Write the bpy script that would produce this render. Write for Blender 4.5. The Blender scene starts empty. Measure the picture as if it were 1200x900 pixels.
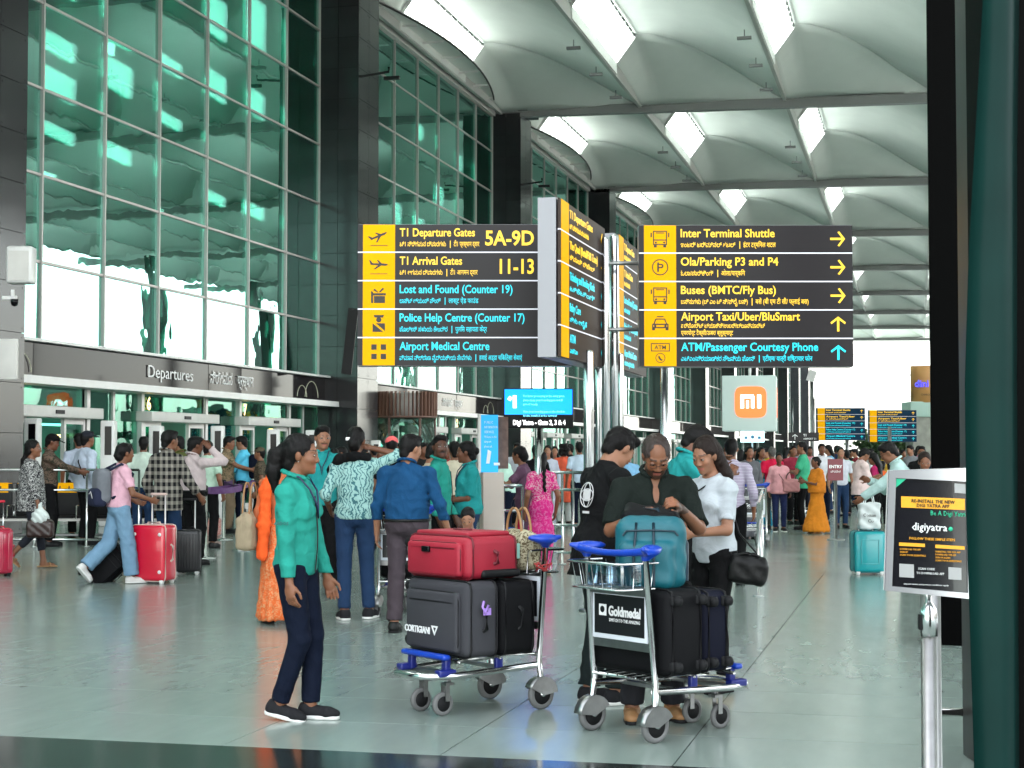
import bpy, bmesh, math, random
import numpy as np
from mathutils import Vector, Matrix, Euler
random.seed(7); rng = np.random.default_rng(7)
R = math.radians
SC = bpy.context.scene
# ---------------------------------------------------------------- camera
PSI, TH, FPX, EYE = R(13.74), R(2.349), 1950.0, 1.55
cam = bpy.data.objects.new('camera', bpy.data.cameras.new('camera'))
SC.collection.objects.link(cam); SC.camera = cam
cam.location = (0, 0, EYE); cam.rotation_euler = (math.pi/2+TH, 0, PSI)
cam.data.sensor_width = 36; cam.data.lens = 36*FPX/1200
cam.data.clip_start = 0.1; cam.data.clip_end = 6000
# ---------------------------------------------------------------- light
W = bpy.data.worlds.new('World'); SC.world = W; W.use_nodes = True
wn = W.node_tree.nodes; wl = W.node_tree.links
sky = wn.new('ShaderNodeTexSky'); sky.sky_type = 'NISHITA'; sky.sun_disc = False
SUN_EL, SUN_AZ = 60, -60            # azimuth clockwise from +Y
sky.sun_elevation = R(SUN_EL); sky.sun_rotation = R(SUN_AZ)
sky.air_density = 1.0; sky.dust_density = 1.0; sky.ozone_density = 1.0
hs = wn.new('ShaderNodeHueSaturation'); hs.inputs['Saturation'].default_value = .30; wl.new(sky.outputs[0], hs.inputs['Color'])
wm = wn.new('ShaderNodeVectorMath'); wm.operation = 'MULTIPLY'; wm.inputs[1].default_value = (1.03, 1.03, .97); wl.new(hs.outputs[0], wm.inputs[0]); wl.new(wm.outputs[0], wn['Background'].inputs[0]); wn['Background'].inputs[1].default_value = 0.15
sun = bpy.data.objects.new('sun', bpy.data.lights.new('sun', 'SUN')); SC.collection.objects.link(sun)
sun.data.energy = 4.2; sun.data.angle = R(12); sun.data.color = (1, .96, .9)
_d = Vector((math.sin(R(SUN_AZ))*math.cos(R(SUN_EL)), math.cos(R(SUN_AZ))*math.cos(R(SUN_EL)), math.sin(R(SUN_EL))))
sun.rotation_euler = _d.to_track_quat('Z', 'Y').to_euler(); sun.location = (-60, 30, 90)
SC.view_settings.view_transform = 'Standard'; SC.view_settings.look = 'None'
SC.view_settings.exposure = 3.0; SC.view_settings.gamma = 1.0
SC.cycles.use_denoising = True; SC.cycles.max_bounces = 10; SC.cycles.diffuse_bounces = 5
SC.cycles.glossy_bounces = 4; SC.cycles.transparent_max_bounces = 12; SC.cycles.caustics_reflective = False
SC.cycles.sample_clamp_indirect = 8

FH = Vector((-math.sin(PSI), math.cos(PSI), 0)); RT = Vector((math.cos(PSI), math.sin(PSI), 0)); UPZ = Vector((0, 0, 1))
def ray(px, py):
    u = (px-600)/FPX; v = (450-py)/FPX
    return FH*math.cos(TH)+UPZ*math.sin(TH) + RT*u + (-FH*math.sin(TH)+UPZ*math.cos(TH))*v
def G(px, py, z=0):                       # point on the ground seen at a pixel of the 1200x900 photo
    r = ray(px, py); t = (z-EYE)/r.z
    return Vector((0, 0, EYE))+r*t
def PD(px, py, D):                        # point at horizontal depth D
    r = ray(px, py); return Vector((0, 0, EYE))+r*(D/r.dot(FH))
def XD(X, D, z=0): return RT*X+FH*D+UPZ*z
def GX(px, D, py=560):
    p = PD(px, py, D); p.z = 0; return p
# ---------------------------------------------------------------- materials
MATS = {}
def mat(name, col=(.5,.5,.5), rough=.6, metal=0, bump=0, bscale=60, var=0, vscale=4, coat=0, spec=.5, sheen=0, emis=None, est=1, stretch=None, rnd=0, rvar=0):
    if name in MATS: return MATS[name]
    m = bpy.data.materials.new(name); m.use_nodes = True; MATS[name] = m
    nt = m.node_tree; N = nt.nodes; L = nt.links; b = N['Principled BSDF']
    b.inputs['Base Color'].default_value = (*col, 1); b.inputs['Roughness'].default_value = rough
    b.inputs['Metallic'].default_value = metal; b.inputs['Coat Weight'].default_value = coat
    b.inputs['Specular IOR Level'].default_value = spec
    if sheen: b.inputs['Sheen Weight'].default_value = sheen
    tc = N.new('ShaderNodeTexCoord'); co = tc.outputs['Object']
    if stretch:
        mp = N.new('ShaderNodeMapping'); mp.inputs['Scale'].default_value = stretch; L.new(co, mp.inputs[0]); co = mp.outputs[0]
    csock = None
    if var:
        n = N.new('ShaderNodeTexNoise'); n.inputs['Scale'].default_value = vscale; n.inputs['Detail'].default_value = 6
        L.new(co, n.inputs['Vector'])
        mr = N.new('ShaderNodeMapRange'); mr.inputs[1].default_value = .3; mr.inputs[2].default_value = .7
        mr.inputs[3].default_value = 1-var; mr.inputs[4].default_value = 1+var; L.new(n.outputs[0], mr.inputs[0])
        mx = N.new('ShaderNodeVectorMath'); mx.operation = 'SCALE'; mx.inputs[0].default_value = col
        L.new(mr.outputs[0], mx.inputs['Scale']); csock = mx.outputs[0]
        if rvar:
            m2 = N.new('ShaderNodeMapRange'); m2.inputs[1].default_value = .3; m2.inputs[2].default_value = .7
            m2.inputs[3].default_value = rough-rvar; m2.inputs[4].default_value = rough+rvar; L.new(n.outputs[0], m2.inputs[0]); L.new(m2.outputs[0], b.inputs['Roughness'])
    if rnd:
        oi = N.new('ShaderNodeObjectInfo'); mr = N.new('ShaderNodeMapRange')
        mr.inputs[3].default_value = 1-rnd; mr.inputs[4].default_value = 1+rnd; L.new(oi.outputs['Random'], mr.inputs[0])
        mx = N.new('ShaderNodeVectorMath'); mx.operation = 'SCALE'
        if csock: L.new(csock, mx.inputs[0])
        else: mx.inputs[0].default_value = col
        L.new(mr.outputs[0], mx.inputs['Scale']); csock = mx.outputs[0]
    if csock: L.new(csock, b.inputs['Base Color'])
    if bump:
        n = N.new('ShaderNodeTexNoise'); n.inputs['Scale'].default_value = bscale; n.inputs['Detail'].default_value = 5
        L.new(co, n.inputs['Vector'])
        bp = N.new('ShaderNodeBump'); bp.inputs['Strength'].default_value = bump; bp.inputs['Distance'].default_value = .01
        L.new(n.outputs[0], bp.inputs['Height']); L.new(bp.outputs[0], b.inputs['Normal'])
    if emis:
        b.inputs['Emission Color'].default_value = (*emis, 1); b.inputs['Emission Strength'].default_value = est
    return m
CL = {}
def cloth(col, kind='plain', col2=(.5,.5,.5), sc=1.0):
    key = (tuple(col), kind, tuple(col2), sc)
    if key in CL: return CL[key]
    m = mat('cloth_%d' % len(CL), col, .85, var=.10, vscale=9, spec=.15)
    nt0 = m.node_tree; N0 = nt0.nodes; b0 = N0['Principled BSDF']; t0 = N0.new('ShaderNodeTexCoord')
    w1 = N0.new('ShaderNodeTexNoise'); w1.inputs['Scale'].default_value = 5; w1.inputs['Detail'].default_value = 3; w1.inputs['Distortion'].default_value = 1.8
    mp0 = N0.new('ShaderNodeMapping'); mp0.inputs['Scale'].default_value = (1.3, 1.3, .8); mp0.inputs['Rotation'].default_value = (.5, .4, 0)
    nt0.links.new(t0.outputs['Object'], mp0.inputs[0]); nt0.links.new(mp0.outputs[0], w1.inputs['Vector'])
    w2 = N0.new('ShaderNodeTexNoise'); w2.inputs['Scale'].default_value = 260; nt0.links.new(t0.outputs['Object'], w2.inputs['Vector'])
    bA = N0.new('ShaderNodeBump'); bA.inputs['Strength'].default_value = .55; bA.inputs['Distance'].default_value = .035; nt0.links.new(w1.outputs[0], bA.inputs['Height'])
    bB = N0.new('ShaderNodeBump'); bB.inputs['Strength'].default_value = .15; bB.inputs['Distance'].default_value = .004; nt0.links.new(w2.outputs[0], bB.inputs['Height']); nt0.links.new(bA.outputs[0], bB.inputs['Normal']); nt0.links.new(bB.outputs[0], b0.inputs['Normal'])
    CL[key] = m
    if kind == 'plain': return m
    nt = m.node_tree; N = nt.nodes; L = nt.links; b = N['Principled BSDF']
    tc = N.new('ShaderNodeTexCoord'); co = tc.outputs['Object']
    mix = N.new('ShaderNodeMix'); mix.data_type = 'RGBA'
    mix.inputs[6].default_value = (*col, 1); mix.inputs[7].default_value = (*col2, 1)
    if kind == 'plaid':
        sx = N.new('ShaderNodeSeparateXYZ'); L.new(co, sx.inputs[0]); outs = []
        for ax in (0, 2):
            a = N.new('ShaderNodeMath'); a.operation = 'MULTIPLY'; a.inputs[1].default_value = 90*sc
            if ax == 0:
                ad = N.new('ShaderNodeMath'); ad.operation = 'ADD'; L.new(sx.outputs[0], ad.inputs[0]); L.new(sx.outputs[1], ad.inputs[1]); L.new(ad.outputs[0], a.inputs[0])
            else: L.new(sx.outputs[2], a.inputs[0])
            s = N.new('ShaderNodeMath'); s.operation = 'SINE'; L.new(a.outputs[0], s.inputs[0])
            g = N.new('ShaderNodeMath'); g.operation = 'GREATER_THAN'; g.inputs[1].default_value = -.1; L.new(s.outputs[0], g.inputs[0]); outs.append(g)
        ad = N.new('ShaderNodeMath'); ad.operation = 'ADD'; L.new(outs[0].outputs[0], ad.inputs[0]); L.new(outs[1].outputs[0], ad.inputs[1])
        h = N.new('ShaderNodeMath'); h.operation = 'MULTIPLY'; h.inputs[1].default_value = .5; L.new(ad.outputs[0], h.inputs[0]); L.new(h.outputs[0], mix.inputs[0])
    elif kind == 'floral':
        v = N.new('ShaderNodeTexNoise'); v.inputs['Scale'].default_value = 26*sc; v.inputs['Detail'].default_value = 3; v.inputs['Distortion'].default_value = 2.5; L.new(co, v.inputs['Vector'])
        cr = N.new('ShaderNodeValToRGB'); cr.color_ramp.elements[0].position = .5; cr.color_ramp.elements[1].position = .56
        L.new(v.outputs[0], cr.inputs[0]); L.new(cr.outputs[0], mix.inputs[0])
    elif kind == 'waves':
        v = N.new('ShaderNodeTexWave'); v.inputs['Scale'].default_value = 9*sc; v.inputs['Distortion'].default_value = 14; v.inputs['Detail'].default_value = 3; v.inputs['Detail Scale'].default_value = 1.6
        L.new(co, v.inputs['Vector'])
        cr = N.new('ShaderNodeValToRGB'); cr.color_ramp.elements[0].position = .1; cr.color_ramp.elements[0].color = (1,1,1,1); cr.color_ramp.elements[1].position = .42; cr.color_ramp.elements[1].color = (0,0,0,1)
        L.new(v.outputs[0], cr.inputs[0]); L.new(cr.outputs[0], mix.inputs[0])
    elif kind == 'stripes':
        v = N.new('ShaderNodeTexWave'); v.inputs['Scale'].default_value = 12*sc; v.inputs['Distortion'].default_value = 1; v.bands_direction = 'Z'
        L.new(co, v.inputs['Vector'])
        cr = N.new('ShaderNodeValToRGB'); cr.color_ramp.elements[0].position = .45; cr.color_ramp.elements[1].position = .55
        L.new(v.outputs[0], cr.inputs[0]); L.new(cr.outputs[0], mix.inputs[0])
    L.new(mix.outputs[2], b.inputs['Base Color'])
    return m
def jeans(col):
    return cloth(col, 'plain')
M_CHROME = mat('stainless', (.62,.62,.62), .18, 1, bump=.02, bscale=200)
M_CHROME_B = mat('stainless_brushed', (.30,.30,.30), .36, 1, var=.1, vscale=20)
M_ALU = mat('aluminium_frame', (.55,.53,.52), .4, .4, var=.05)
M_WHITE = mat('white_painted_metal', (.72,.71,.70), .35, 0, var=.03)
M_OFFW = mat('offwhite_panel', (.62,.60,.57), .45, var=.05)
M_BLACK = mat('black_plastic', (.006,.006,.007), .5, spec=.25)
M_BLACKG = mat('black_gloss', (.003,.003,.004), .15, spec=.2)
M_RUB = mat('black_rubber', (.010,.010,.011), .7, spec=.2)
M_RUBG = mat('grey_rubber', (.13,.13,.13), .6)
M_BLUEP = mat('blue_moulded_plastic', (.005,.045,.40), .3, var=.1, vscale=30)
M_NAVYP = mat('navy_moulded_plastic', (.008,.015,.16), .35)
M_YEL = mat('yellow_sign_vinyl', (.75,.34,.0), .6, spec=.1, emis=(1,.50,.0), est=.04)
M_SIGN = mat('dark_sign_face', (.010,.007,.009), .35, spec=.25)
M_TXY = mat('yellow_lettering', (.80,.48,.02), .4, emis=(1,.60,.02), est=.10)
M_TXC = mat('cyan_lettering', (.0,.50,.62), .4, emis=(0,.75,.9), est=.10)
M_TXW = mat('white_lettering', (.85,.85,.85), .5)
M_TXK = mat('dark_lettering', (.02,.015,.01), .5)
M_LINE = mat('white_row_line', (.7,.7,.75), .4, emis=(.85,.85,1), est=.05)
# ---------------------------------------------------------------- object helpers
def link(o, parent=None):
    SC.collection.objects.link(o)
    if parent: o.parent = parent
    return o
def tag(o, label=None, cat=None, group=None, kind=None):
    for k, v in (('label', label), ('category', cat), ('group', group), ('kind', kind)):
        if v: o[k] = v
    return o
def thing(name, label, cat, loc=(0,0,0), rz=0, group=None, scale=None):
    o = bpy.data.objects.new(name, None); link(o); o.empty_display_size = .1
    o.location = loc; o.rotation_euler = (0, 0, rz)
    if scale: o.scale = (scale,)*3
    return tag(o, label, cat, group)
def put(name, me, m, parent=None, loc=None, rot=None, smooth=False):
    o = bpy.data.objects.new(name, me)
    if m and len(me.materials) == 0:
        for q in (m if isinstance(m, (list, tuple)) else [m]): me.materials.append(q)
    if loc is not None: o.location = loc
    if rot is not None: o.rotation_euler = rot
    return link(o, parent)
class MB:
    def __init__(s): s.v = []; s.f = []; s.mi = []; s.sm = []
    def add(s, vs, fs, mi=0, sm=False):
        n = len(s.v); s.v += [tuple(v) for v in vs]; s.f += [[n+i for i in f] for f in fs]
        s.mi += [mi]*len(fs); s.sm += [sm]*len(fs); return s
    def box(s, c, d, mi=0, M=None, bev=0):
        x, y, z = (d[0]/2, d[1]/2, d[2]/2)
        if bev <= 0:
            vs = [Vector((a*x, b*y, e*z)) for a in (-1,1) for b in (-1,1) for e in (-1,1)]
            fs = [(0,1,3,2),(4,6,7,5),(0,4,5,1),(2,3,7,6),(0,2,6,4),(1,5,7,3)]
            sm = False
        else:
            bm = bmesh.new(); bmesh.ops.create_cube(bm, size=1); bmesh.ops.scale(bm, vec=d, verts=bm.verts)
            bmesh.ops.bevel(bm, geom=list(bm.edges), offset=min(bev, min(d)*.49), segments=3, profile=.5, affect='EDGES')
            vs = [v.co.copy() for v in bm.verts]; bm.verts.index_update(); fs = [[v.index for v in f.verts] for f in bm.faces]; bm.free(); sm = True
        if M is not None: vs = [M @ v for v in vs]
        vs = [v+Vector(c) for v in vs]
        return s.add(vs, fs, mi, sm)
    def tube(s, pts, r, n=8, mi=0, closed=False, cap=True, rr=None):
        pts = [Vector(p) for p in pts]; m = len(pts); vs = []; fs = []
        up = None
        for i, p in enumerate(pts):
            a = pts[(i-1) % m] if (closed or i > 0) else p; b = pts[(i+1) % m] if (closed or i < m-1) else p
            t = (b-a).normalized()
            if up is None: up = Vector((0,0,1)) if abs(t.z) < .9 else Vector((1,0,0))
            e1 = t.cross(up)
            if e1.length < 1e-4: e1 = t.cross(Vector((0,1,0)))
            e1.normalize(); e2 = t.cross(e1).normalized(); up = -e2 if False else up
            q = rr[i] if rr else r
            vs += [p+(e1*math.cos(k*2*math.pi/n)+e2*math.sin(k*2*math.pi/n))*q for k in range(n)]
        for i in range(m if closed else m-1):
            j = (i+1) % m
            fs += [(i*n+k, i*n+(k+1) % n, j*n+(k+1) % n, j*n+k) for k in range(n)]
        if cap and not closed: fs += [list(range(n)), list(range((m-1)*n, m*n))[::-1]]
        return s.add(vs, fs, mi, True)
    def lathe(s, prof, c=(0,0,0), n=20, mi=0, M=None, sm=True, cap=True):
        vs = []; fs = []
        for (r, z) in prof:
            vs += [Vector((r*math.cos(k*2*math.pi/n), r*math.sin(k*2*math.pi/n), z)) for k in range(n)]
        for i in range(len(prof)-1): fs += [(i*n+k, i*n+(k+1) % n, (i+1)*n+(k+1) % n, (i+1)*n+k) for k in range(n)]
        if cap and prof[0][0] > 1e-5: fs.append(list(range(n))[::-1])
        if cap and prof[-1][0] > 1e-5: fs.append(list(range((len(prof)-1)*n, len(prof)*n)))
        if M is not None: vs = [M @ v for v in vs]
        vs = [v+Vector(c) for v in vs]
        return s.add(vs, fs, mi, sm)
    def prism(s, poly, y0, y1, mi=0):          # polygon in xz, extruded along y
        n = len(poly)
        vs = [(x, y0, z) for x, z in poly]+[(x, y1, z) for x, z in poly]
        fs = [list(range(n)), list(range(n, 2*n))[::-1]]+[(i, n+i, n+(i+1) % n, (i+1) % n) for i in range(n)]
        return s.add(vs, fs, mi)
    def mesh(s, name='m'):
        me = bpy.data.meshes.new(name); me.from_pydata(s.v, [], s.f)
        if any(s.mi): me.polygons.foreach_set('material_index', s.mi)
        me.polygons.foreach_set('use_smooth', s.sm); me.update(); return me
    def build(s, name, m, parent=None, loc=None, rot=None):
        return put(name, s.mesh(name), m, parent, loc, rot)
def text(body, size, loc, m, parent, name='lettering', bold=0.0, align='LEFT', rot=(math.pi/2, 0, 0), ext=.0015, sx=1.0, shear=0):
    c = bpy.data.curves.new('t', 'FONT'); c.body = body; c.size = size; c.offset = bold*size; c.extrude = ext
    c.align_x = align; c.resolution_u = 3 if size > .05 and parent is not None else 1; c.shear = shear
    o = bpy.data.objects.new('t', c); SC.collection.objects.link(o)
    dg = bpy.context.evaluated_depsgraph_get(); me = bpy.data.meshes.new_from_object(o.evaluated_get(dg))
    bpy.data.objects.remove(o); bpy.data.curves.remove(c)
    if sx != 1.0: me.transform(Matrix.Diagonal((sx, 1, 1, 1)))
    me.materials.clear()
    return put(name, me, m, parent, loc, rot)
def fit_text(body, size, w, loc, m, parent, name='lettering', bold=0.0, rot=(math.pi/2, 0, 0), align='LEFT'):
    o = text(body, size, loc, m, parent, name, bold, 'LEFT', rot)
    xs = [v.co.x for v in o.data.vertices]
    if xs:
        f = w/(max(xs)-min(xs)); x0 = min(xs)
        ox = -w/2 if align == 'CENTER' else (-w if align == 'RIGHT' else 0)
        o.data.transform(Matrix.Translation((ox, 0, 0)) @ Matrix.Diagonal((f, 1, 1, 1)) @ Matrix.Translation((-x0, 0, 0)))
    return o
def copy_tree(o, parent=None):
    c = o.copy(); SC.collection.objects.link(c)
    if parent: c.parent = parent
    for ch in list(o.children): copy_tree(ch, c)
    return c
# ================================================================ THE SETTING
LL = 18.0; BAY = 1.195*LL; Y0 = 1.49*LL; MOD = .155*LL
def sheet(name, x0, y0, x1, y1, z, m, kind='structure', sub=1):
    b = MB(); b.add([(x0,y0,z),(x1,y0,z),(x1,y1,z),(x0,y1,z)], [(0,1,2,3)]); o = b.build(name, m); return tag(o, kind=kind)
def floor_mat():
    m = mat('polished_granite', (.235,.292,.264), .19, bump=.0, var=.04, vscale=1.2, rvar=.03, spec=.6)
    nt = m.node_tree; N = nt.nodes; L = nt.links; b = N['Principled BSDF']
    tc = N.new('ShaderNodeTexCoord'); geo = N.new('ShaderNodeNewGeometry')
    br = N.new('ShaderNodeTexBrick'); br.inputs['Scale'].default_value = 1; br.inputs['Brick Width'].default_value = 1.2; br.inputs['Row Height'].default_value = .9
    br.inputs['Mortar Size'].default_value = .004; br.inputs['Color1'].default_value = (1,1,1,1); br.inputs['Color2'].default_value = (.93,.94,.93,1); br.inputs['Mortar'].default_value = (.45,.45,.45,1)
    br.offset = 0; L.new(geo.outputs['Position'], br.inputs['Vector'])
    n2 = N.new('ShaderNodeTexNoise'); n2.inputs['Scale'].default_value = 1.0; n2.inputs['Detail'].default_value = 8; n2.inputs['Roughness'].default_value = .7
    mp = N.new('ShaderNodeMapping'); mp.inputs['Scale'].default_value = (3.5, 1.6, 1); L.new(geo.outputs['Position'], mp.inputs[0]); L.new(mp.outputs[0], n2.inputs['Vector'])
    mr = N.new('ShaderNodeMapRange'); mr.inputs[1].default_value = .35; mr.inputs[2].default_value = .65; mr.inputs[3].default_value = .93; mr.inputs[4].default_value = 1.06; L.new(n2.outputs[0], mr.inputs[0])
    old = b.inputs['Base Color'].links[0].from_socket
    mu = N.new('ShaderNodeVectorMath'); mu.operation = 'MULTIPLY'; L.new(old, mu.inputs[0]); L.new(br.outputs[0], mu.inputs[1])
    m2 = N.new('ShaderNodeVectorMath'); m2.operation = 'SCALE'; L.new(mu.outputs[0], m2.inputs[0]); L.new(mr.outputs[0], m2.inputs['Scale'])
    L.new(m2.outputs[0], b.inputs['Base Color'])
    bp = N.new('ShaderNodeBump'); bp.inputs['Strength'].default_value = .0; bp.inputs['Distance'].default_value = .01; L.new(n2.outputs[0], bp.inputs['Height']); L.new(bp.outputs[0], b.inputs['Normal'])
    return m
M_FLOOR = floor_mat()
M_TILE = mat('granite_tile', (.235,.292,.264), .19, var=.05, vscale=1.8, rnd=.03, rvar=.03, spec=.6, stretch=(3,.8,1), bump=.004, bscale=3)
M_GROUT = mat('dark_grout', (.03,.035,.03), .8)
M_DARKG = mat('dark_granite', (.018,.024,.022), .13, var=.3, vscale=6, bump=.01)
TX0, TX1, TY0, TY1 = -13.2, 2.4, 8.25, 21.75
for a in ((-26.5,-10,22,6.3), (-26.5,TY0,TX0,TY1), (TX1,TY0,22,TY1), (-26.5,TY1,22,330)): sheet('floor', *a, 0, M_FLOOR)
sheet('threshold_strip', -26.5, 6.3, 22, TY0, 0, M_DARKG)
gr = sheet('grout_bed', TX0, TY0, TX1, TY1, -.006, M_GROUT)
tb = MB(); tb.box((.6,.45,-.0026), (1.193,.893,.005)); tme = tb.mesh('tile'); tme.materials.append(M_TILE)
sb = MB(); sb.box((.1,.45,-.0026), (.196,.896,.005)); sme = sb.mesh('tile'); sme.materials.append(M_TILE)
for i in range(13):
    for j in range(15):
        x = TX0+i*1.2; y = TY0+j*.9
        if x+1.2 < -.6*(y+.9)-.3 or x > .04*y+.8: continue
        o = bpy.data.objects.new('floor_tile', tme); o.location = (x, y, 0); link(o, gr)
sheet('ground', -1500, -1500, 1500, 3000, -.05, mat('asphalt', (.16,.16,.155), .9, bump=.2, bscale=3, var=.15, vscale=.2))
b = MB(); b.box((22.15, 160, -.02), (.3, 340, .15)); tag(b.build('kerb', mat('kerb_concrete', (.4,.4,.38), .8, var=.1)), kind='structure')

# ---- glass
def glass_mat(name, tint, tr, refl, rough=.0, wav=.02):
    m = bpy.data.materials.new(name); m.use_nodes = True; nt = m.node_tree; N = nt.nodes; L = nt.links; N.clear()
    out = N.new('ShaderNodeOutputMaterial'); g = N.new('ShaderNodeBsdfGlossy'); g.inputs[0].default_value = (*tint, 1); g.inputs['Roughness'].default_value = rough
    t = N.new('ShaderNodeBsdfTransparent'); t.inputs[0].default_value = (*tr, 1)
    mx = N.new('ShaderNodeMixShader'); fr = N.new('ShaderNodeLayerWeight'); fr.inputs[0].default_value = .35
    mr = N.new('ShaderNodeMapRange'); mr.inputs[3].default_value = refl; mr.inputs[4].default_value = .95; L.new(fr.outputs['Fresnel'], mr.inputs[0]); L.new(mr.outputs[0], mx.inputs[0])
    L.new(t.outputs[0], mx.inputs[1]); L.new(g.outputs[0], mx.inputs[2]); L.new(mx.outputs[0], out.inputs[0])
    if wav:
        tc = N.new('ShaderNodeTexCoord'); n = N.new('ShaderNodeTexNoise'); n.inputs['Scale'].default_value = .9; n.inputs['Detail'].default_value = 2
        oi = N.new('ShaderNodeObjectInfo'); va = N.new('ShaderNodeVectorMath'); va.operation = 'ADD'; L.new(tc.outputs['Object'], va.inputs[0])
        sc = N.new('ShaderNodeVectorMath'); sc.operation = 'SCALE'; sc.inputs[0].default_value = (37, 11, 53); L.new(oi.outputs['Random'], sc.inputs['Scale']); L.new(sc.outputs[0], va.inputs[1])
        L.new(va.outputs[0], n.inputs['Vector'])
        bp = N.new('ShaderNodeBump'); bp.inputs['Strength'].default_value = wav; bp.inputs['Distance'].default_value = .25; L.new(n.outputs[0], bp.inputs['Height']); L.new(bp.outputs[0], g.inputs['Normal'])
    MATS[name] = m; return m
M_GLASS = glass_mat('green_facade_glass', (.55,.95,.86), (.60,.90,.83), .42, 0, .014)
M_GLASSD = glass_mat('door_glass', (.5,.85,.75), (.40,.72,.62), .07, 0, .02)
M_GLASSC = glass_mat('clear_glass', (.8,.9,.88), (.7,.85,.8), .1, 0, .02)
M_STONE = mat('dark_stone_cladding', (.022,.022,.025), .16, var=.12, vscale=1.2, rnd=.2, rvar=.03, spec=.4)
M_MULL = mat('pale_mullion', (.46,.42,.41), .4, .3)
M_INT = mat('interior_wall', (.10,.30,.24), .7, var=.3, vscale=.4)
# ---- terminal building
bld = thing('terminal_building', 'tall terminal building faced in green reflecting glass along the left side', 'airport terminal', (-LL, Y0, 0))
def bp_(name, mb, m): return mb.build(name, m, bld)
ZB0, ZB1 = 3.11, 3.82                                   # fascia band
ROWS = [3.84, 5.56, 7.40, 9.24, 11.07, 12.88, 14.64, 16.2]
NB = 11
YA = -1.195*LL*2                                         # local start (behind the camera side)
YE = NB*BAY
me_cache = {}
def pane_mesh(w, h, m):
    k = (round(w,3), round(h,3), m.name)
    if k not in me_cache:
        b = MB(); b.box((0, w/2, h/2), (.03, w, h)); me = b.mesh('pane'); me.materials.append(m); me_cache[k] = me
    return me_cache[k]
def pane(x, y, z, w, h, m=M_GLASS, tilt=.004, parent=None, name='pane'):
    o = bpy.data.objects.new(name, pane_mesh(w, h, m)); o.location = (x, y, z)
    o.rotation_euler = (0, random.uniform(-tilt, tilt), random.uniform(-tilt, tilt)); return link(o, parent or bld)
vm = MB(); vm.box((0,0,(16.2-3.82)/2), (.10,.055,16.2-3.82)); vme = vm.mesh('mullion'); vme.materials.append(M_MULL)
fm0 = MB(); fm0.box((-.55,0,6.1), (1.1,.05,12.2)); fme0 = fm0.mesh('glass_fin'); fme0.materials.append(mat('pale_green_fin', (.16,.55,.42), .5))
for k in range(-2, NB):
    yb = k*BAY+.11*LL                                    # bay starts after its column
    near = -1 <= k <= 4
    if near:
        for c in range(7):
            for r in range(7):
                w = MOD-.07; h = ROWS[r+1]-ROWS[r]-.07
                pane(.0, yb+c*MOD+.035, ROWS[r]+.035, w, h)
    for c in range(8):
        o = bpy.data.objects.new('mullion', vme); o.location = (.03, yb+c*MOD, 3.82); link(o, bld)
    for c in range(1, 8):
        if near: o = bpy.data.objects.new('glass_fin', fme0); o.location = (-.05, yb+c*MOD, 3.9); link(o, bld)
    tr = MB()
    for r in range(8):
        if near:
            t = MB(); t.box((.02, yb+3.5*MOD, ROWS[r]), (.08, 7*MOD, .055)); t.build('transom', M_MULL, bld)
        else: tr.box((.02, yb+3.5*MOD, ROWS[r]), (.13, 7*MOD, .07))
    if not near:
        bp_('transom', tr, M_MULL)
        g = MB(); g.box((0, yb+3.5*MOD, 10), (.03, 7*MOD-.02, 12.3)); bp_('pane', g, M_GLASS)
M_REFLGLOW = mat('added_reflection_glow', (.7,.9,.88), .5, emis=(.85,1,.97), est=2.0)  # glowing panels added behind the panes to imitate mirrored skylights
REFL_PATCHES = [(1,4,.4,.98),(2,5,.1,1),(3,5,.2,.9),(4,5,0,.6),(5,5,.2,1),(1,3,.62,.85),(1,3,.1,.42),(2,3,.5,.9),(3,4,.1,.3),(4,4,.05,.45),(5,4,.1,.5),(1,2,.6,.75),(2,2,.6,.8),(4,2,.5,.65),(5,2,.5,.7),(1,6,0,.8),(4,6,.1,.7),(3,3,.35,.5),(2,6,.2,.9)]
for k, lst in ((0, REFL_PATCHES), (1, [(2,3,.3,.8),(3,3,.2,.7),(4,4,.1,.6),(5,5,.2,.6),(3,5,.4,.7),(5,2,.3,.8),(2,1,.2,.9),(4,1,.1,.6)]), (2, [(2,4,.2,.6),(4,3,.2,.7),(3,2,.2,.6)])):
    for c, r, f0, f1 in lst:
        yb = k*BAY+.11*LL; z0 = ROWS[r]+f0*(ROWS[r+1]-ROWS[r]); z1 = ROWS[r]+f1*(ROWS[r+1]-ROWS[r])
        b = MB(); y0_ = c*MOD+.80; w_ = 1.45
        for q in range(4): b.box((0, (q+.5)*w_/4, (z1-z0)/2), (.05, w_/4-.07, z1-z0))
        b.build('added_reflection_panel', M_REFLGLOW, bld, (-.40, yb+y0_, z0), (R(-3), 0, 0))
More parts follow.
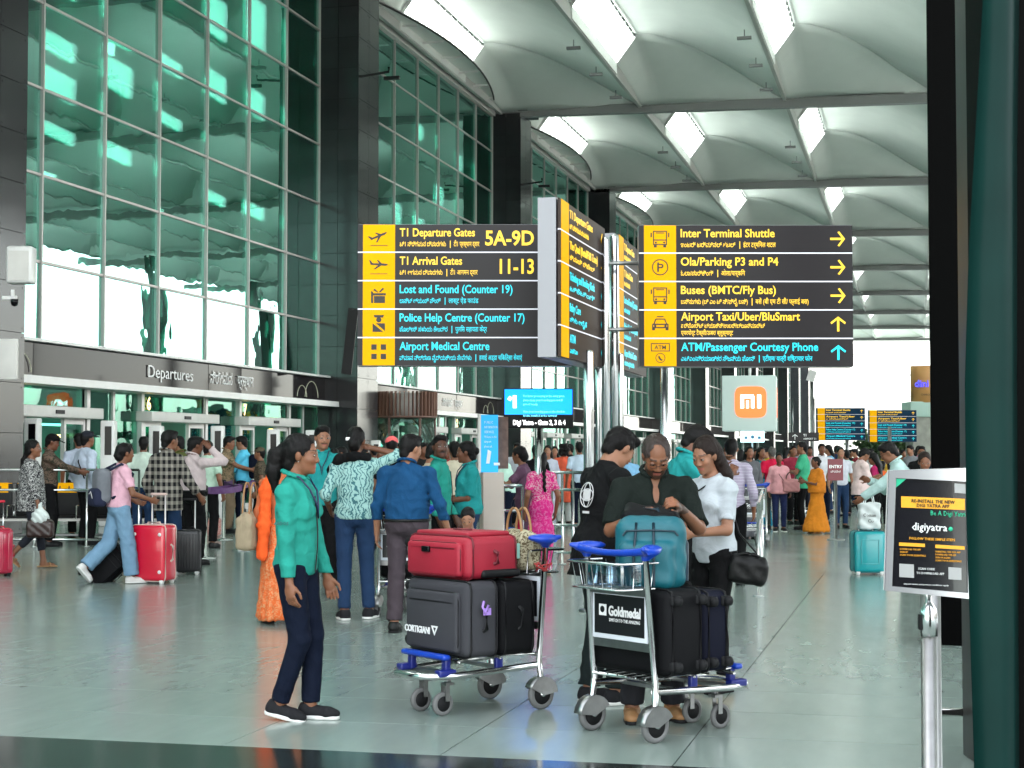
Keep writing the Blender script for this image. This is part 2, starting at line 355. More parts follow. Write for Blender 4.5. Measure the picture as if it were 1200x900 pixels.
# interior seen through the glass: slabs, columns, back wall, top
b = MB(); b.box((-9, (YA+YE)/2, 8.5), (.2, YE-YA, 17)); bp_('back_wall', b, M_INT)
b = MB()
for z in (8.9, 13.0): b.box((-6.5, (YA+YE)/2, z), (5, YE-YA, .5))
bp_('floor_slab', b, mat('slab_grey', (.2,.24,.22), .7))
b = MB(); b.box((-4.6, (YA+YE)/2, 3.5), (9, YE-YA, .5)); bp_('floor_slab', b, MATS['slab_grey'])
for k in range(-1, 5):
    for q in (.25, .75):
        b = MB(); b.box((-1.8, (k+q)*BAY+1, 9), (.7, .9, 16.9)); bp_('inner_column', b, mat('inner_column', (.10,.30,.24), .6))
b = MB(); b.box((-4.6, (YA+YE)/2, 17.2), (9.2, YE-YA, 1.9)); bp_('roof_edge', b, mat('roof_edge_grey', (.25,.26,.26), .6))
b = MB(); b.box((-4.5, YE+.3, 8.6), (9.2, .5, 17.2)); bp_('end_wall', b, MATS['roof_edge_grey'])
b = MB(); b.box((.06, (YA+YE)/2, 16.5), (.25, YE-YA, .6)); bp_('parapet_beam', b, M_OFFW)
# ---- fascia band with lettering
M_FASC = mat('dark_gloss_fascia', (.010,.008,.010), .05, spec=.10)
for k in range(-1, NB):
    yb = k*BAY+.11*LL; wtot = 7*MOD
    n = 9 if k < 5 else 1
    for i in range(n):
        b = MB(); b.box((.22, 0, 0), (.08, wtot/n-.02, .68)); o = b.build('fascia_panel', M_FASC, bld, (0, yb+(i+.5)*wtot/n, 3.48), (0, random.uniform(-.01,.01), random.uniform(-.012,.012)))
    b = MB(); b.box((.35, yb+wtot/2, 3.02), (.75, wtot, .16)); b.box((.28, yb+wtot/2, 3.86), (.35, wtot, .06)); bp_('lintel', b, M_WHITE)
RX = (math.pi/2, 0, math.pi/2)     # text on +x faces, reading along +y
for k in (0, 1, 2):
    yb = k*BAY+.11*LL
    for (s, f, w) in (('Departures', .46, 2.5), ('ನಿರ್ಗಮನ', .56, 1.4), ('प्रस्थान', .65, 1.1)):
        fit_text(s, .42, w, (.292, yb+f*7*MOD-(1.6 if f < .5 else 0), 3.33), M_TXW, bld, rot=RX)
    b = MB()
    for (yc, rr_) in ((.9, .55), (1.6, .42), (7*MOD-1.2, .5), (7*MOD-2, .35)):
        pts = [(.275, yb+yc+math.cos(a)*rr_*1.1, 3.18+math.sin(a)*rr_) for a in np.linspace(.05, math.pi-.05, 14)]
        b.tube(pts, .012, 4)
    b.build('arc_line', mat('arc_print', (.6,.6,.45), .5), bld)
# ---- doors
def portal(yc, num, w=3.4):
    x = .06
    b = MB(); b.box((x+.12, yc, 2.40), (.5, w+.5, .24), bev=.02); f = b.build('door_header', M_OFFW, bld)
    b = MB(); b.box((x+.38, yc, 2.40), (.03, .35, .08)); b.build('sensor', M_BLACK, f)
    for s in (-1, 1):
        fr = MB(); yy = yc+s*(w/2-.45)
        for (dy, wz) in ((-.42, .08), (.42, .08)): fr.box((x, yy+dy, 1.14), (.09, wz, 2.28))
        fr.box((x, yy, .08), (.09, .78, .16)); fr.box((x, yy, 2.22), (.09, .78, .12))
        d = fr.build('door_leaf', M_ALU, bld); pane(x-.02, yy-.38, .16, .76, 2.0, M_GLASSD, .002, d, 'door_pane')
    for s in (-1, 1):
        b = MB(); b.box((x, yc+s*(w/2+.12), 1.5), (.14, .14, 3.0)); b.build('door_post', M_ALU, bld)
    pane(x, yc-w/2+.06, 2.54, w-.12, .40, M_GLASSD, .003, None, 'transom_pane')
    if num: text(num, .42, (x+.06, yc-w/2+.10, 2.57), mat('gate_number', (.95,.7,.25), .4, emis=(1,.7,.25), est=.4), bld, bold=.03, rot=RX)
def yL(f): return f*LL-Y0
doors = [(1.765, '5B'), (2.115, '6'), (2.44, '7')]
for k in range(0, 5):
    for f, n in doors:
        nn = n if k == 0 else {'5B': '4', '6': '3', '7': '2'}[n] if k == 1 else ''
        portal(yL(f)+k*BAY, nn)
    yb = k*BAY+.11*LL
    ys = [yb]+sum([[yL(f)+k*BAY-1.8, yL(f)+k*BAY+1.8] for f, n in doors], [])+[yb+7*MOD]
    for a, c in zip(ys[0::2], ys[1::2]):
        if c-a > .4:
            n = max(1, round((c-a)/1.5))
            for i in range(n):
                pane(.0, a+i*(c-a)/n+.03, .1, (c-a)/n-.06, 2.82, M_GLASSD, .004)
                b = MB(); b.box((.0, a+i*(c-a)/n, 1.5), (.12, .10, 3.0)); b.build('door_post', M_ALU, bld)
g = MB(); g.box((0, (5*BAY+YE)/2, 1.5), (.05, YE-5*BAY, 3)); bp_('pane', g, M_GLASSD)
# lit things inside the hall
M_LITY = mat('lit_yellow_screen', (.8,.6,.1), .5, emis=(1,.75,.25), est=.8)
M_LITG = mat('lit_green_strip', (.1,.6,.4), .5, emis=(.1,1,.6), est=.5)
for i, (f, z, w, h, m) in enumerate([(1.87,2.55,.9,.25,M_LITY),(1.9,2.15,1.4,.10,M_LITY),(1.9,1.95,1.5,.07,M_LITG),(2.23,2.3,1.8,.06,M_LITG),(2.3,2.0,1.2,.08,M_LITY),(2.6,2.4,1.6,.5,M_LITG),(1.7,2.4,1,.05,M_LITG),(3.3,2.3,1.6,.3,M_LITY),(3.6,2.4,1.5,.2,M_LITG)]):
    b = MB(); b.box((-4.0-.3*i, yL(f)+1.0, z), (.08, w, h)); b.build('lit_sign', m, bld)
for k in range(0, 5):
    for q, zl in ((.15,3.22),(.4,3.22),(.65,3.22),(.9,3.22),(.2,8.6),(.5,8.6),(.8,8.6),(.3,12.7),(.7,12.7),(.5,16.2)):  # upper-floor lamps are added to brighten the interior behind the glass
        b = MB(); b.box((-3-.6*(zl > 4), k*BAY+q*BAY, zl), (.6, 1.6, .04)); b.build('ceiling_and_fill_lamp', mat('hall_and_fill_lamp', (1,1,1), .5, emis=(.75,1,.9), est=5), bld)
# ---- stone clad columns
pf = {}
def clad_panel(w, h):
    k = (round(w,3), round(h,3))
    if k not in pf:
        b = MB(); b.box((0,0,0), (w-.012, .04, h-.012)); b.box((-w/2+.09,-.022,h/2-.09), (.03,.01,.03)); b.box((w/2-.09,-.022,h/2-.09), (.03,.01,.03))
        b.box((-w/2+.09,-.022,-h/2+.09), (.03,.01,.03)); b.box((w/2-.09,-.022,-h/2+.09), (.03,.01,.03)); me = b.mesh('panel'); me.materials.append(M_STONE); pf[k] = me
    return pf[k]
CW, CD, CH = 1.27, .11*LL, 16.3
names = ['dark stone column at the left edge carrying a white speaker box', 'dark stone column between the numbered gates and the left direction sign', 'dark stone column rising behind the angled sign', 'dark stone column behind the steel sign poles']
for k in range(0, NB+1):
    yc = Y0+k*BAY; t = thing('stone_column', names[k] if k < 4 else 'dark stone column far down the glass facade', 'column', (-LL+.02, yc, 0), group=None if k < 4 else 'far facade columns')
    if k < 3:
        b = MB(); b.box((CW/2, CD/2, CH/2), (CW-.06, CD-.06, CH)); b.build('core', M_BLACK, t)
        nr = 17; hh = CH/nr
        for r in range(nr):
            for c in range(2):
                o = put('stone_panel', clad_panel(CW/2, hh), None, t, (CW*(c+.5)/2, .0, hh*(r+.5)))
                o = put('stone_panel', clad_panel(CD/2, hh), None, t, (CW, CD*(c+.5)/2, hh*(r+.5)), (0, 0, math.pi/2))
    else:
        b = MB(); b.box((CW/2, CD/2, CH/2), (CW, CD, CH)); b.build('shaft', M_STONE, t)
    b = MB(); b.box((CW/2+.1, CD/2, CH+.25), (CW+.5, CD+.2, .35)); b.build('capital', M_BLACK, t)
    if k < 4:
        b = MB(); b.tube([(CW+.02, .3, 13.2), (CW+.9, .3, 13.3), (CW+.9,.3,13.45)], .04, 6); b.box((CW+1.0, .3, 13.1), (.5,.12,.1)); b.build('bracket_lamp', M_BLACK, t)
# near left column details: white speaker, camera
def face0(px, py, D): return PD(px, py, D)
p = PD(25, 311, 29.3); t = thing('wall_speaker', 'white boxy loudspeaker mounted high on the left stone column', 'speaker', p, PSI)
b = MB(); b.box((0,0,0), (.46,.35,.66), bev=.05); b.build('cabinet', M_WHITE, t); b = MB(); b.box((0,-.18,-.02), (.36,.02,.52)); b.build('grille', M_OFFW, t)
p = PD(17, 354, 29.0); t = thing('security_camera', 'small white dome camera on the left stone column', 'camera', p, PSI)
b = MB(); b.lathe([(.0,-.08),(.05,-.06),(.07,0),(.07,.05),(.0,.05)], n=12); b.build('dome', M_BLACKG, t); b = MB(); b.box((-.1,.05,.08), (.25,.06,.06)); b.box((-.04,.02,.16),(.05,.05,.12)); b.build('arm', M_WHITE, t)
p = PD(9, 421, 29.3); t = thing('column_screen_back', 'pale grey square panel fixed on the left stone column', 'panel', p, PSI)
b = MB(); b.box((0,0,0), (.36,.08,.72), bev=.01); b.build('casing', M_OFFW, t)
# black banner arm on second column
p = PD(410, 400, 50); t = thing('tilted_black_banner', 'long black tilted panel hanging beside the left direction sign', 'panel', p, PSI)
b = MB(); b.box((0,0,0), (.30,.1,2.0), M=Matrix.Rotation(R(6),4,'Y')); b.build('board', M_BLACK, t)
def skyl_mat(nm, mixf, c0, c1):
    m = bpy.data.materials.new(nm); m.use_nodes = True; N = m.node_tree.nodes; L = m.node_tree.links; N.clear()
    o = N.new('ShaderNodeOutputMaterial'); t = N.new('ShaderNodeBsdfTransparent'); t.inputs[0].default_value = (*c0,1); d = N.new('ShaderNodeBsdfTranslucent'); d.inputs[0].default_value = (*c1,1)
    mx = N.new('ShaderNodeMixShader'); mx.inputs[0].default_value = mixf; L.new(t.outputs[0], mx.inputs[1]); L.new(d.outputs[0], mx.inputs[2]); L.new(mx.outputs[0], o.inputs[0]); return m
M_DECK = skyl_mat('frosted_deck', .85, (.8,.8,.8), (.85,.85,.8))
# ---- gutters / curved walkways over each bay
for k in range(0, 6):
    t = thing('curved_canopy', ['curved glazed canopy above the numbered gates', 'curved glazed canopy above the second glass bay', 'curved glazed canopy above the third glass bay', 'small curved canopy above the fourth glass bay', 'faint curved canopy of the fifth glass bay', 'faint curved canopy of the sixth glass bay'][k], 'canopy', (-LL, Y0+k*BAY+.11*LL, 16.25))
    n = 24; W_ = 7*MOD; arc = []
    for i in range(n+1):
        s = i/n; arc.append((1.45*math.sin(math.pi*min(1, max(0, s)))**.8, s*W_, .0))
    b = MB(); b.tube([(x+.04, y, .3) for x, y, z in arc], .035, 6); b.build('rim', M_BLACK, t)
    b = MB(); vs = [(.1, y, .35) for x, y, z in arc]+[(x, y, .35) for x, y, z in arc]; b.add(vs+[(x, y, .39) for x, y, z in vs], [(i, i+1, n+2+i, n+1+i) for i in range(n)]+[(2*n+2+i, 2*n+2+n+1+i, 2*n+2+n+2+i, 2*n+2+i+1) for i in range(n)]); b.build('glazed_deck', mat('white_deck', (.85,.85,.82), .5), t)
    for i in range(1, 8):
        s = i/8; x = 1.45*math.sin(math.pi*s)**.8
        b = MB(); b.box((x/2, s*W_, .22), (x, .05, .07)); b.build('strut', M_WHITE, t)
# ---- canopy roof of shells
roof = thing('canopy_roof', 'high white roof of curved shells with skylights carried on grey beams', 'roof', (0, 0, 0))
M_SHELL = mat('white_roof_shell', (.78,.80,.77), .55, var=.04, vscale=.6)
M_BEAM = mat('grey_roof_beam', (.22,.22,.22), .5)
M_RIB = mat('pale_rib', (.50,.50,.48), .5)
M_SKYL = skyl_mat('skylight_glass', .85, (.8,.93,.9), (.88,.93,.92))
MW = .34*LL; T1 = .13; FM = .0866*LL; F0 = .0245*LL
def Fp(t): return F0+(FM-F0)*t/T1 if t < T1 else FM*math.cos(math.pi/2*((t-T1)/(1-T1))**1.25)
def Fc(t): return FM*(1+math.cos(math.pi*(t-T1)/(1-T1)))/2
def shell_mesh():
    b = MB(); NT, NS = 26, 14
    ts = [T1+(1-T1)*i/NT for i in range(NT+1)]
    def grid(fn, A, B):
        vs = [fn(i/A, j/B) for i in range(A+1) for j in range(B+1)]
        fs = [(i*(B+1)+j, (i+1)*(B+1)+j, (i+1)*(B+1)+j+1, i*(B+1)+j+1) for i in range(A) for j in range(B)]
        b.add(vs, fs, 0, True)
    def e(t): return .3*Fc(t)/FM if t >= T1 else .3
    def main(u, w):
        t = T1+(1-T1)*u; a = e(t); s = a+(1-2*a)*w; return (t*MW, s*BAY, Fp(t))
    grid(main, NT, NS)
    for side in (0, 1):
        def end(u, w):
            t = u; a = e(t); q = w; z = Fp(t)*(1-(1-q)**1.0) if side == 0 else Fp(t)*(1-(1-q)**1.0)
            z = Fp(t)*(q*(1.0+.25*(1-q))); s = a*q
            if side: s = 1-s
            return (t*MW, s*BAY, min(z, Fp(t)))
        A = 30
        vs = [end(i/A, j/8) for i in range(A+1) for j in range(9)]; fs = [(i*9+j, (i+1)*9+j, (i+1)*9+j+1, i*9+j+1) for i in range(A) for j in range(8)]
        b.add(vs, fs if not side else [f[::-1] for f in fs], 0, True)
    # lip under the skylight
    b.add([(0,.3*BAY,0),(0,.7*BAY,0),(0,.7*BAY,F0),(0,.3*BAY,F0)], [(0,1,2,3)])
    me = b.mesh('shell'); me.materials.append(M_SHELL); return me
shm = shell_mesh(); ZR = .82*LL+EYE
fin = MB(); dx, dz = T1*MW, FM-F0
fin.add([(0,-.02,F0),(dx,-.02,FM),(dx+.1,-.02,FM-.12),(.12,-.02,F0-.03),(0,.02,F0),(dx,.02,FM),(dx+.1,.02,FM-.12),(.12,.02,F0-.03)], [(0,1,2,3),(7,6,5,4),(0,4,5,1),(1,5,6,2),(2,6,7,3),(3,7,4,0)])
fme = fin.mesh('fin'); fme.materials.append(M_WHITE)
sk = MB(); sk.add([(0,.3*BAY,F0),(0,.7*BAY,F0),(dx,.7*BAY,FM),(dx,.3*BAY,FM)], [(0,1,2,3)]); sk.add([(.02,.3*BAY,F0+.04),(.02,.7*BAY,F0+.04),(dx+.02,.7*BAY,FM+.04),(dx+.02,.3*BAY,FM+.04)], [(3,2,1,0)]); sme2 = sk.mesh('skylight'); sme2.materials.append(M_SKYL)
ribx = [-.976*LL+i*MW for i in range(0, 8)]
yb0 = 3.93*LL-3*BAY-.04*LL
for i in range(7):
    for r in range(0, 10):
        y = yb0+r*BAY
        o = put('roof_shell', shm, None, roof, (ribx[i], y, ZR)); md = o.modifiers.new('thickness', 'SOLIDIFY'); md.thickness = .12; md.offset = 1
        put('skylight_glazing', sme2, None, roof, (ribx[i], y, ZR))
        if r in (2, 3, 4) and i < 4:
            for q in range(0, 12): put('skylight_fin', fme, None, roof, (ribx[i], y+(.3+.4*q/11)*BAY, ZR))
        elif r >= 1:
            b = MB()
            for q in range(0, 12): b.add([(v.co.x, v.co.y+(.3+.4*q/11)*BAY, v.co.z) for v in fme.vertices], [tuple(p_.vertices) for p_ in fme.polygons])
            b.build('skylight_fin', M_WHITE, roof, (ribx[i], y, ZR))
        b = MB(); b.tube([(dx+.02,.3*BAY,FM-.08),(dx+.02,.7*BAY,FM-.08)], .06, 6); b.build('gutter_rail', M_BEAM, roof, (ribx[i], y, ZR))
for i, x in enumerate(ribx):
    b = MB(); b.box((x, yb0+5*BAY, ZR+.2), (.14, 10*BAY, .5)); b.build('rib', M_RIB, roof)
for r in range(0, 11):
    y = yb0+r*BAY
    b = MB(); b.add([(x, y+dy+(.0), ZR+z-(x+LL)*.014) for x in (-LL, ribx[7]+.4) for dy in (-.18,.18) for z in (-.16,.24)], [(0,1,3,2),(4,6,7,5),(0,4,5,1),(2,3,7,6),(0,2,6,4),(1,5,7,3)])
    b.build('cross_beam', M_BEAM, roof)
# small floodlights under the ribs
for i in (1, 2):
    for r in (2, 3):
        for s in (.45, .65, .85):
            b = MB(); b.box((0,0,-.2), (.5,.14,.1)); b.tube([(0,0,-.15),(0,0,.1)], .02, 5); b.build('floodlight', M_BEAM, roof, (ribx[i]-.5, yb0+(r+s)*BAY, ZR-.02))
# ---- columns on the right
def near_box(name, label, cat, X0, X1, D, z1, m, depth=.6, z0=0):
    t = thing(name, label, cat, XD((X0+X1)/2, D+depth/2, 0), PSI); return t
cx0 = (1088-600)/FPX*13.3
t = thing('black_column', 'wide black square column standing behind the poster stand', 'column', XD(cx0+.345, 13.7, 0), 0)
b = MB(); b.box((0,0,8.1), (.44,.6,16.2), bev=.01); b.build('shaft', mat('matt_black_column', (.002,.002,.002), .5, spec=.02), t)
b = MB(); b.box((.242,-.2,8.1), (.03,.24,16.2)); b.build('steel_edge', M_CHROME, t)
cx = (1122-600)/FPX*7.6
t = thing('grey_clad_column', 'dark grey stone clad column squeezed between the black column and the teal post', 'column', XD(2.66, 8.3, 0), PSI)
vs = [(-.17,-.3,0),(.4,-.3,0),(.4,.3,0),(-.17,.3,0),(-.17,-.3,2.2),(-.35,-.3,5),(.4,-.3,5),(.4,.3,5),(-.35,.3,5),(-.17,.3,2.2),(.4,-.3,2.2),(.4,.3,2.2)]
b = MB(); b.box((.0,0,8.1), (.70,.6,16.2), bev=.01); b.build('stone_shaft', mat('grey_stone_polished', (.030,.026,.026), .38, var=.12, vscale=2, spec=.25), t)
# teal leaning post built as a curved extrusion
t = thing('teal_post', 'glossy dark teal leaning post at the right edge of the view', 'post', XD(1.15, 4.0, 0), PSI)
D4 = 4.0; prof = []
for py, l_, r_ in ((-150,1164,1197), (0,1157,1194), (150,1147,1190), (300,1137,1188), (450,1131,1186), (600,1131,1185), (750,1134,1184), (900,1137,1183), (1290,1146,1182)):
    z = EYE+(530-py)*D4/FPX; prof.append(((l_-600)/FPX*D4-1.15, (r_-600)/FPX*D4-1.15, z))
b = MB(); n = len(prof); vs = []
for (a, c, z) in prof: vs += [(a, 0, z), ((a+c)/2, -.03, z), (c, 0, z), (c+.05, .12, z), (a+.06, .12, z)]
b.add(vs, [(i*5+k, i*5+(k+1) % 5, (i+1)*5+(k+1) % 5, (i+1)*5+k) for i in range(n-1) for k in range(5)], 0, True)
b.build('shaft', mat('teal_gloss_coat', (.002,.017,.015), .42, spec=.08, var=.2, vscale=3), t)
t = thing('black_door_jamb', 'black glossy jamb filling the right edge of the view', 'door jamb', XD((1290-600)/FPX*4.15, 4.35, 0), PSI)
b = MB(); b.box((0,0,1.9), (.46,.3,3.8)); b.build('jamb', MATS['matt_black_column'], t); b = MB(); b.box((-.236,-.1,1.9), (.012,.04,3.8)); b.build('edge_trim', M_CHROME_B, t)

# outer row of roof columns and what stands across the road (seen mirrored in the glass)
for k in range(-1, 9):
    t = thing('roof_column', 'plain dark column carrying the outer edge of the canopy roof, seen mirrored in the glass', 'column', (ribx[6]+.2, yb0+(k+2)*BAY, 0), group='outer roof columns')
    b = MB(); b.box((0,0,ZR/2-.1), (1.1,1.3,ZR-.2)); b.build('shaft', M_STONE, t)
t = thing('parking_building', 'low open parking building across the road, seen mirrored in the glass facade', 'building', (70, 60, 0))
for z in (3.4, 6.8, 10.2): b = MB(); b.box((0,0,z), (24,170,.9)); b.build('deck', mat('concrete_deck', (.38,.37,.35), .8, var=.15, vscale=.5), t)
for y in range(-80, 81, 10):
    b = MB(); b.box((-11,y,5), (.8,.8,10)); b.build('pillar', MATS['concrete_deck'], t)
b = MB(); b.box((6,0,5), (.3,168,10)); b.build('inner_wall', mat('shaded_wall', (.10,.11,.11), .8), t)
# ================================================================ PEOPLE: bodies grown from distance fields
V = lambda *a: np.array(a, float)
def unit(v): return v/(np.linalg.norm(v)+1e-9)
class Field:
    def __init__(s): s.p = []
    def rc(s, a, b, ra, rb, k=.02, op='u', cut=None, flat=None):   # tapered capsule
        a = V(*a); b = V(*b); c = (a+b)/2; R_ = np.linalg.norm(b-a)/2+max(ra, rb)
        s.p.append(('c', a, b, ra, rb, k, op, c, R_, cut, flat)); return s
    def el(s, c, r, M=None, k=.02, op='u', cut=None):      # ellipsoid, M columns = axes
        c = V(*c); r = V(*r); s.p.append(('e', c, r, M, 0, k, op, c, float(max(r)), cut, None)); return s
    def box(s, c, r, M=None, k=.01, op='u', rd=.01, cut=None):
        c = V(*c); r = V(*r); s.p.append(('b', c, r, M, rd, k, op, c, float(np.linalg.norm(r)), cut, None)); return s
    def plane(s, c, n, k=.004): s.p.append(('p', V(*c), unit(V(*n)), None, 0, k, 'i', None, 1e9, None, None)); return s
    def noise(s, fn): s.p.append(('n', fn, 0, 0, 0, 0, 'n', None, 1e9, None, None)); return s
    def ev1(s, q, P):
        t = q[0]
        if t == 'c':
            a, b, ra, rb = q[1:5]; ba = b-a; L2 = ba@ba+1e-12; h = np.clip(((P-a)@ba)/L2, 0, 1)
            D = P-a-h[:, None]*ba; d = np.sqrt((D*D).sum(1))-(ra+(rb-ra)*h)
        elif t == 'e':
            c, r, M = q[1:4]; X = P-c
            if M is not None: X = X@M
            k0 = np.sqrt(((X/r)**2).sum(1)); k1 = np.sqrt(((X/(r*r))**2).sum(1))+1e-9; d = k0*(k0-1)/k1
            d = np.where(k0 < .05, -min(r), d)
        elif t == 'b':
            c, r, M, rd = q[1:5]; X = P-c
            if M is not None: X = X@M
            Q = np.abs(X)-(r-rd); d = np.sqrt((np.maximum(Q, 0)**2).sum(1))+np.minimum(Q.max(1), 0)-rd
        elif t == 'p': d = (P-q[1])@q[2]
        if q[9] is not None:
            for (pc, pn) in q[9]: d = np.maximum(d, (P-pc)@pn)
        return d
    def ev(s, C, half, offs):
        """C block centres (n,3); offs (m,3); returns (n,m)"""
        n, m = len(C), len(offs); D = np.full((n, m), 1e3)
        for q in s.p:
            k = max(q[5], 1e-4); op = q[6]
            if op == 'n':
                P = (C[:, None, :]+offs[None]).reshape(-1, 3); D += q[1](P).reshape(n, m); continue
            if q[7] is not None:
                idx = np.nonzero(np.sqrt(((C-q[7])**2).sum(1)) < q[8]+half+k+.02)[0]
                if len(idx) == 0: continue
            else: idx = np.arange(n)
            P = (C[idx][:, None, :]+offs[None]).reshape(-1, 3); d = s.ev1(q, P).reshape(len(idx), m); o = D[idx]
            if op == 'u': h = np.maximum(k-np.abs(o-d), 0)/k; o = np.minimum(o, d)-h*h*k*.25
            elif op == 's': d = -d; h = np.maximum(k-np.abs(o-d), 0)/k; o = np.maximum(o, d)+h*h*k*.25
            elif op == 'i': h = np.maximum(k-np.abs(o-d), 0)/k; o = np.maximum(o, d)+h*h*k*.25
            D[idx] = o
        return D
    def bounds(s):
        lo = np.full(3, 1e9); hi = -lo
        for q in s.p:
            if q[6] == 'u' and q[7] is not None:
                if q[0] == 'c': a, b, r = q[1], q[2], max(q[3], q[4]); l = np.minimum(a, b)-r; h = np.maximum(a, b)+r
                elif q[0] == 'e' and q[3] is None: l = q[1]-q[2]; h = q[1]+q[2]
                else: l = q[7]-q[8]; h = q[7]+q[8]
                lo = np.minimum(lo, l); hi = np.maximum(hi, h)
        return lo, hi
    def mesh(s, h):
        lo, hi = s.bounds(); lo = lo-3*h-.006; hi = hi+3*h+.006; B = 8
        nb = np.ceil((hi-lo)/(h*B)).astype(int)+1
        g = np.stack(np.meshgrid(*[np.arange(n) for n in nb], indexing='ij'), -1).reshape(-1, 3)
        C = lo+(g+.5)*B*h-.5*h; half = B*h*.5*1.75
        dc = s.ev(C, half*1.1, np.zeros((1, 3)))[:, 0]
        near = (np.abs(dc) < half*1.35+.012)
        sg = np.where(dc < 0, -1.0, 1.0).astype(np.float32)
        D = np.repeat(np.repeat(np.repeat(sg.reshape(nb), B, 0), B, 1), B, 2)
        o1 = np.arange(B); offs = (np.stack(np.meshgrid(o1, o1, o1, indexing='ij'), -1).reshape(-1, 3)-(B-1)/2)*h
        ni = np.nonzero(near)[0]
        if len(ni) == 0: return None
        vals = s.ev(C[ni], half, offs).astype(np.float32)
        D6 = D.reshape(nb[0], B, nb[1], B, nb[2], B)
        gi = g[ni]; D6[gi[:, 0], :, gi[:, 1], :, gi[:, 2], :] = vals.reshape(-1, B, B, B)
        D = D6.reshape(nb*B)
        S = D < 0
        c = np.zeros(tuple(np.array(D.shape)-1), np.int8)
        for i in (0, 1):
            for j in (0, 1):
                for k in (0, 1): c += S[i:D.shape[0]-1+i, j:D.shape[1]-1+j, k:D.shape[2]-1+k]
        act = (c > 0) & (c < 8); ids = np.full(c.shape, -1, np.int32); A = np.argwhere(act); ids[act] = np.arange(len(A))
        pos = np.zeros((len(A), 3)); cnt = np.zeros(len(A))
        cor = [(i, j, k) for i in (0,1) for j in (0,1) for k in (0,1)]
        cv = {o: D[A[:, 0]+o[0], A[:, 1]+o[1], A[:, 2]+o[2]].astype(float) for o in cor}
        for o in cor:
            for ax in range(3):
                if o[ax] == 0:
                    o2 = list(o); o2[ax] = 1; o2 = tuple(o2); a = cv[o]; b = cv[o2]; m = (a < 0) != (b < 0)
                    t = np.where(m, a/np.where(m, a-b, 1), 0); p = np.array(o, float)[None].repeat(len(A), 0); p[:, ax] += t
                    pos += p*m[:, None]; cnt += m
        vs = lo+(A+pos/cnt[:, None])*h
        quads = []
        for ax in range(3):
            sl0 = [slice(0, None)]*3; sl1 = [slice(0, None)]*3; sl0[ax] = slice(0, -1); sl1[ax] = slice(1, None)
            e = S[tuple(sl0)] != S[tuple(sl1)]; E = np.argwhere(e); u, w = (ax+1) % 3, (ax+2) % 3
            ok = (E[:, u] > 0) & (E[:, w] > 0) & (E[:, u] < c.shape[u]) & (E[:, w] < c.shape[w]) & (E[:, ax] < c.shape[ax]); E = E[ok]
            s0 = S[E[:, 0], E[:, 1], E[:, 2]]
            def idx(du, dw):
                q = E.copy(); q[:, u] -= du; q[:, w] -= dw; return ids[q[:, 0], q[:, 1], q[:, 2]]
            Q = np.stack([idx(1,1), idx(0,1), idx(0,0), idx(1,0)], 1); Q = np.where(s0[:, None], Q, Q[:, ::-1]); quads.append(Q)
        Q = np.concatenate(quads); Q = Q[(Q >= 0).all(1)]
        return vs, Q
def to_mesh(vq, name, cols=None):
    vs, Q = vq; me = bpy.data.meshes.new(name)
    me.vertices.add(len(vs)); me.vertices.foreach_set('co', vs.astype(np.float32).ravel())
    me.loops.add(len(Q)*4); me.loops.foreach_set('vertex_index', Q.astype(np.int32).ravel())
    me.polygons.add(len(Q)); me.polygons.foreach_set('loop_start', np.arange(0, len(Q)*4, 4, dtype=np.int32))
    try: me.polygons.foreach_set('loop_total', np.full(len(Q), 4, dtype=np.int32))
    except Exception: pass
    me.update(calc_edges=True); me.polygons.foreach_set('use_smooth', np.ones(len(Q), bool))
    if cols is not None:
        a = me.color_attributes.new('Col', 'FLOAT_COLOR', 'POINT'); a.data.foreach_set('color', np.concatenate([cols, np.ones((len(cols), 1))], 1).astype(np.float32).ravel())
    return me
def skin_mat():
    m = mat('skin', (.3,.16,.1), .5, bump=.12, bscale=140, spec=.4); b = m.node_tree.nodes['Principled BSDF']
    a = m.node_tree.nodes.new('ShaderNodeAttribute'); a.attribute_name = 'Col'; m.node_tree.links.new(a.outputs[0], b.inputs['Base Color'])
    b.inputs['Subsurface Weight'].default_value = .06; b.inputs['Subsurface Scale'].default_value = .01; return m
M_SKIN = skin_mat()
M_HAIR = mat('black_hair', (.005,.004,.004), .55, bump=.25, bscale=160, stretch=(3,3,.5), spec=.18)
M_HAIRB = mat('dark_brown_hair', (.014,.007,.005), .5, spec=.2, bump=.5, bscale=160, stretch=(3,3,.5))
M_HAIRG = mat('greying_hair', (.06,.055,.05), .5, bump=.5, bscale=160, stretch=(3,3,.5))
M_EYE = mat('eye_white', (.6,.57,.53), .25); M_IRIS = mat('iris_brown', (.02,.012,.008), .15)
M_SOLE = mat('white_sole', (.65,.65,.63), .6); M_LEATH = mat('black_leather', (.005,.005,.005), .45, bump=.1, bscale=90, spec=.25)
M_BROWNL = mat('tan_leather', (.30,.15,.06), .55, bump=.2, bscale=90)
SK1, SK2, SK3, SK4 = (.20,.082,.042), (.14,.052,.026), (.29,.135,.078), (.085,.032,.017)
def ik(a, b, l1, l2, pole):
    a, b, pole = map(np.array, (a, b, pole)); d = b-a; L_ = np.linalg.norm(d)
    if L_ > (l1+l2)*.999: b = a+d/L_*(l1+l2)*.999; d = b-a; L_ = np.linalg.norm(d)
    x = (L_*L_+l1*l1-l2*l2)/(2*L_); hh = math.sqrt(max(l1*l1-x*x, 0)); u = d/L_; p = pole-(pole@u)*u; return a+u*x+unit(p)*hh, b
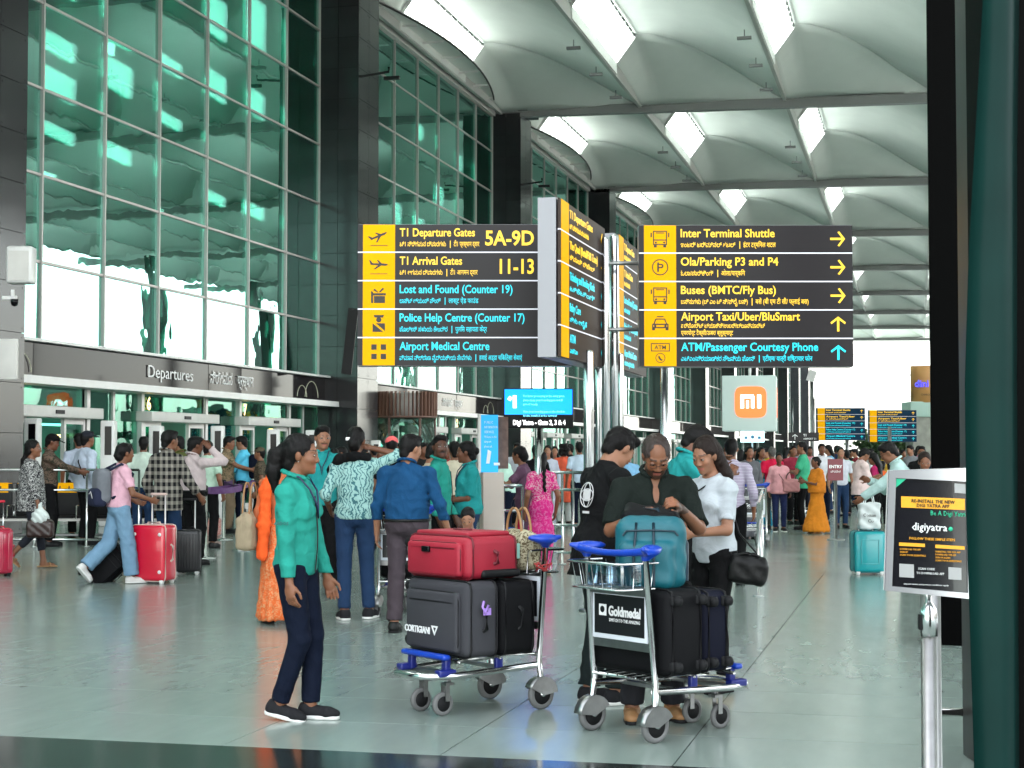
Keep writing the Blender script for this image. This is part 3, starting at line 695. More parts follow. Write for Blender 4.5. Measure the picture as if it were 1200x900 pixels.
def rotm(ax, deg):
    c, s = math.cos(R(deg)), math.sin(R(deg))
    return np.array({'x': [[1,0,0],[0,c,-s],[0,s,c]], 'y': [[c,0,s],[0,1,0],[-s,0,c]], 'z': [[c,-s,0],[s,c,0],[0,0,1]]}[ax])
def person(label, loc, face, h=1.7, fem=False, res=.012, skin=SK1, top=None, bot=None, shoe=M_BLACK, hair='short', hairm=None,
           lean=0, twist=0, head=(0, 0, 0), hl=None, hr=None, fl=(-.09, 0, 0), fr=(.09, .02, 0), fat=0., toe=(8, -8), cap=None, group=None,
           beard=False, sleeve=None, hem=None, belt=None, drop=.0, cat='man', must=False, extra=None, heel=(0, 0), kneeb=.04, elbow=None, longh=.35, curl=(.5,.5), lips=(.42,.12,.10)):
    """face: heading relative to looking away from the camera, anticlockwise (90 = screen left, -90 = right, 180 = to camera).
       left side is x<0.  hl/hr are hand targets in body space."""
    s = h/1.69; root = thing('person', label, cat, loc, PSI+R(face), group, s); res = res/s
    fw = .92 if fem else 1.0; sw = (.155 if fem else .183)+fat*.05; Zp = .92-drop
    Mt = rotm('z', twist)@rotm('x', -lean)            # torso frame
    pel = V(0, -.02*math.sin(R(lean))*3, Zp); T = lambda x, y, z: pel+Mt@V(x, y, z)
    rt, fwd, up = Mt[:, 0], Mt[:, 1], Mt[:, 2]
    nb = T(0, -.01, .54); sh = {-1: T(-sw+.008, -.01, .436), 1: T(sw-.008, -.01, .436)}
    hx, hy_, ht = head; Hm = Mt@rotm('x', lean*.5)@rotm('z', hx)@rotm('x', -hy_)@rotm('y', ht)
    hc = nb+Mt@V(0, .012, .030)+Hm@V(0, .018, .100); Hp = lambda x, y, z: hc+Hm@V(x, y, z)
    # limbs
    wr = {}; el = {}
    for sd, tg in ((-1, hl), (1, hr)):
        if tg is None: tg = (sd*(sw+.075), .03, Zp-.06)
        tg = V(*tg); po = V(sd*.5, -1, -.35) if elbow is None or elbow.get(sd) is None else V(*elbow[sd])
        el[sd], wr[sd] = ik(sh[sd], tg, .285, .25, po)
    kn = {}; an = {}; ft = {}
    for sd, f, tq, he in ((-1, fl, toe[0], heel[0]), (1, fr, toe[1], heel[1])):
        hip = V(sd*.088, 0, Zp-.03); A = V(f[0], f[1], .085+f[2]+.10*math.sin(R(he)))
        kn[sd], an[sd] = ik(hip, A, .408, .405, V(sd*.05, 1, .0)); ft[sd] = rotm('z', tq)@rotm('x', -he)
    F = Field()                                        # --- body
    chw = .150*fw+fat*.05
    F.el(T(0, 0, .33), (chw, .10+fat*.06, .165), Mt, .05).el(T(0, .0, .17), (.125*fw+fat*.13, .098+fat*.14, .15), Mt, .06).el(T(0, -.005, .0), (.15 if not fem else .158, .105, .12), Mt, .06)
    F.rc(sh[-1]*.97+T(0,0,.475)*.03, sh[1]*.97+T(0,0,.460)*.03, .045, .045, .05)
    for sd in (-1, 1): F.rc(nb-up*.055, sh[sd], .048, .044, .04)
    F.rc(nb-up*.03, Hp(0, -.02, -.055), .062 if not fem else .052, .052 if not fem else .045, .03)
    for sd in (-1, 1):
        F.rc(sh[sd], el[sd], .052*fw+fat*.01, .040*fw, .03).rc(el[sd], wr[sd], .040*fw, .026*fw, .015)
        hip = V(sd*.088, 0, Zp-.03)
        lg = 1.0 if bot is None or bot.get('k') == 'shorts' else .80
        F.rc(hip, kn[sd], .082*lg, .054*lg, .04).rc(kn[sd], kn[sd]*.25+an[sd]*.75, .053*lg, .040*lg, .02).rc(kn[sd]*.3+an[sd]*.7, an[sd], .041*lg, .036, .02).rc(kn[sd]*.75+an[sd]*.25-V(0,.02*lg,0), kn[sd]*.5+an[sd]*.5-V(0,.012*lg,0), .045*lg, .035*lg, .03)
        A = an[sd]; Q = ft[sd]; F.rc(A, A+Q@V(0, -.02, -.045), .036, .032, .02).rc(A+Q@V(0, .0, -.045), A+Q@V(0, .13, -.06), .032, .024, .02)
        # hand: palm, four fingers, thumb
        fd = unit(wr[sd]-el[sd]); tgt = V(-sd*.75, .25, 0); pn = unit(tgt-(tgt@fd)*fd)      # palm faces the body
        ac = np.cross(fd, pn)*sd; W0 = wr[sd]; cu = curl[0 if sd < 0 else 1]; HM = np.stack([ac, pn, fd], 1)
        F.el(W0+fd*.045, (.040, .018, .052), HM, .018)
        rf = max(.0085, res*.9)
        if ac[1] < 0: ac = -ac
        for i, (o, ln) in enumerate(((.030, .040), (.010, .045), (-.010, .042), (-.029, .034))):
            b0 = W0+fd*.085+ac*o; c_ = cu*(.8+.25*i/3); d1 = fd*math.cos(c_)+pn*math.sin(c_); d2 = fd*math.cos(2*c_)+pn*math.sin(2*c_)
            F.rc(b0, b0+d1*ln, rf*1.05, rf, .004).rc(b0+d1*ln, b0+d1*ln+d2*ln*.8, rf, rf*.85, .004)
        b0 = W0+fd*.03+ac*.032+pn*.008; F.rc(b0, b0+fd*.035+ac*.022+pn*.012, rf*1.25, rf*1.1, .01).rc(b0+fd*.035+ac*.022+pn*.012, b0+fd*.068+ac*.024+pn*.022, rf*1.1, rf*.9, .004)
    # head with face
    F.el(Hp(0, -.012, .03), (.073, .093, .084), Hm, .02).el(Hp(0, .032, -.02), (.056 if fem else .060, .061, .082), Hm, .03).el(Hp(0, .042, -.075), (.040 if fem else .050, .044, .038), Hm, .03)
    F.el(Hp(0, .078, -.098), (.020, .014, .014), Hm, .02)
    for sd in (-1, 1):
        F.el(Hp(sd*.036, .066, -.028), (.022, .02, .02), Hm, .025)
        F.el(Hp(sd*.031, .099, .005), (.020, .016, .013), Hm, .012, 's')
        F.el(Hp(sd*.074, -.002, -.012), (.010, .019, .031), Hm@rotm('y', sd*12), .006)
        F.el(Hp(sd*.030, .082, .002), (.016, .010, .011), Hm, .004)
        F.el(Hp(sd*.013, .096, -.036), (.009, .011, .008), Hm, .006)
        F.rc(Hp(sd*.012, .086, .022), Hp(sd*.042, .074, .024), .009, .007, .012)
    F.rc(Hp(0, .088, .008), Hp(0, .104, -.030), .008, .0105, .012)
    F.rc(Hp(-.017, .083, -.062), Hp(.017, .083, -.062), .0075, .0075, .006).rc(Hp(-.014, .083, -.072), Hp(.014, .083, -.072), .008, .008, .006)
    vq = F.mesh(res if res < .0075 else res*1.25); X = (vq[0]-hc)@Hm
    base = V(*skin); cols = np.tile(base, (len(X), 1)); nz = np.sin(vq[0]@V(31, 47, 39))*.04+np.sin(vq[0]@V(91, -67, 53))*.03
    cols *= (1+nz)[:, None]
    def mixc(mk, c, a=1): cols[mk] = cols[mk]*(1-a)+V(*c)*a
    fr_ = X[:, 1] > .07
    mixc(fr_ & (np.abs(X[:, 2]+.067) < .011-.25*np.abs(X[:, 0])*.6) & (np.abs(X[:, 0]) < .026), V(*lips)*(base.sum()/.5), .75)
    mixc((np.abs(X[:, 2]-.028-.0*X[:, 0]) < (.0034 if fem else .0045)) & (np.abs(np.abs(X[:, 0])-.031) < .021) & (X[:, 1] > .06), (.015,.01,.008), .9 if res < .0075 else .6)
    mixc((X[:, 1] > .05) & (X[:, 2] < -.0) & (np.abs(X[:, 0]) > .02) & (np.abs(X[:, 0]) < .055) & (np.abs(X[:, 2]+.03) < .02), base*V(1.15, .95, .9), .5)
    if beard or must:
        mk = fr_ & (np.abs(X[:, 2]+.053) < .007) & (np.abs(X[:, 0]) < .032); mixc(mk, (.012,.009,.008), .92)
    if beard:
        mk = (X[:, 1] > .0) & (X[:, 2] < -.048-.35*np.maximum(0, X[:, 1]-.02)*0) & (X[:, 2] > -.125) & ~((np.abs(X[:, 0]) < .024) & (X[:, 2] > -.078) & fr_ & (X[:, 2] < -.06)); mixc(mk, (.02,.015,.012), .8)
    put('body', to_mesh(vq, 'body', cols), M_SKIN, root)
    if res*s < .0128:
        for sd in (-1, 1):
            c = Hp(sd*.030, .0815, .003); HM3 = Matrix(Hm.tolist()); rE = .0128; lk = math.radians(-min(max(hy_, 0), 35)*.5)
            def cap_(r, p0, p1, n=7, m=12):          # band of a ball around its x axis
                bb = MB(); vs = []
                for i in range(n+1):
                    ph_ = p0+(p1-p0)*i/n
                    for j in range(m+1):
                        th = -math.pi/2+math.pi*j/m; vs.append(HM3 @ Vector((r*1.12*math.sin(th), r*math.cos(th)*math.cos(ph_), r*math.cos(th)*math.sin(ph_))))
                bb.add(vs, [(i*(m+1)+j, (i+1)*(m+1)+j, (i+1)*(m+1)+j+1, i*(m+1)+j+1) for i in range(n) for j in range(m)], 0, True); return bb
            e = cap_(rE, -1.4, 1.4).build('eye', M_EYE, root, c)
            b = MB(); b.lathe([(.0001,-.002),(.0058,-.0012),(.0062,.0),(.0001,.0010)], n=10, M=HM3 @ Matrix.Rotation(lk, 3, 'X') @ Matrix.Rotation(-math.pi/2, 3, 'X')); b.build('iris', M_IRIS, e, Hm@V(0, (rE+.0002)*math.cos(lk), (rE+.0002)*math.sin(lk)))
            op = .32+lk*.9; lm = mat('lid_%d' % int(skin[0]*1000), tuple(x*.85 for x in skin), .5)
            cap_(rE+.0016, op, 1.6).build('eyelid', lm, e); cap_(rE+.0014, -1.5, -.42+lk*.5).build('eyelid', lm, e)
            b = MB(); b.tube([tuple(HM3 @ Vector(((rE+.002)*1.12*math.sin(t_), (rE+.002)*math.cos(t_)*math.cos(op), (rE+.002)*math.cos(t_)*math.sin(op)))) for t_ in np.linspace(-1.3, 1.3, 9)], .0013, 4); b.build('lashes', M_HAIR, e)
    # --- hair
    hm = hairm or M_HAIR
    if hair:
        F = Field(); big = .004 if hair == 'short' else .006
        up_n = Hm@unit(V(0, .62, -.78)); cut = []
        bald = hair == 'balding'
        lo_ = -.088 if hair in ('short', 'balding') else (-.07 if hair == 'crop' else -.10)
        F.el(Hp(0, -.020, .034 if not bald else .028), (.0785+big*.6, .0975+big, (.089+big if not bald else .092)), Hm, .01, cut=[(Hp(0, 0, lo_), -Hm[:, 2]), (Hp(0, -.035, lo_), Hm@unit(V(0, .75, -.66)))])
        if hair != 'crop' or True: F.rc(Hp(0, -.055, -.01), Hp(0, -.062, -.062), .060, .046 if not fem else .052, .02, cut=[(Hp(0, 0, lo_-.01), -Hm[:, 2])])
        F.el(Hp(0, .085, -.030 if not bald else -.02), (.064, .072, .108 if fem else .102), Hm, .010, 's')
        for sd in (-1, 1): F.el(Hp(sd*.088, .002, -.030), (.028, .030, .040), Hm, .006, 's')
        if bald: F.el(Hp(0, .085, .080), (.052, .052, .050), Hm, .012, 's')
        if hair == 'short' and not bald:
            F.el(Hp(0, .025, .088), (.066, .062, .034), Hm, .02); F.el(Hp(.02, .05, .098), (.04, .034, .020), Hm, .02)
        if hair == 'pony':
            F.el(Hp(0, -.10, .0), (.04, .04, .04), Hm, .02); b0 = Hp(0, -.115, .025); b1 = Hp(0, -.160, -.015)
            F.rc(Hp(0, -.085, .04), b0, .03, .03, .01).rc(b0, b1, .032, .043, .02).rc(b1, b1+V(0, -.012, -.10), .043, .046, .02).rc(b1+V(0, -.012, -.10), b1+V(0, 0, -.22), .046, .014, .02)
        if hair == 'bun': F.el(Hp(0, -.115, .0), (.042, .038, .042), Hm, .01)
        if hair == 'low': F.el(Hp(0, -.10, -.03), (.05, .04, .055), Hm, .02)
        if hair in ('long', 'braid'):
            b0 = Hp(0, -.055, .0); e0 = T(0, -.125, .475-.1)
            if hair == 'long':
                for o in (-.045, 0, .045):
                    F.rc(b0+Hm@V(o*.9, 0, 0), nb+Mt@V(o*1.3, -.07, -.02), .052, .045, .03).rc(nb+Mt@V(o*1.3, -.07, -.02), nb+Mt@V(o*1.2, -.115, -longh), .045, .02, .03)
            else:
                F.rc(b0, nb+Mt@V(0, -.085, .0), .045, .03, .03)
                for i in range(7): F.el(nb+Mt@V(.006*(-1)**i, -.11-.003*i, -.02-.045*i), (.028-.001*i,.026,.032), None, .008)
            for sd in (-1, 1): F.rc(Hp(sd*.06, -.01, .03), Hp(sd*.062, -.04, -.06), .026, .024, .02)
        if hair == 'curly':
            for i in range(26):
                a = random.uniform(0, 6.28); z_ = random.uniform(-.12, .12); rr = .105; F.el(Hp(rr*math.cos(a)*math.sqrt(1-(z_/.16)**2), -.045+abs(rr*math.sin(a))*-1*math.sqrt(1-(z_/.16)**2)*.8, z_), (.034,.034,.034), None, .02)
        if cap is None:
            amp = .0013
            F.noise(lambda P: amp*np.sin(P@V(320, 130, 40)+3*np.sin(P@V(60, 40, 50)))+1.5*amp*np.sin(P@V(-110, 90, 70)+2*np.sin(P@V(40, -70, 30))))
        hq = F.mesh(max(res*.9, .005)); put('hair', to_mesh(hq, 'hair'), hm, root)
        if res*s < .0075:
            vs_, Q_ = hq; nrm = np.zeros_like(vs_); fn = np.cross(vs_[Q_[:, 2]]-vs_[Q_[:, 0]], vs_[Q_[:, 3]]-vs_[Q_[:, 1]])
            for k_ in range(4): np.add.at(nrm, Q_[:, k_], fn)
            nrm /= np.linalg.norm(nrm, axis=1)[:, None]+1e-9; rs = np.random.default_rng(5); pk = rs.integers(0, len(vs_), 2600); ctr = Hp(0, -.02, .03); b = MB()
            for i in pk:
                p = vs_[i]; n_ = nrm[i]; dr = Hm@V(rs.normal()*.35, -.35 if fem else .25*rs.normal(), -1.0+.9*(p[2] > Hp(0,0,.10)[2])) + (Hm@V(0, -1 if fem else 1, 0))*.9*(p[2] > Hp(0,0,.10)[2])
                dr = unit(dr-(dr@n_)*n_); ln = rs.uniform(.012, .035); sd_ = unit(np.cross(dr, n_))*.0006; q0 = p-n_*.001; q1 = p+dr*ln*.5+n_*.0022; q2 = p+dr*ln+n_*rs.uniform(-.002, .0045)
                b.add([q0-sd_, q0+sd_, q1+sd_, q1-sd_, q2], [(0,1,2,3),(3,2,4)])
            tag(b.build('hair_strands', hm, root), kind='stuff')
    if cap is not None:
        F = Field(); F.el(Hp(0, -.012, .048), (.088, .104, .085), Hm, .01, cut=[(Hp(0, 0, .035), -Hm[:, 2])]); F.box(Hp(0, .125, .045), (.07, .06, .006), Hm@rotm('x', -12), .015, rd=.005)
        if isinstance(cap, tuple): F = Field(); F.el(Hp(0, -.01, .055), (.09, .108, .05), Hm, .01); cap = cap[0]
        put('cap', to_mesh(F.mesh(res), 'cap'), cap, root)
    # --- cloth folds
    ph = random.uniform(0, 9)
    def fold(a, zs=1.0):
        return lambda P: a*((np.abs(np.sin(P@V(14, 9, 19*zs)+ph+1.9*np.sin(P@V(7, 12, 9))))-.6)*1.1+(np.abs(np.sin(P@V(-24, 17, 15*zs)+1.7*np.sin(P@V(13, -9, 15)+ph)))-.6)*.9)
    # --- bottoms
    bk = (bot or {}).get('k', 'jeans'); bm_ = (bot or {}).get('m', cloth((.02,.035,.10)))
    if bot is not None:
        F = Field(); hipw = (.158 if fem else .152)+fat*.08
        w1 = {'jeans': (.092,.066,.055), 'skinny': (.090,.060,.047), 'loose': (.100,.092,.095), 'trouser': (.096,.075,.068), 'shorts': (.1,.085,.08)}.get(bk, (.096,.075,.068))
        if bk in ('skirt', 'saree'):
            rad = bot.get('r', .27); n = 10
            F.rc(T(0,0,.05), V(0,.0,.55), .135, .17, .05); F.el(T(0,-.01,.0), (.17,.13,.14), Mt, .06); F.rc(V(0,.0,.60), V(0,.02,.12), .17, rad, .06, cut=[(V(0,0,.045), V(0,0,-1))])
            F.noise(lambda P: .010*np.sin(np.arctan2(P[:, 1], P[:, 0])*17+1.5*np.sin(P[:, 2]*6+ph))*np.clip(1.1-P[:, 2], 0, 1)+fold(.008)(P))
        else:
            F.el(T(0, -.005, .01), (hipw+.008, .118+fat*.10, .125), Mt, .03)
            for sd in (-1, 1):
                hip = V(sd*.088, 0, Zp-.03); A = an[sd]; K = kn[sd]
                F.rc(hip, K, w1[0], w1[1], .03)
                if bk != 'shorts':
                    e = A+unit(K-A)*(.015 if not bot.get('crop') else .14); cutp = [(e, unit(A-K))]
                    F.rc(K, A-unit(K-A)*.03, w1[1], w1[2], .015, cut=cutp)
            F.plane(T(0, 0, bot.get('w', .13)), up)
            if bk == 'shorts': F.plane(V(0, 0, .52), V(0, 0, -1))
            F.noise(fold(.004 if bk in ('skinny', 'jeans') else .006, .8))
        put('skirt' if bk in ('skirt', 'saree') else 'trousers', to_mesh(F.mesh(res*1.6), 'bottoms'), bm_, root)
    # --- top
    if top is not None:
        tm = top['m']; slv = top.get('s', 'short'); hm_ = top.get('hem', -.02); ez = top.get('e', .014); F = Field()
        F.el(T(0, -.002, .325), (chw+ez+.006, .108+ez+fat*.06, .18), Mt, .05).el(T(0, .0, .17), (.132*fw+ez+fat*.13, .103+ez+fat*.14, .17), Mt, .07)
        F.el(T(0, -.005, .02), ((.158 if fem else .150)+ez+fat*.06, .112+ez+fat*.10, .15), Mt, .06)
        if hm_ < -.08: F.rc(T(0,0,0), T(0,0,hm_-.05), .14+ez, .165+ez, .08)
        if fem:
            for sd in (-1, 1): F.el(T(sd*.07, .085, .335), (.062, .05, .06), Mt, .035)
        F.rc(sh[-1]*.98+T(0,0,.48)*.02, sh[1]*.98+T(0,0,.460)*.02, .046+ez*.6, .046+ez*.6, .035).rc(nb-up*.085, nb-up*.025, .085, .060, .05)
        if ez > .02: F.el(T(0, .0, .06), (.165+ez, .125+ez, .085), Mt, .05)
        for sd in (-1, 1):
            S_, E_, W_ = sh[sd], el[sd], wr[sd]; r0, r1 = .047*fw+ez*.7+fat*.01, .041*fw+ez*.85
            if slv == 'short': cp = S_+(E_-S_)*top.get('sl', .72); F.rc(nb-up*.055, S_, .050+ez*.5, r0, .04); F.rc(S_, E_, r0, r1+.006, .03, cut=[(cp, unit(E_-S_))])
            elif slv == 'none': pass
            else:
                F.rc(nb-up*.055, S_, .050+ez*.5, r0, .04); F.rc(S_, E_, r0, r1, .03); f_ = 1.0 if slv == 'long' else .72 if slv == '3q' else .2; cp = E_+(W_-E_)*f_
                F.rc(E_, W_, r1, .034+ez*.6, .02, cut=[(cp, unit(W_-E_))])
        F.noise(fold(top.get('f', .006)))
        F.plane(T(0, 0, hm_), -up)
        vn = top.get('v', 0)
        sc_ = top.get('scoop', .03 if fem and not top.get('collar') else 0); F.el(nb+up*(.045-sc_*.3)+fwd*(.02+sc_*.3), (.068+sc_*.3, .075+sc_*.4, .055+sc_), Mt, .004, 's')
        if vn: F.rc(nb+up*.02+fwd*.08, T(0, .125+ez+fat*.06, .43-vn), .048, .010, .004, 's')
        put(top.get('name', 'shirt'), to_mesh(F.mesh(res*1.35), 'top'), tm, root)
        if top.get('collar'):
            F = Field(); n = 12; pts = []
            for i in range(n+1):
                a = math.pi/2+.35+(2*math.pi-.7)*i/n; pts.append(nb+Mt@V(.068*math.cos(a), .0+.070*math.sin(a), .018+.022*(-math.sin(a))))
            for a_, b_ in zip(pts[:-1], pts[1:]): F.rc(a_, b_, .007, .007, .006).rc(a_+Mt@V(0,0,-.014)+(a_-nb)*.15, b_+Mt@V(0,0,-.014)+(b_-nb)*.15, .009, .009, .012)
            put('collar', to_mesh(F.mesh(max(res*.75, .0055)), 'collar'), tm, root)
        if top.get('zip'):
            b = MB(); b.tube([tuple(T(.0, .125+.012*math.sin(z*9), z)) for z in np.linspace(.42, hm_+.02, 8)], .004, 5); b.build('zip', M_BLACK, root)
        if top.get('lany'):
            b = MB(); pts = [nb+Mt@V(x, y, z) for x, y, z in ((-.06,-.02,.02),(-.07,.06,-.01),(-.04,.125,-.09),(.0,.15,-.17),(.01,.155,-.25),(.02,.15,-.17),(.06,.12,-.08),(.075,.06,-.01),(.06,-.02,.02))]
            b.tube([tuple(p) for p in pts], .006, 5); b.build('lanyard', top['lany'], root)
        if top.get('belt'):
            F = Field(); F.el(T(0, -.002, hm_+.005), (.158+ez*.5+fat*.10, .118+ez*.5+fat*.14, .11), Mt, .02).plane(T(0,0,hm_-.008), -up).plane(T(0,0,hm_-.045+.06), up); put('belt', to_mesh(F.mesh(res), 'belt'), M_LEATH, root)
    # --- shoes
    if shoe is not None:
        for sd in (-1, 1):
            A = an[sd]; Q = ft[sd]; F = Field(); g_ = A+Q@V(0, 0, -.085)
            if shoe == 'sandal':
                F.box(g_+Q@V(0, .05, .012), (.045, .135, .010), Q, .005, rd=.008); F.rc(g_+Q@V(-.042,.09,.02), g_+Q@V(.042,.09,.02), .008, .008, .02); F.rc(g_+Q@V(-.038,.08,.055), g_+Q@V(.038,.08,.055), .013, .013, .03); sm = M_BROWNL
                put('sandal', to_mesh(F.mesh(max(res*.8,.006)), 'sandal'), sm, root); continue
            F.rc(A+Q@V(0,-.02,-.01), A+Q@V(0,-.03,-.045), .043, .042, .02).rc(g_+Q@V(0,-.03,.045), g_+Q@V(0,.10,.035), .043, .040, .03).el(g_+Q@V(0,.13,.035), (.044,.06,.032), Q, .03)
            F.p.append(('p', g_+Q@V(0,0,.012), -Q[:, 2], None, 0, .004, 'i', None, 1e9, None, None)); F.p.append(('p', A+Q@V(0,0,.01), Q[:, 2], None, 0, .004, 'i', None, 1e9, None, None))
            ob = put('shoe', to_mesh(F.mesh(max(res*.9,.006)), 'shoe'), shoe, root)
            F = Field(); F.rc(g_+Q@V(0,-.035,.012), g_+Q@V(0,.06,.012), .046, .046, .02).rc(g_+Q@V(0,.06,.012), g_+Q@V(0,.145,.012), .046, .042, .02).plane(g_, -Q[:, 2]).plane(g_+Q@V(0,0,.024), Q[:, 2])
            put('sole', to_mesh(F.mesh(max(res*.9,.006)), 'sole'), M_SOLE if (shoe.name.startswith('sneak') or shoe.name.startswith('cloth')) else M_RUB, ob)
    root['_j'] = 0; del root['_j']
    J = dict(sh=sh, el=el, wr=wr, T=T, nb=nb, Hp=Hp, Mt=Mt, root=root, s=s, Zp=Zp, fold=fold, res=res, up=up, fwd=fwd, kn=kn, an=an, chw=chw)
    if extra: extra(J)
    return J
def Wp(J, p):                       # body space -> world
    r = J['root']; return Vector(r.location)+Matrix.Rotation(r.rotation_euler.z, 3, 'Z') @ (Vector(tuple(p))*J['s'])
# ================================================================ SIGNS
def poly_disc(cx, cz, r, n=20): return [(cx+r*math.cos(2*math.pi*i/n), cz+r*math.sin(2*math.pi*i/n)) for i in range(n)]
def icon(kind, parent, x, z, s, y=-.003):
    b = MB(); Y0_, Y1_ = y-.003, y
    def P(pts): b.prism([(x+a*s, z+c*s) for a, c in pts], Y0_, Y1_)
    def ring(cx, cz, r, w=.05, n=20):
        for i in range(n):
            a0, a1 = 2*math.pi*i/n, 2*math.pi*(i+1)/n
            P([(cx+r*math.cos(a0), cz+r*math.sin(a0)), (cx+r*math.cos(a1), cz+r*math.sin(a1)), (cx+(r-w)*math.cos(a1), cz+(r-w)*math.sin(a1)), (cx+(r-w)*math.cos(a0), cz+(r-w)*math.sin(a0))])
    def frame(x0, z0, x1, z1, w=.05):
        P([(x0,z0),(x1,z0),(x1,z0+w),(x0,z0+w)]); P([(x0,z1-w),(x1,z1-w),(x1,z1),(x0,z1)]); P([(x0,z0+w),(x0+w,z0+w),(x0+w,z1-w),(x0,z1-w)]); P([(x1-w,z0+w),(x1,z0+w),(x1,z1-w),(x1-w,z1-w)])
    if kind == 'bus':
        frame(-.34, -.30, .34, .40); P([(-.3,-.08),(.3,-.08),(.3,-.03),(-.3,-.03)]); P([(-.2,.27),(.2,.27),(.2,.31),(-.2,.31)])
        for q in (-1, 1):
            P(poly_disc(q*.2, -.18, .05, 8)); P([(q*.16,-.42),(q*.30,-.42),(q*.30,-.30),(q*.16,-.30)][::q]); P([(q*.40,.08),(q*.46,.08),(q*.46,.30),(q*.40,.30)][::q])
    elif kind == 'taxi':
        P([(-.40,-.30),(-.26,-.30),(-.26,-.18),(-.40,-.18)]); P([(.26,-.30),(.40,-.30),(.40,-.18),(.26,-.18)]); frame(-.40, -.20, .40, .02, .06)
        P([(-.34,.0),(-.24,.26),(-.18,.26),(-.28,.0)]); P([(.28,.0),(.18,.26),(.24,.26),(.34,.0)]); P([(-.22,.22),(.22,.22),(.22,.27),(-.22,.27)]); P([(-.16,.34),(.16,.34),(.16,.39),(-.16,.39)])
        for q in (-1, 1): P(poly_disc(q*.25, -.09, .06, 8))
    elif kind == 'park':
        ring(0, 0, .40, .05); P([(-.14,-.22),(-.06,-.22),(-.06,.24),(-.14,.24)]); P([(-.06,.17),(.08,.17),(.16,.12),(.16,.0),(.08,-.05),(-.06,-.05),(-.06,.01),(.05,.01),(.09,.04),(.09,.09),(.05,.11),(-.06,.11)])
    elif kind == 'atm':
        frame(-.46, .06, .46, .46, .04); text('ATM', .28*s, (x, Y0_, z+.16*s), M_TXK, parent, 'lettering', .01, 'CENTER'); ring(0, -.26, .24, .03); P([(-.10,-.16),(-.04,-.16),(.0,-.26),(.08,-.34),(.12,-.32),(.08,-.40),(.0,-.38),(-.10,-.26)])
    elif kind in ('dep', 'arr'):
        t = math.radians(22 if kind == 'dep' else -4); ro = lambda p: (p[0]*math.cos(t)-p[1]*math.sin(t), p[0]*math.sin(t)+p[1]*math.cos(t)+.05)
        for q in ([(-.42,.0),(.30,.0),(.44,.05),(.40,.10),(.20,.11),(-.40,.08)], [(-.42,.04),(-.50,.22),(-.44,.22),(-.30,.08)], [(-.02,.03),(-.24,-.20),(-.16,-.20),(.16,.04)], [(.0,.09),(-.12,.26),(-.06,.26),(.14,.10)]): P([ro(p) for p in q])
        P([(-.42,-.38),(.42,-.38),(.42,-.35),(-.42,-.35)])
    elif kind == 'gift':
        P([(-.24,-.40),(.30,-.40),(.30,-.06),(-.24,-.06)]); P([(-.28,-.03),(.34,-.03),(.34,.08),(-.28,.08)]); P([(-.38,-.40),(-.28,-.40),(-.28,.12),(-.38,.2)]); P([(.0,.12),(.16,.34),(.26,.30),(.08,.12)]); P([(-.2,.30),(-.02,.12),(-.08,.12),(-.28,.22)])
    elif kind == 'police':
        P(poly_disc(.0, .17, .13, 12)); P([(-.20,.28),(.20,.28),(.26,.40),(-.26,.40)]); P([(-.30,-.42),(-.30,.0),(.22,-.42)]); P([(.30,-.42),(.30,.0),(-.14,.0),(.28,-.36)])
    elif kind == 'cross':
        for q in (-1, 1):
            for w in (-1, 1):
                P([(q*.36,w*.36),(q*.10,w*.36),(q*.10,w*.10),(q*.36,w*.10)] if q*w < 0 else [(q*.36,w*.36),(q*.36,w*.10),(q*.10,w*.10),(q*.10,w*.36)])
    return b.build('icon', M_TXK, parent)
def arrow(parent, x, z, s, ang, m, y=-.003):
    b = MB(); c, sn = math.cos(ang), math.sin(ang)
    for pts in ([(-.5,-.075),(.36,-.075),(.36,.075),(-.5,.075)], [(.0,-.46),(.12,-.52),(.52,.0),(.36,.02)], [(.0,.46),(.36,-.02),(.52,.0),(.12,.52)]):
        b.prism([(x+(a*c-d*sn)*s, z+(a*sn+d*c)*s) for a, d in pts], y-.003, y)
    return b.build('arrow', m, parent)
SW_, SH_, ST_ = 2.19, 1.46, .2
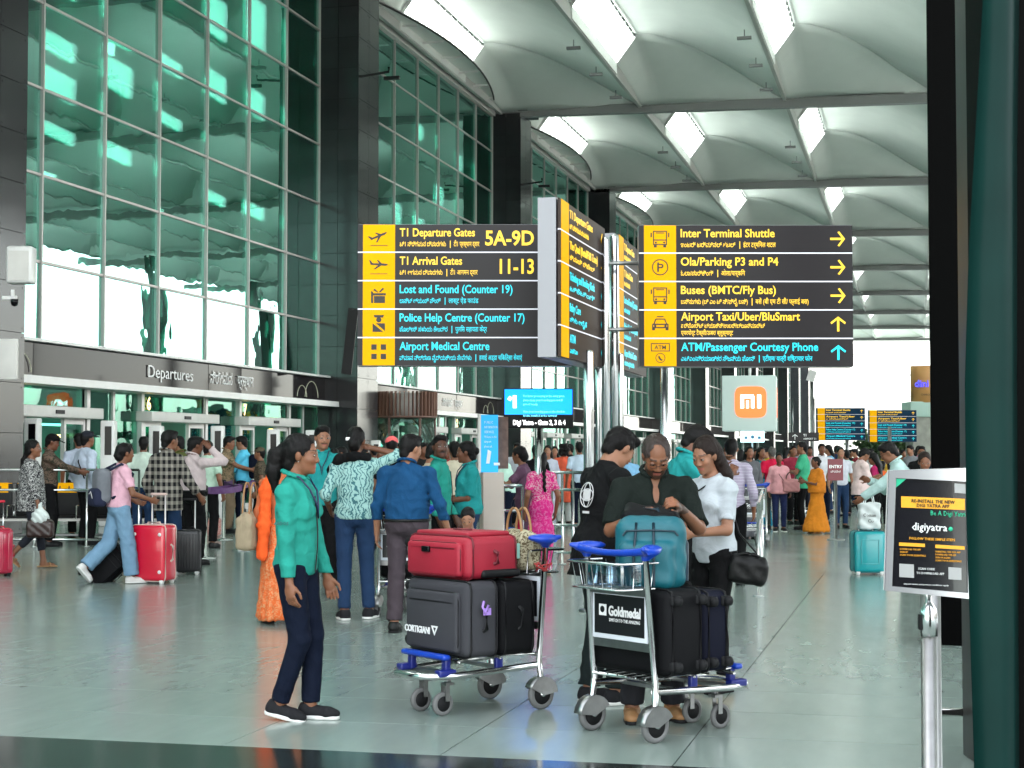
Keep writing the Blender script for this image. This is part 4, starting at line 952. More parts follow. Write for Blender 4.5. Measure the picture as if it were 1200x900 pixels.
def dir_sign(label, loc, rz, rows, xflip=False, group=None, sc=1.0, both=False, detail=True, face=None):
    t = thing('direction_sign', label, 'direction sign', loc, rz, group, sc if sc != 1 else None)
    b = MB(); b.box((SW_/2, ST_/2+.012, SH_/2), (SW_, ST_-.03, SH_)); b.build('cabinet', mat('sign_cabinet_grey', (.26,.26,.28), .4, .3), t)
    rh = SH_/5; fm = face or M_SIGN
    for i, row in enumerate(rows):
        z0 = SH_-(i+1)*rh
        b = MB(); b.box((SW_/2, 0, rh/2), (SW_, .02, rh-.014)); p = b.build('row_panel', fm, t, (0, .0, z0))
        b = MB(); b.box((.024*SW_+.075*SW_, -.0115, rh/2), (.15*SW_, .004, rh-.0145)); b.build('yellow_field', M_YEL, p)
        b = MB(); b.box((SW_/2, -.001, 0), (SW_, .022, .012)); b.build('white_line', M_LINE, p) if i < 4 else None
        main, k, h, col, ic, ar, big, w1, w2, w3 = row; m = M_TXY if col == 'y' else M_TXC; yf = -.0115
        if not detail:
            if main: fit_text(main, .11, w1, (.196*SW_, yf, .16), m, p, bold=.014)
            if k: fit_text(k, .065, w2, (.196*SW_, yf, .06), m, p, bold=.008)
            if ar is not None: arrow(p, .93*SW_, rh/2, .13, ar, m, yf)
            continue
        three = w3 is None
        fit_text(main, .118, w1, (.196*SW_, yf, .165 if not three else .185), m, p, bold=.016)
        zz = .062
        if three:
            fit_text(k, .062, w2, (.196*SW_, yf, .108), m, p, bold=.008); fit_text(h, .065, w2*.62, (.196*SW_, yf, .035), m, p, bold=.008)
        else:
            fit_text(k, .066, w2, (.196*SW_, yf, zz), m, p, bold=.008)
            b = MB(); b.box((.196*SW_+w2+.045, yf, zz+.02), (.008, .003, .075)); b.build('divider', m, p)
            fit_text(h, .07, w3, (.196*SW_+w2+.08, yf, zz), m, p, bold=.008)
        if ic: icon(ic, p, .099*SW_, rh/2, .21, -.0135)
        if ar is not None: arrow(p, .93*SW_, rh/2, .15, ar, m, yf)
        if big: fit_text(big[0], .21, big[1], (big[2], yf, .075), m, p, bold=.022, align='RIGHT')
    return t
q = SW_/250
RIGHT = [
 ('Inter Terminal Shuttle', 'ಇಂಟರ್ ಟರ್ಮಿನಲ್ ಶಟಲ್', 'इंटर टर्मिनल शटल', 'y', 'bus', 0, None, 110*q, 64*q, 38*q),
 ('Ola/Parking P3 and P4', 'ಓಲಾ/ಪಾರ್ಕಿಂಗ್', 'ओला/पार्किंग', 'y', 'park', 0, None, 114*q, 38*q, 28*q),
 ('Buses (BMTC/Fly Bus)', 'ಬಸ್ಸುಗಳು (ಬಿ ಎಂ ಟಿ ಸಿ/ಫ್ಲೈ ಬಸ್)', 'बसें (बी एम टी सी/ फ्लाई बस)', 'y', 'bus', 0, None, 111*q, 78*q, 62*q),
 ('Airport Taxi/Uber/BluSmart', 'ಏರ್‌ಪೋರ್ಟ್ ಟ್ಯಾಕ್ಸಿ/ಉಬರ್/ಬ್ಲೂಸ್ಮಾರ್ಟ್', 'एयरपोर्ट टैक्सी/ऊबर/ ब्लूस्मार्ट', 'y', 'taxi', math.pi/2, None, 139*q, 98*q, None),
 ('ATM/Passenger Courtesy Phone', 'ಎಟಿಎಂ/ಪ್ರಯಾಣಿಕರ ಸೌಜನ್ಯ ಫೋನ್', 'एटीएम/ यात्री शिष्टाचार फोन', 'c', 'atm', math.pi/2, None, 160*q, 86*q, 58*q)]
LEFT = [
 ('T1 Departure Gates', 'ಟಿ1 ನಿರ್ಗಮನ ದ್ವಾರಗಳು', 'टी1 प्रस्थान द्वार', 'y', 'dep', None, ('5A-9D', 57*q, 206*q), 88*q, 54*q, 30*q),
 ('T1 Arrival Gates', 'ಟಿ1 ಆಗಮನ ದ್ವಾರಗಳು', 'टी1 आगमन द्वार', 'y', 'arr', None, ('11-13', 40*q, 206*q), 73*q, 50*q, 32*q),
 ('Lost and Found (Counter 19)', 'ಲಾಸ್ಟ್ ಆ್ಯಂಡ್ ಫೌಂಡ್', 'लास्ट ऐंड फाउंड', 'c', 'gift', None, None, 132*q, 48*q, 35*q),
 ('Police Help Centre (Counter 17)', 'ಪೊಲೀಸ್ ಸಹಾಯ ಕೇಂದ್ರ', 'पुलिस सहायता केंद्र', 'c', 'police', None, None, 146*q, 56*q, 37*q),
 ('Airport Medical Centre', 'ವಿಮಾನ ನಿಲ್ದಾಣ ವೈದ್ಯಕೀಯ ಸೇವೆಗಳು', 'हवाई अड्डा चिकित्सा सेवाएं', 'c', 'cross', None, None, 105*q, 84*q, 50*q)]
DS = 17.0
def at(px, py, D): return PD(px, py, D)
dir_sign('large black sign headed Inter Terminal Shuttle with yellow icons and right arrows', at(749, 430, DS), PSI, RIGHT)
dir_sign('large black sign headed T1 Departure Gates left of the poles', at(419, 429, DS), PSI, LEFT)
ANG = [
 ('T1 Departure Gates', 'ಟಿ1 ನಿರ್ಗಮನ ದ್ವಾರಗಳು', '', 'y', None, math.pi, ('1-4', .28, .90*SW_), 1.1, .9, None),
 ('The Quad (Retail/F&B Zone)', 'ಕ್ವಾಡ್ ರಿಟೇಲ್', '', 'y', None, 0, None, 1.35, 1.2, None),
 ('Ticketing and Booking Kiosk', 'ಟಿಕೆಟಿಂಗ್', '', 'c', None, math.pi, None, 1.2, 1.2, None),
 ('Baby Care', 'ಶಿಶು ಆರೈಕೆ', '', 'c', None, math.pi, None, .5, .8, None), ('ATM', 'ಎಟಿಎಂ', '', 'c', None, math.pi, None, .25, .35, None)]
M_SIGNB = mat('brownish_sign_face', (.045,.03,.025), .6, spec=.2)
ANG_Y = math.atan2(2.1, .52)
# face visible from the right: front (-y local) must point to +X(cam)
p = at(655, 418, 15.1)
dir_sign('sign seen nearly edge-on with its pale grey end towards the viewer', p, PSI+math.atan2(2.05, .51), ANG, detail=False, face=M_SIGNB)
p = at(723.5, 432, 17.8)
dir_sign('narrow foreshortened sign squeezed between the steel poles and the shuttle sign', p, PSI+math.atan2(1.4, .31), [LEFT[0], LEFT[1], LEFT[2], LEFT[3], LEFT[4]], detail=False, face=M_SIGNB)
# posts
posts = [(690, 16.3, .052, 'thickest steel pole, leftmost of the pole cluster'), (702, 17.2, .035, 'thin steel pole second in the cluster beside the angled sign'), (710, 17.0, .04, 'tall steel pole rising right of the angled sign'), (720.5, 17.3, .05, 'bright tall steel pole rising highest between the two signs'), (728, 16.8, .03, 'thin steel pole at the right of the pole cluster')]
for i, (px, D, r, lab) in enumerate(posts):
    b = MB(); top = {2: 3.75, 3: 3.82}.get(i, 2.55); b.lathe([(r, 0), (r, top-.02), (r*.8, top), (.0001, top)], n=16); t = thing('steel_pole', lab, 'pole', GX(px, D)); b.build('tube', M_CHROME, t)
    b = MB(); b.lathe([(r+.05, 0), (r+.05, .02), (r+.02, .03)], n=16); b.build('base_ring', M_CHROME_B, t)
    if i == 3:
        for py in (308, 386):
            z = EYE+(530-py)*17.1/FPX; b = MB(); c = Vector(GX(px, D)); e = XD((750-600)/FPX*17, 17.08)-c; e.z = 0; w = XD((700-600)/FPX*17, 17.1)-c; w.z = 0
            b.tube([tuple(w+UPZ*z), tuple(e+UPZ*z)], .022, 8); b.build('bracket', M_CHROME_B, t)
b = MB(); b.lathe([(.042, 0), (.042, 2.75)], n=14); t = thing('steel_pole', 'lone slim steel pole under the left half of the shuttle sign', 'pole', GX(779, 17.25)); b.build('tube', M_CHROME, t)
# ---- blue screen on a pole
t = thing('information_screen', 'blue information screen on a steel post reading Digi Yatra - Gate 2, 3 & 4', 'screen', GX(632, 21), PSI)
X0 = (589-631)/FPX*21; X1 = (671-631)/FPX*21; z0 = EYE+(530-502)*21/FPX; z1 = EYE+(530-455)*21/FPX; zm = z0+(z1-z0)*.33
b = MB(); b.box(((X0+X1)/2, .05, (z0+z1)/2), (X1-X0, .10, z1-z0), bev=.01); cs = b.build('casing', M_BLACK, t)
b = MB(); b.box(((X0+X1)/2, -.003, (zm+z1)/2-.003), (X1-X0-.03, .008, z1-zm-.02)); b.build('display', mat('blue_display', (0,.2,.8), .3, emis=(0,.17,.85), est=.42), t)
fit_text('Digi Yatra - Gate 2, 3 & 4', .085, .66, (-.33, -.006, z0+.045), mat('lit_white', (.9,.9,.9), .4, emis=(1,1,1), est=.35), t, bold=.03)
for i, (s_, w_) in enumerate((('For faster processing at the entry gates,', .52), ('please keep your boarding pass and ID', .50), ('proof ready', .18), ('Have your boarding pass or the check-in', .52), ('kiosks installed at the terminal', .42))):
    fit_text(s_, .035, w_, (-.20, -.009, z1-.11-.052*i-(.04 if i > 2 else 0)), mat('cyan_lit', (.3,.9,1), .4, emis=(.2,.9,1), est=.3), t)
b = MB(); b.box((-.31, -.009, z1-.17), (.045,.004,.16)); b.box((-.37, -.009, z1-.13), (.045,.004,.05), M=Matrix.Rotation(.6,4,'Y')); b.build('pictogram', MATS['lit_white'], t)
b = MB(); b.lathe([(.055, 0), (.055, z0+.2)], c=(0, .16, 0), n=16); b.build('post', M_CHROME, t)
# ---- kiosk with blue board
t = thing('info_kiosk', 'beige pedestal kiosk with an upright blue notice board', 'kiosk', GX(576, 19.2), PSI+R(8))
b = MB(); b.box((0,0,.66), (.24,.36,1.32), bev=.01); b.build('pedestal', mat('beige_laminate', (.50,.42,.37), .45, var=.04), t)
b = MB(); b.box((-.03,-.02,1.65), (.20,.06,.66)); b.build('board', mat('blue_board', (.0,.28,.62), .35, emis=(0,.3,.7), est=.12), t)
b = MB(); b.box((-.145,-.02,1.65), (.03,.08,.68)); b.build('edge_frame', M_ALU, t)
for i, s_ in enumerate(('PUBLIC', 'INFORMATION', 'SERVICE', 'Welcome to the', 'airport', 'please ask')): fit_text(s_, .04, (.10,.15,.11,.14,.08,.09)[i], (-.09, -.053, 1.88-.055*i), M_TXW, t)
b = MB(); b.prism([(-.07,1.42),(-.03,1.42),(-.01,1.56),(-.05,1.58)], -.055, -.051); b.prism([(.02,1.40),(.09,1.40),(.09,1.43),(.02,1.43)], -.055, -.051); b.build('print_mark', M_TXW, t)
b = MB(); b.box((.14,.06,1.66), (.12,.04,.60)); b.build('brick_pattern_board', mat('brown_board', (.16,.09,.07), .6, var=.3, vscale=14), t)
# ---- cube advert with the orange logo
D = 55; t = thing('advert_cube', 'hanging white cube advert with an orange rounded square logo', 'advert', PD(878, 505, D), PSI)
w = 63/FPX*D; h = 65/FPX*D
b = MB(); b.box((0, w/2, h/2), (w, w, h), bev=.02); t.rotation_euler.z = PSI-R(10); b.build('cube', mat('pale_backlit_white', (.42,.52,.49), .5, emis=(.8,1,.95), est=.03), t)
def rsq(cx, cz, s, n=40, e=4.5):
    o = []
    for i in range(n):
        a = 2*math.pi*i/n; c, s_ = math.cos(a), math.sin(a); o.append((cx+s*math.copysign(abs(c)**(2/e), c), cz+s*math.copysign(abs(s_)**(2/e), s_)))
    return o
b = MB(); b.prism(rsq(0.05, h*.52, .52), -.03, -.002); b.build('logo_field', mat('orange_logo', (.85,.10,.02), .4, emis=(1,.13,.02), est=.25), t)
b = MB()
for (x0, x1, z0_, z1_) in ((-.33,-.22,-.2,.2), (-.33,.10,.12,.24), (.02,.12,-.2,.2), (-.14,-.06,-.2,.05), (.22,.34,-.2,.24)): b.box(((x0+x1)/2+.05, -.034, h*.52+(z0_+z1_)/2), (x1-x0, .008, z1_-z0_))
b.build('logo_letters', mat('lit_letter_white', (.9,.9,.9), .4, emis=(1,.95,1), est=.6), t)
b = MB(); b.box((w/2+.003, w*.5, h*.52), (.012, 1.0, 1.0)); b.build('logo_field', MATS['orange_logo'], t)
for x in (-.25, .25): b = MB(); b.lathe([(.04, -h-.7), (.04, .05)], c=(x, w/2, 0), n=8); b.build('post', M_CHROME_B, t)
b = MB(); b.tube([(0, w/2, h), (0, w/2, h+.45)], .05, 8); b.build('hanger', M_WHITE, t)
D = 50; t = thing('small_lit_panel', 'small pale blue lit panel under the white cube advert', 'screen', PD(882, 518, D), PSI)
b = MB(); b.box((0,.05,.16), (.70,.10,.33)); b.build('casing', mat('pale_blue_lit', (.5,.8,.9), .4, emis=(.5,.85,1), est=.5), t)
b = MB(); b.prism(poly_disc(0,.15,.06,14), -.008, -.001); b.box((-.2,-.004,.13), (.1,.006,.09)); b.box((.2,-.004,.13), (.1,.006,.09)); b.build('symbols', mat('blue_print', (.05,.2,.35), .5), t)
b = MB(); b.lathe([(.03,-1.25),(.03,.02)], c=(0,.1,0), n=8); b.build('post', M_CHROME_B, t)
# ---- far signs
FA = [('Inter Terminal Shuttle', 'ಇಂಟರ್ ಟರ್ಮಿನಲ್', '', 'y', None, math.pi/2, None, 1.1, .9, None), ('Airport Taxi/Uber', 'ಏರ್‌ಪೋರ್ಟ್', '', 'y', None, math.pi/2, None, 1.3, 1.0, None)]+[(s_, 'ಪ್ರಯಾಣಿಕರ', '', 'c', None, math.pi/2, None, 1.3, 1.1, None) for s_ in ('Lost and Found (Counter 19)', 'Police Help Centre (Counter 17)', 'Airport Medical Centre')]
dir_sign('distant black and yellow direction sign left of the pair, on a pole', PD(957, 516, 75), PSI, FA, detail=False, face=mat('navy_sign_face', (.004,.03,.07), .5, spec=.1))
dir_sign('distant black and yellow direction sign, right one of the pair', PD(1018, 518, 76), PSI, FA[:1]+FA[1:], detail=False, face=MATS['navy_sign_face'])
for px, lab, top in ((952, 'tall thin lamp pole left of the distant signs', 470), (993, 'thin pole under the left distant sign', 500), (1043, 'thin pole under the right distant sign', 500)):
    t = thing('thin_pole', lab, 'pole', GX(px, 75.6)); z = EYE+(530-top)*75/FPX
    if px == 952: z = EYE+(530-445)*75/FPX
    b = MB(); b.lathe([(.09,0),(.08,z)], n=8); b.build('tube', M_CHROME_B, t)
    if px == 952: b = MB(); b.box((0,0,z+.2), (.35,.3,.5), M=Matrix.Rotation(.3,4,'Y')); b.build('lamp_head', M_WHITE, t)
t = thing('small_gate_sign', 'small dark hanging sign with a white up arrow left of the distant signs', 'sign', PD(942, 517, 62), PSI)
b = MB(); b.box((0,.05,.16), (1.12,.1,.33)); b.build('panel', M_SIGN, t); arrow(t, -.33, .16, .2, math.pi/2, M_TXW, -.002); text('T1', .12, (-.02,-.004,.18), M_TXW, t, bold=.03); text('AIRPORT T1', .09, (-.02,-.004,.06), M_TXW, t, bold=.02)
b = MB(); b.tube([(-.4,.05,.32),(-.4,.05,1.6)], .03, 6); b.tube([(.4,.05,.32),(.4,.05,1.6)], .03, 6); b.tube([(-.4,.12,-.0),(-.4,.12,-1.9)], .03, 6); b.build('hanger', M_CHROME_B, t)
t = thing('round_billboard', 'orange drum shaped billboard with blue letters on a pale kiosk roof', 'billboard', GX(1084, 78), PSI)
zz = lambda py, D=78: EYE+(530-py)*D/FPX
b = MB(); b.lathe([(.62, zz(472)), (.62, zz(430)), (.60, zz(429)), (.0001, zz(429))], n=24); b.build('drum', mat('tan_billboard', (.60,.30,.10), .5), t)
text('dini', .46, (-.60, -.63, zz(454)), mat('blue_letters', (.02,.03,.6), .4, emis=(.05,.05,1), est=.2), t, bold=.02); fit_text('CHARCOAL', .12, .6, (-.3, -.635, zz(464)), M_TXK, t)
b = MB(); b.box((.2,.3,zz(480)), (2.0,1.8,zz(471)-zz(489)), bev=.05); b.build('kiosk_roof', mat('pale_green_roof', (.45,.62,.55), .6), t)
b = MB(); b.box((.2,.3,zz(489)/2), (1.7,1.5,zz(489))); b.build('kiosk_body', mat('kiosk_grey', (.3,.3,.26), .6, var=.3, vscale=2), t)
# ---- ENTRY sign on pedestal
t = thing('entry_sign', 'maroon ENTRY sign on a steel pedestal behind the woman in the orange saree', 'sign', GX(979, 29.5), PSI)
z0 = EYE+(530-563)*29.5/FPX
b = MB(); b.box((0,0,z0+.19), (.27,.03,.38)); p = b.build('board', mat('maroon_board', (.16,.01,.02), .4), t); text('ENTRY', .075, (0,-.017,z0+.22), M_TXW, t, bold=.03, align='CENTER'); text('ಪ್ರವೇಶ', .05, (0,-.017,z0+.14), M_TXW, t, align='CENTER')
b = MB(); b.lathe([(.16,0),(.16,.015),(.03,.03),(.03,z0)], n=14); b.build('pedestal', M_CHROME_B, t)
# ---- revolving door with slatted drum
c = Vector((-16.55, Y0+BAY+4.4, 0)); t = thing('revolving_door', 'round glass door under a drum of brown wooden slats', 'door', c)
zt, zb_ = 1.55+72*54/FPX, 1.55+43*54/FPX
for i in range(44):
    a = 2*math.pi*i/44; b = MB(); b.box((0,0,0), (.16,.03,zt-zb_)); o = b.build('slat', mat('brown_slat', (.20,.10,.07), .6, rnd=.2), t, (1.0*math.cos(a), 1.0*math.sin(a), (zt+zb_)/2), (0,0,a))
b = MB(); b.lathe([(.82,zb_),(.82,zt-.05),(.80,zt-.05),(.80,zb_)], n=32); b.build('inner_drum', M_OFFW, t)
b = MB(); b.lathe([(.9,zb_-.06),(1.06,zb_-.06),(1.06,zb_),(.9,zb_)], n=36); b.build('ring', mat('brown_ring', (.18,.10,.08), .5), t)
b = MB(); b.lathe([(1.0,.05),(1.0,zb_-.06)], n=36); b.build('curved_glass', M_GLASSC, t)
for i in range(6): a = i*math.pi/3+.3; b = MB(); b.box((1.0*math.cos(a), 1.0*math.sin(a), zb_/2), (.06,.06,zb_)); b.build('post', MATS['brown_ring'], t)
# ---- e-gate pillars
for px, py0, D, lab in ((38, 490, 34, 'white face-scan pillar by gate 5B, leftmost'), (127, 493, 35, 'white face-scan pillar left of gate 6'), (183, 499, 37, 'white face-scan pillar under the number 6 header'), (255, 499, 38.5, 'white face-scan pillar right of gate 6'), (320, 503, 40.5, 'white face-scan pillar under gate 7'), (365, 504, 42, 'white face-scan pillar behind the young staff man'), (440, 516, 50, 'white face-scan pillar in front of the slatted round door')):
    t = thing('scan_pillar', lab, 'ticket gate', GX(px, D), PSI); zt = EYE+(530-py0)*D/FPX
    b = MB(); b.box((0,0,zt/2), (.28,.35,zt), bev=.03); b.box((.0,.25,.5), (.32,.9,1.0), bev=.04); b.build('housing', M_WHITE, t); b = MB(); b.box((.03,-.18,zt-.42), (.14,.02,.6)); b.build('screen', M_BLACKG, t)
# ---- railings
def railing(name, label, P0, P1, zs, n, r=.022, vert=False, rails_to=None):
    t = thing(name, label, 'railing', P0); d = P1-P0
    for z in zs: b = MB(); b.tube([(0,0,z), tuple(d+UPZ*z)], r, 8); b.build('rail', M_CHROME, t)
    for i in range(n):
        q_ = d*(i/(n-1)); b = MB(); b.tube([tuple(q_), tuple(q_+UPZ*max(zs))], r*.9, 8); b.lathe([(.06,0),(.06,.012)], c=tuple(q_), n=12); b.build('post', M_CHROME, t)
    return t
railing('steel_railing', 'long steel two-bar railing in front of the numbered gates at the left', GX(-20, 27.4), GX(163, 27.4), (1.26, .93, .12), 4)
t = railing('steel_railing', 'steel barred railing behind the pink saree, right of the screen post', GX(634, 23.3), GX(684, 23.0), (1.27, 1.03, .54, .16), 5)
railing('steel_railing', 'short steel railing beside the beige kiosk', GX(590, 21.5), GX(612, 21.5), (1.12, .8), 2)
railing('steel_railing', 'thin white railing behind the woman in the white t-shirt', GX(888, 18), GX(893, 24), (1.0, .7), 3, .018)
t = thing('floor_rail', 'short horizontal steel rail near the base of the poster stand', 'rail', XD((1104-600)/FPX*8.4, 8.6, 0)); b = MB(); b.tube([(0,0,.22), tuple(RT*.5+UPZ*.21)], .022, 10); b.tube([tuple(RT*.3), tuple(RT*.3+UPZ*.22)], .018, 8); b.build('tube', M_CHROME, t)
# ---- belt barriers
M_BELT = mat('purple_belt', (.09,.015,.13), .6, var=.15, vscale=20)
bp = [(284, 645, 0), (240, 655, 0), (262, 633, 0), (272, 624, 0), (307, 624, 0)]
P_ = [G(px, py) for px, py, _ in bp]; labs = ['nearest purple belt barrier post with a round steel foot', 'purple belt barrier post beside the black suitcase', 'purple belt barrier post behind the nearest one', 'far purple belt barrier post by the pillar', 'purple belt barrier post next to the orange scarf']
for i, c in enumerate(P_):
    t = thing('belt_barrier', labs[i], 'barrier post', c); b = MB(); b.lathe([(.17,0),(.17,.015),(.05,.03),(.032,.04),(.032,1.0)], n=18); b.build('post', M_CHROME, t)
    b = MB(); b.lathe([(.038,.93),(.038,1.06),(.02,1.07)], n=14); h_ = b.build('head', M_BLACK, t)
    j = {0: 1, 1: 4, 2: 0, 3: 2, 4: 3}[i]; d = P_[j]-c
    nn = 8; side = Vector((-d.y, d.x, 0)).normalized()
    b = MB(); vs = []
    for k in range(nn+1):
        f = k/nn; pz = .995-.03*math.sin(math.pi*f); o = side*.02*math.sin(math.pi*f*2)
        for dz_ in (-.045, .045):
            for w_ in (-.002, .002): vs.append(tuple(d*f+o*(1 if dz_ > 0 else 1.8)+side*w_+UPZ*(pz+dz_)))
    fs = []
    for k in range(nn):
        a0 = k*4; fs += [(a0,a0+2,a0+6,a0+4),(a0+1,a0+5,a0+7,a0+3),(a0,a0+4,a0+5,a0+1),(a0+2,a0+3,a0+7,a0+6)]
    b.add(vs, fs, 0, False); b.build('belt', M_BELT, t)
# ---- seats
seat_proto = None
def seat_row(c, rz, n=4):
    t = thing('airport_bench', 'row of black waiting seats with steel arms below the left railing', 'seating', c, rz)
    b = MB(); b.box((n*.3-.3, .12, .38), (n*.6, .06, .06)); b.tube([(-.3,.25,.10),(n*.6-.3,.25,.10)], .025, 8); b.build('beam', M_CHROME_B, t)
    for i in range(n):
        x = i*.6
        b = MB(); b.box((x, -.05, .43), (.54,.46,.04), bev=.015); b.build('seat', M_BLACK, t)
        b = MB(); b.box((x, .24, .72), (.54,.04,.56), M=Matrix.Identity(4), bev=.015); bk = b.build('backrest', M_BLACK, t)
        b = MB(); b.box((x, .27, .93), (.50,.012,.16)); b.build('sticker', M_YEL, bk)
        icon('park', bk, x+.12, .93, .10, .283) if False else None
        b = MB(); b.box((x, .215, .93), (.40,.012,.17)); y_ = b.build('sticker', M_YEL, bk)
        b = MB()
        for dx in (-.08, .08): b.prism([(x+dx-.03,.88),(x+dx+.03,.88),(x+dx+.03,.90),(x+dx,.91),(x+dx,.96),(x+dx-.02,.96)], .203, .208)
        b.build('symbol', M_TXK, y_)
    for i in range(n+1):
        x = i*.6-.3; b = MB(); b.tube([(x,.22,.40),(x,.22,.62),(x,-.18,.62),(x,-.18,.40)], .017, 8); b.build('armrest', M_CHROME, t)
        if i % 2 == 0: b = MB(); b.tube([(x,.12,.38),(x,.12,.05)], .03, 8); b.tube([(x,-.2,.03),(x,.4,.03)], .022, 8); b.build('leg', M_CHROME_B, t)
seat_row(GX(-8, 29), PSI, 6)
# ---- poster stand
t = thing('poster_stand', 'steel barrier post carrying a framed black digiyatra poster at the right', 'sign', XD((1086-600)/FPX*5.5, 5.5, 0), PSI)
s5 = 5.5/FPX; cx = 1086; Lx = lambda px: (px-cx)*s5; Lz = lambda py: EYE+(530-py)*s5
b = MB(); b.lathe([(.17,0),(.17,.012),(.06,.03),(.026,.04),(.026,Lz(744))], n=28); b.build('post', M_CHROME_B, t)
b = MB(); b.lathe([(.0285,Lz(744)),(.029,Lz(720)),(.026,Lz(713)),(.014,Lz(706)),(.010,Lz(704)),(.010,Lz(694))], n=24); b.build('post_cap', M_CHROME, t)
b = MB(); b.box((-.0285,.0,Lz(728)), (.008,.03,.05)); b.build('belt_slot', M_BLACK, t)
b = MB(); b.lathe([(.15,0),(.15,.012),(.05,.02),(.020,.03),(.020,Lz(692))], c=(.055,.14,0), n=24); b.build('rear_post', M_CHROME_B, t)
fr = [(1038,551),(1134,548),(1134,700),(1032,690)]; inn = [(1046,560),(1128,564),(1128,693),(1040,685)]
def q3(pt, y): return (Lx(pt[0]), y, Lz(pt[1]))
tilt = bpy.data.objects.new('frame_holder', None)
b = MB()
def quadprism(b, quad, y0, y1, mi=0):
    vs = [q3(p, y0) for p in quad]+[q3(p, y1) for p in quad]; b.add(vs, [(0,1,2,3),(7,6,5,4),(0,4,5,1),(1,5,6,2),(2,6,7,3),(3,7,4,0)], mi)
for i in range(4):
    j = (i+1) % 4; quadprism(b, [fr[i], fr[j], inn[j], inn[i]], -.045, -.028)
b.build('frame', mat('silver_snap_frame', (.62,.62,.65), .25, .7), t)
b = MB(); quadprism(b, inn, -.036, -.024); b.build('poster', mat('black_poster', (.010,.010,.013), .18, coat=.5), t)
b = MB(); quadprism(b, fr, -.023, -.015); b.build('backing_board', M_WHITE, t)
yy = -.0375
sl = -(557-547)/90
def ptext(s_, size, w_, px, py, m, bold=0.0):
    o = fit_text(s_, size*s5, w_*s5, (Lx(px), yy, Lz(py)), m, t, bold=bold); o.rotation_euler = (math.pi/2, -sl*-.9*-1 if False else R(2.3), 0); return o
M_ORN = mat('orange_print', (.85,.38,.02), .4); M_GRN = mat('green_print', (.02,.45,.25), .4); M_WP = mat('white_print', (.75,.75,.75), .4)
def pq(quad, m, name='print_block', y=yy): b = MB(); quadprism(b, quad, y-.0006, y); return b.build(name, m, t)
pq([(1052,581),(1126,584),(1126,597),(1052,594)], M_ORN)
yy -= .0012
ptext('RE-INSTALL THE NEW', 5.6, 50, 1064, 588, M_TXK, .01); ptext('DIGI YATRA APP', 5.6, 38, 1070, 593.3, M_TXK, .01)
ptext('Be A Digi Yatri', 8, 40, 1086, 603, M_GRN); ptext('digiyatra', 12.5, 41, 1064, 620, M_WP, .01)
b = MB(); b.lathe([(2.6*s5,-.0005),(2.6*s5,.0005)], c=(Lx(1109), yy, Lz(619)), n=16, M=Matrix.Rotation(math.pi/2,3,'X')); b.build('logo_dot', M_GRN, t)
ptext('FOLLOW THESE SIMPLE STEPS', 4, 53, 1061, 631, M_ORN, .01)
pq([(1049,634.5),(1079,636),(1079,639.8),(1049,638.4)], M_ORN, y=yy+.0006); pq([(1091,637),(1125,639),(1125,643),(1091,641)], M_ORN, y=yy+.0006)
for i, (a_, w_) in enumerate((('DOWNLOAD THE APP', 24), ('SIGN UP', 9), ('SCAN YOUR ESSENTIALS', 30))): ptext(a_, 2.9, w_, 1050, 643+i*3.4, M_ORN)
for i, (a_, w_) in enumerate((('UNINSTALL THE OLD APP', 29), ('DOWNLOAD THE APP', 24), ('SIGN UP AGAIN', 17), ('SCAN YOUR ESSENTIALS', 30))): ptext(a_, 2.9, w_, 1091, 646+i*3.4, M_ORN)
pq([(1049,659),(1066,660),(1066,675.5),(1049,674.5)], mat('grey_print', (.35,.35,.35), .5), y=yy+.0006); pq([(1106,663),(1121,664),(1121,678),(1106,677)], MATS['grey_print'], y=yy+.0006)
ptext('SCAN CODE', 3.8, 19, 1071, 666, M_WP); ptext('TO DOWNLOAD APP', 3.8, 32, 1069, 671, M_WP)
pq([(1114,566),(1127,567),(1127,578),(1114,577)], MATS['grey_print'], y=yy+.0006)
b = MB(); b.add([q3(p_, yy) for p_ in ((1046.5,560.5),(1058,561),(1046,571))]+[q3(p_, yy-.0006) for p_ in ((1046.5,560.5),(1058,561),(1046,571))], [(3,4,5),(2,1,0),(0,1,4,3),(1,2,5,4),(2,0,3,5)]); b.build('corner_print', M_GRN, t)
ptext('airport terms and privacy conditions apply', 2.4, 52, 1054, 683, M_WP)
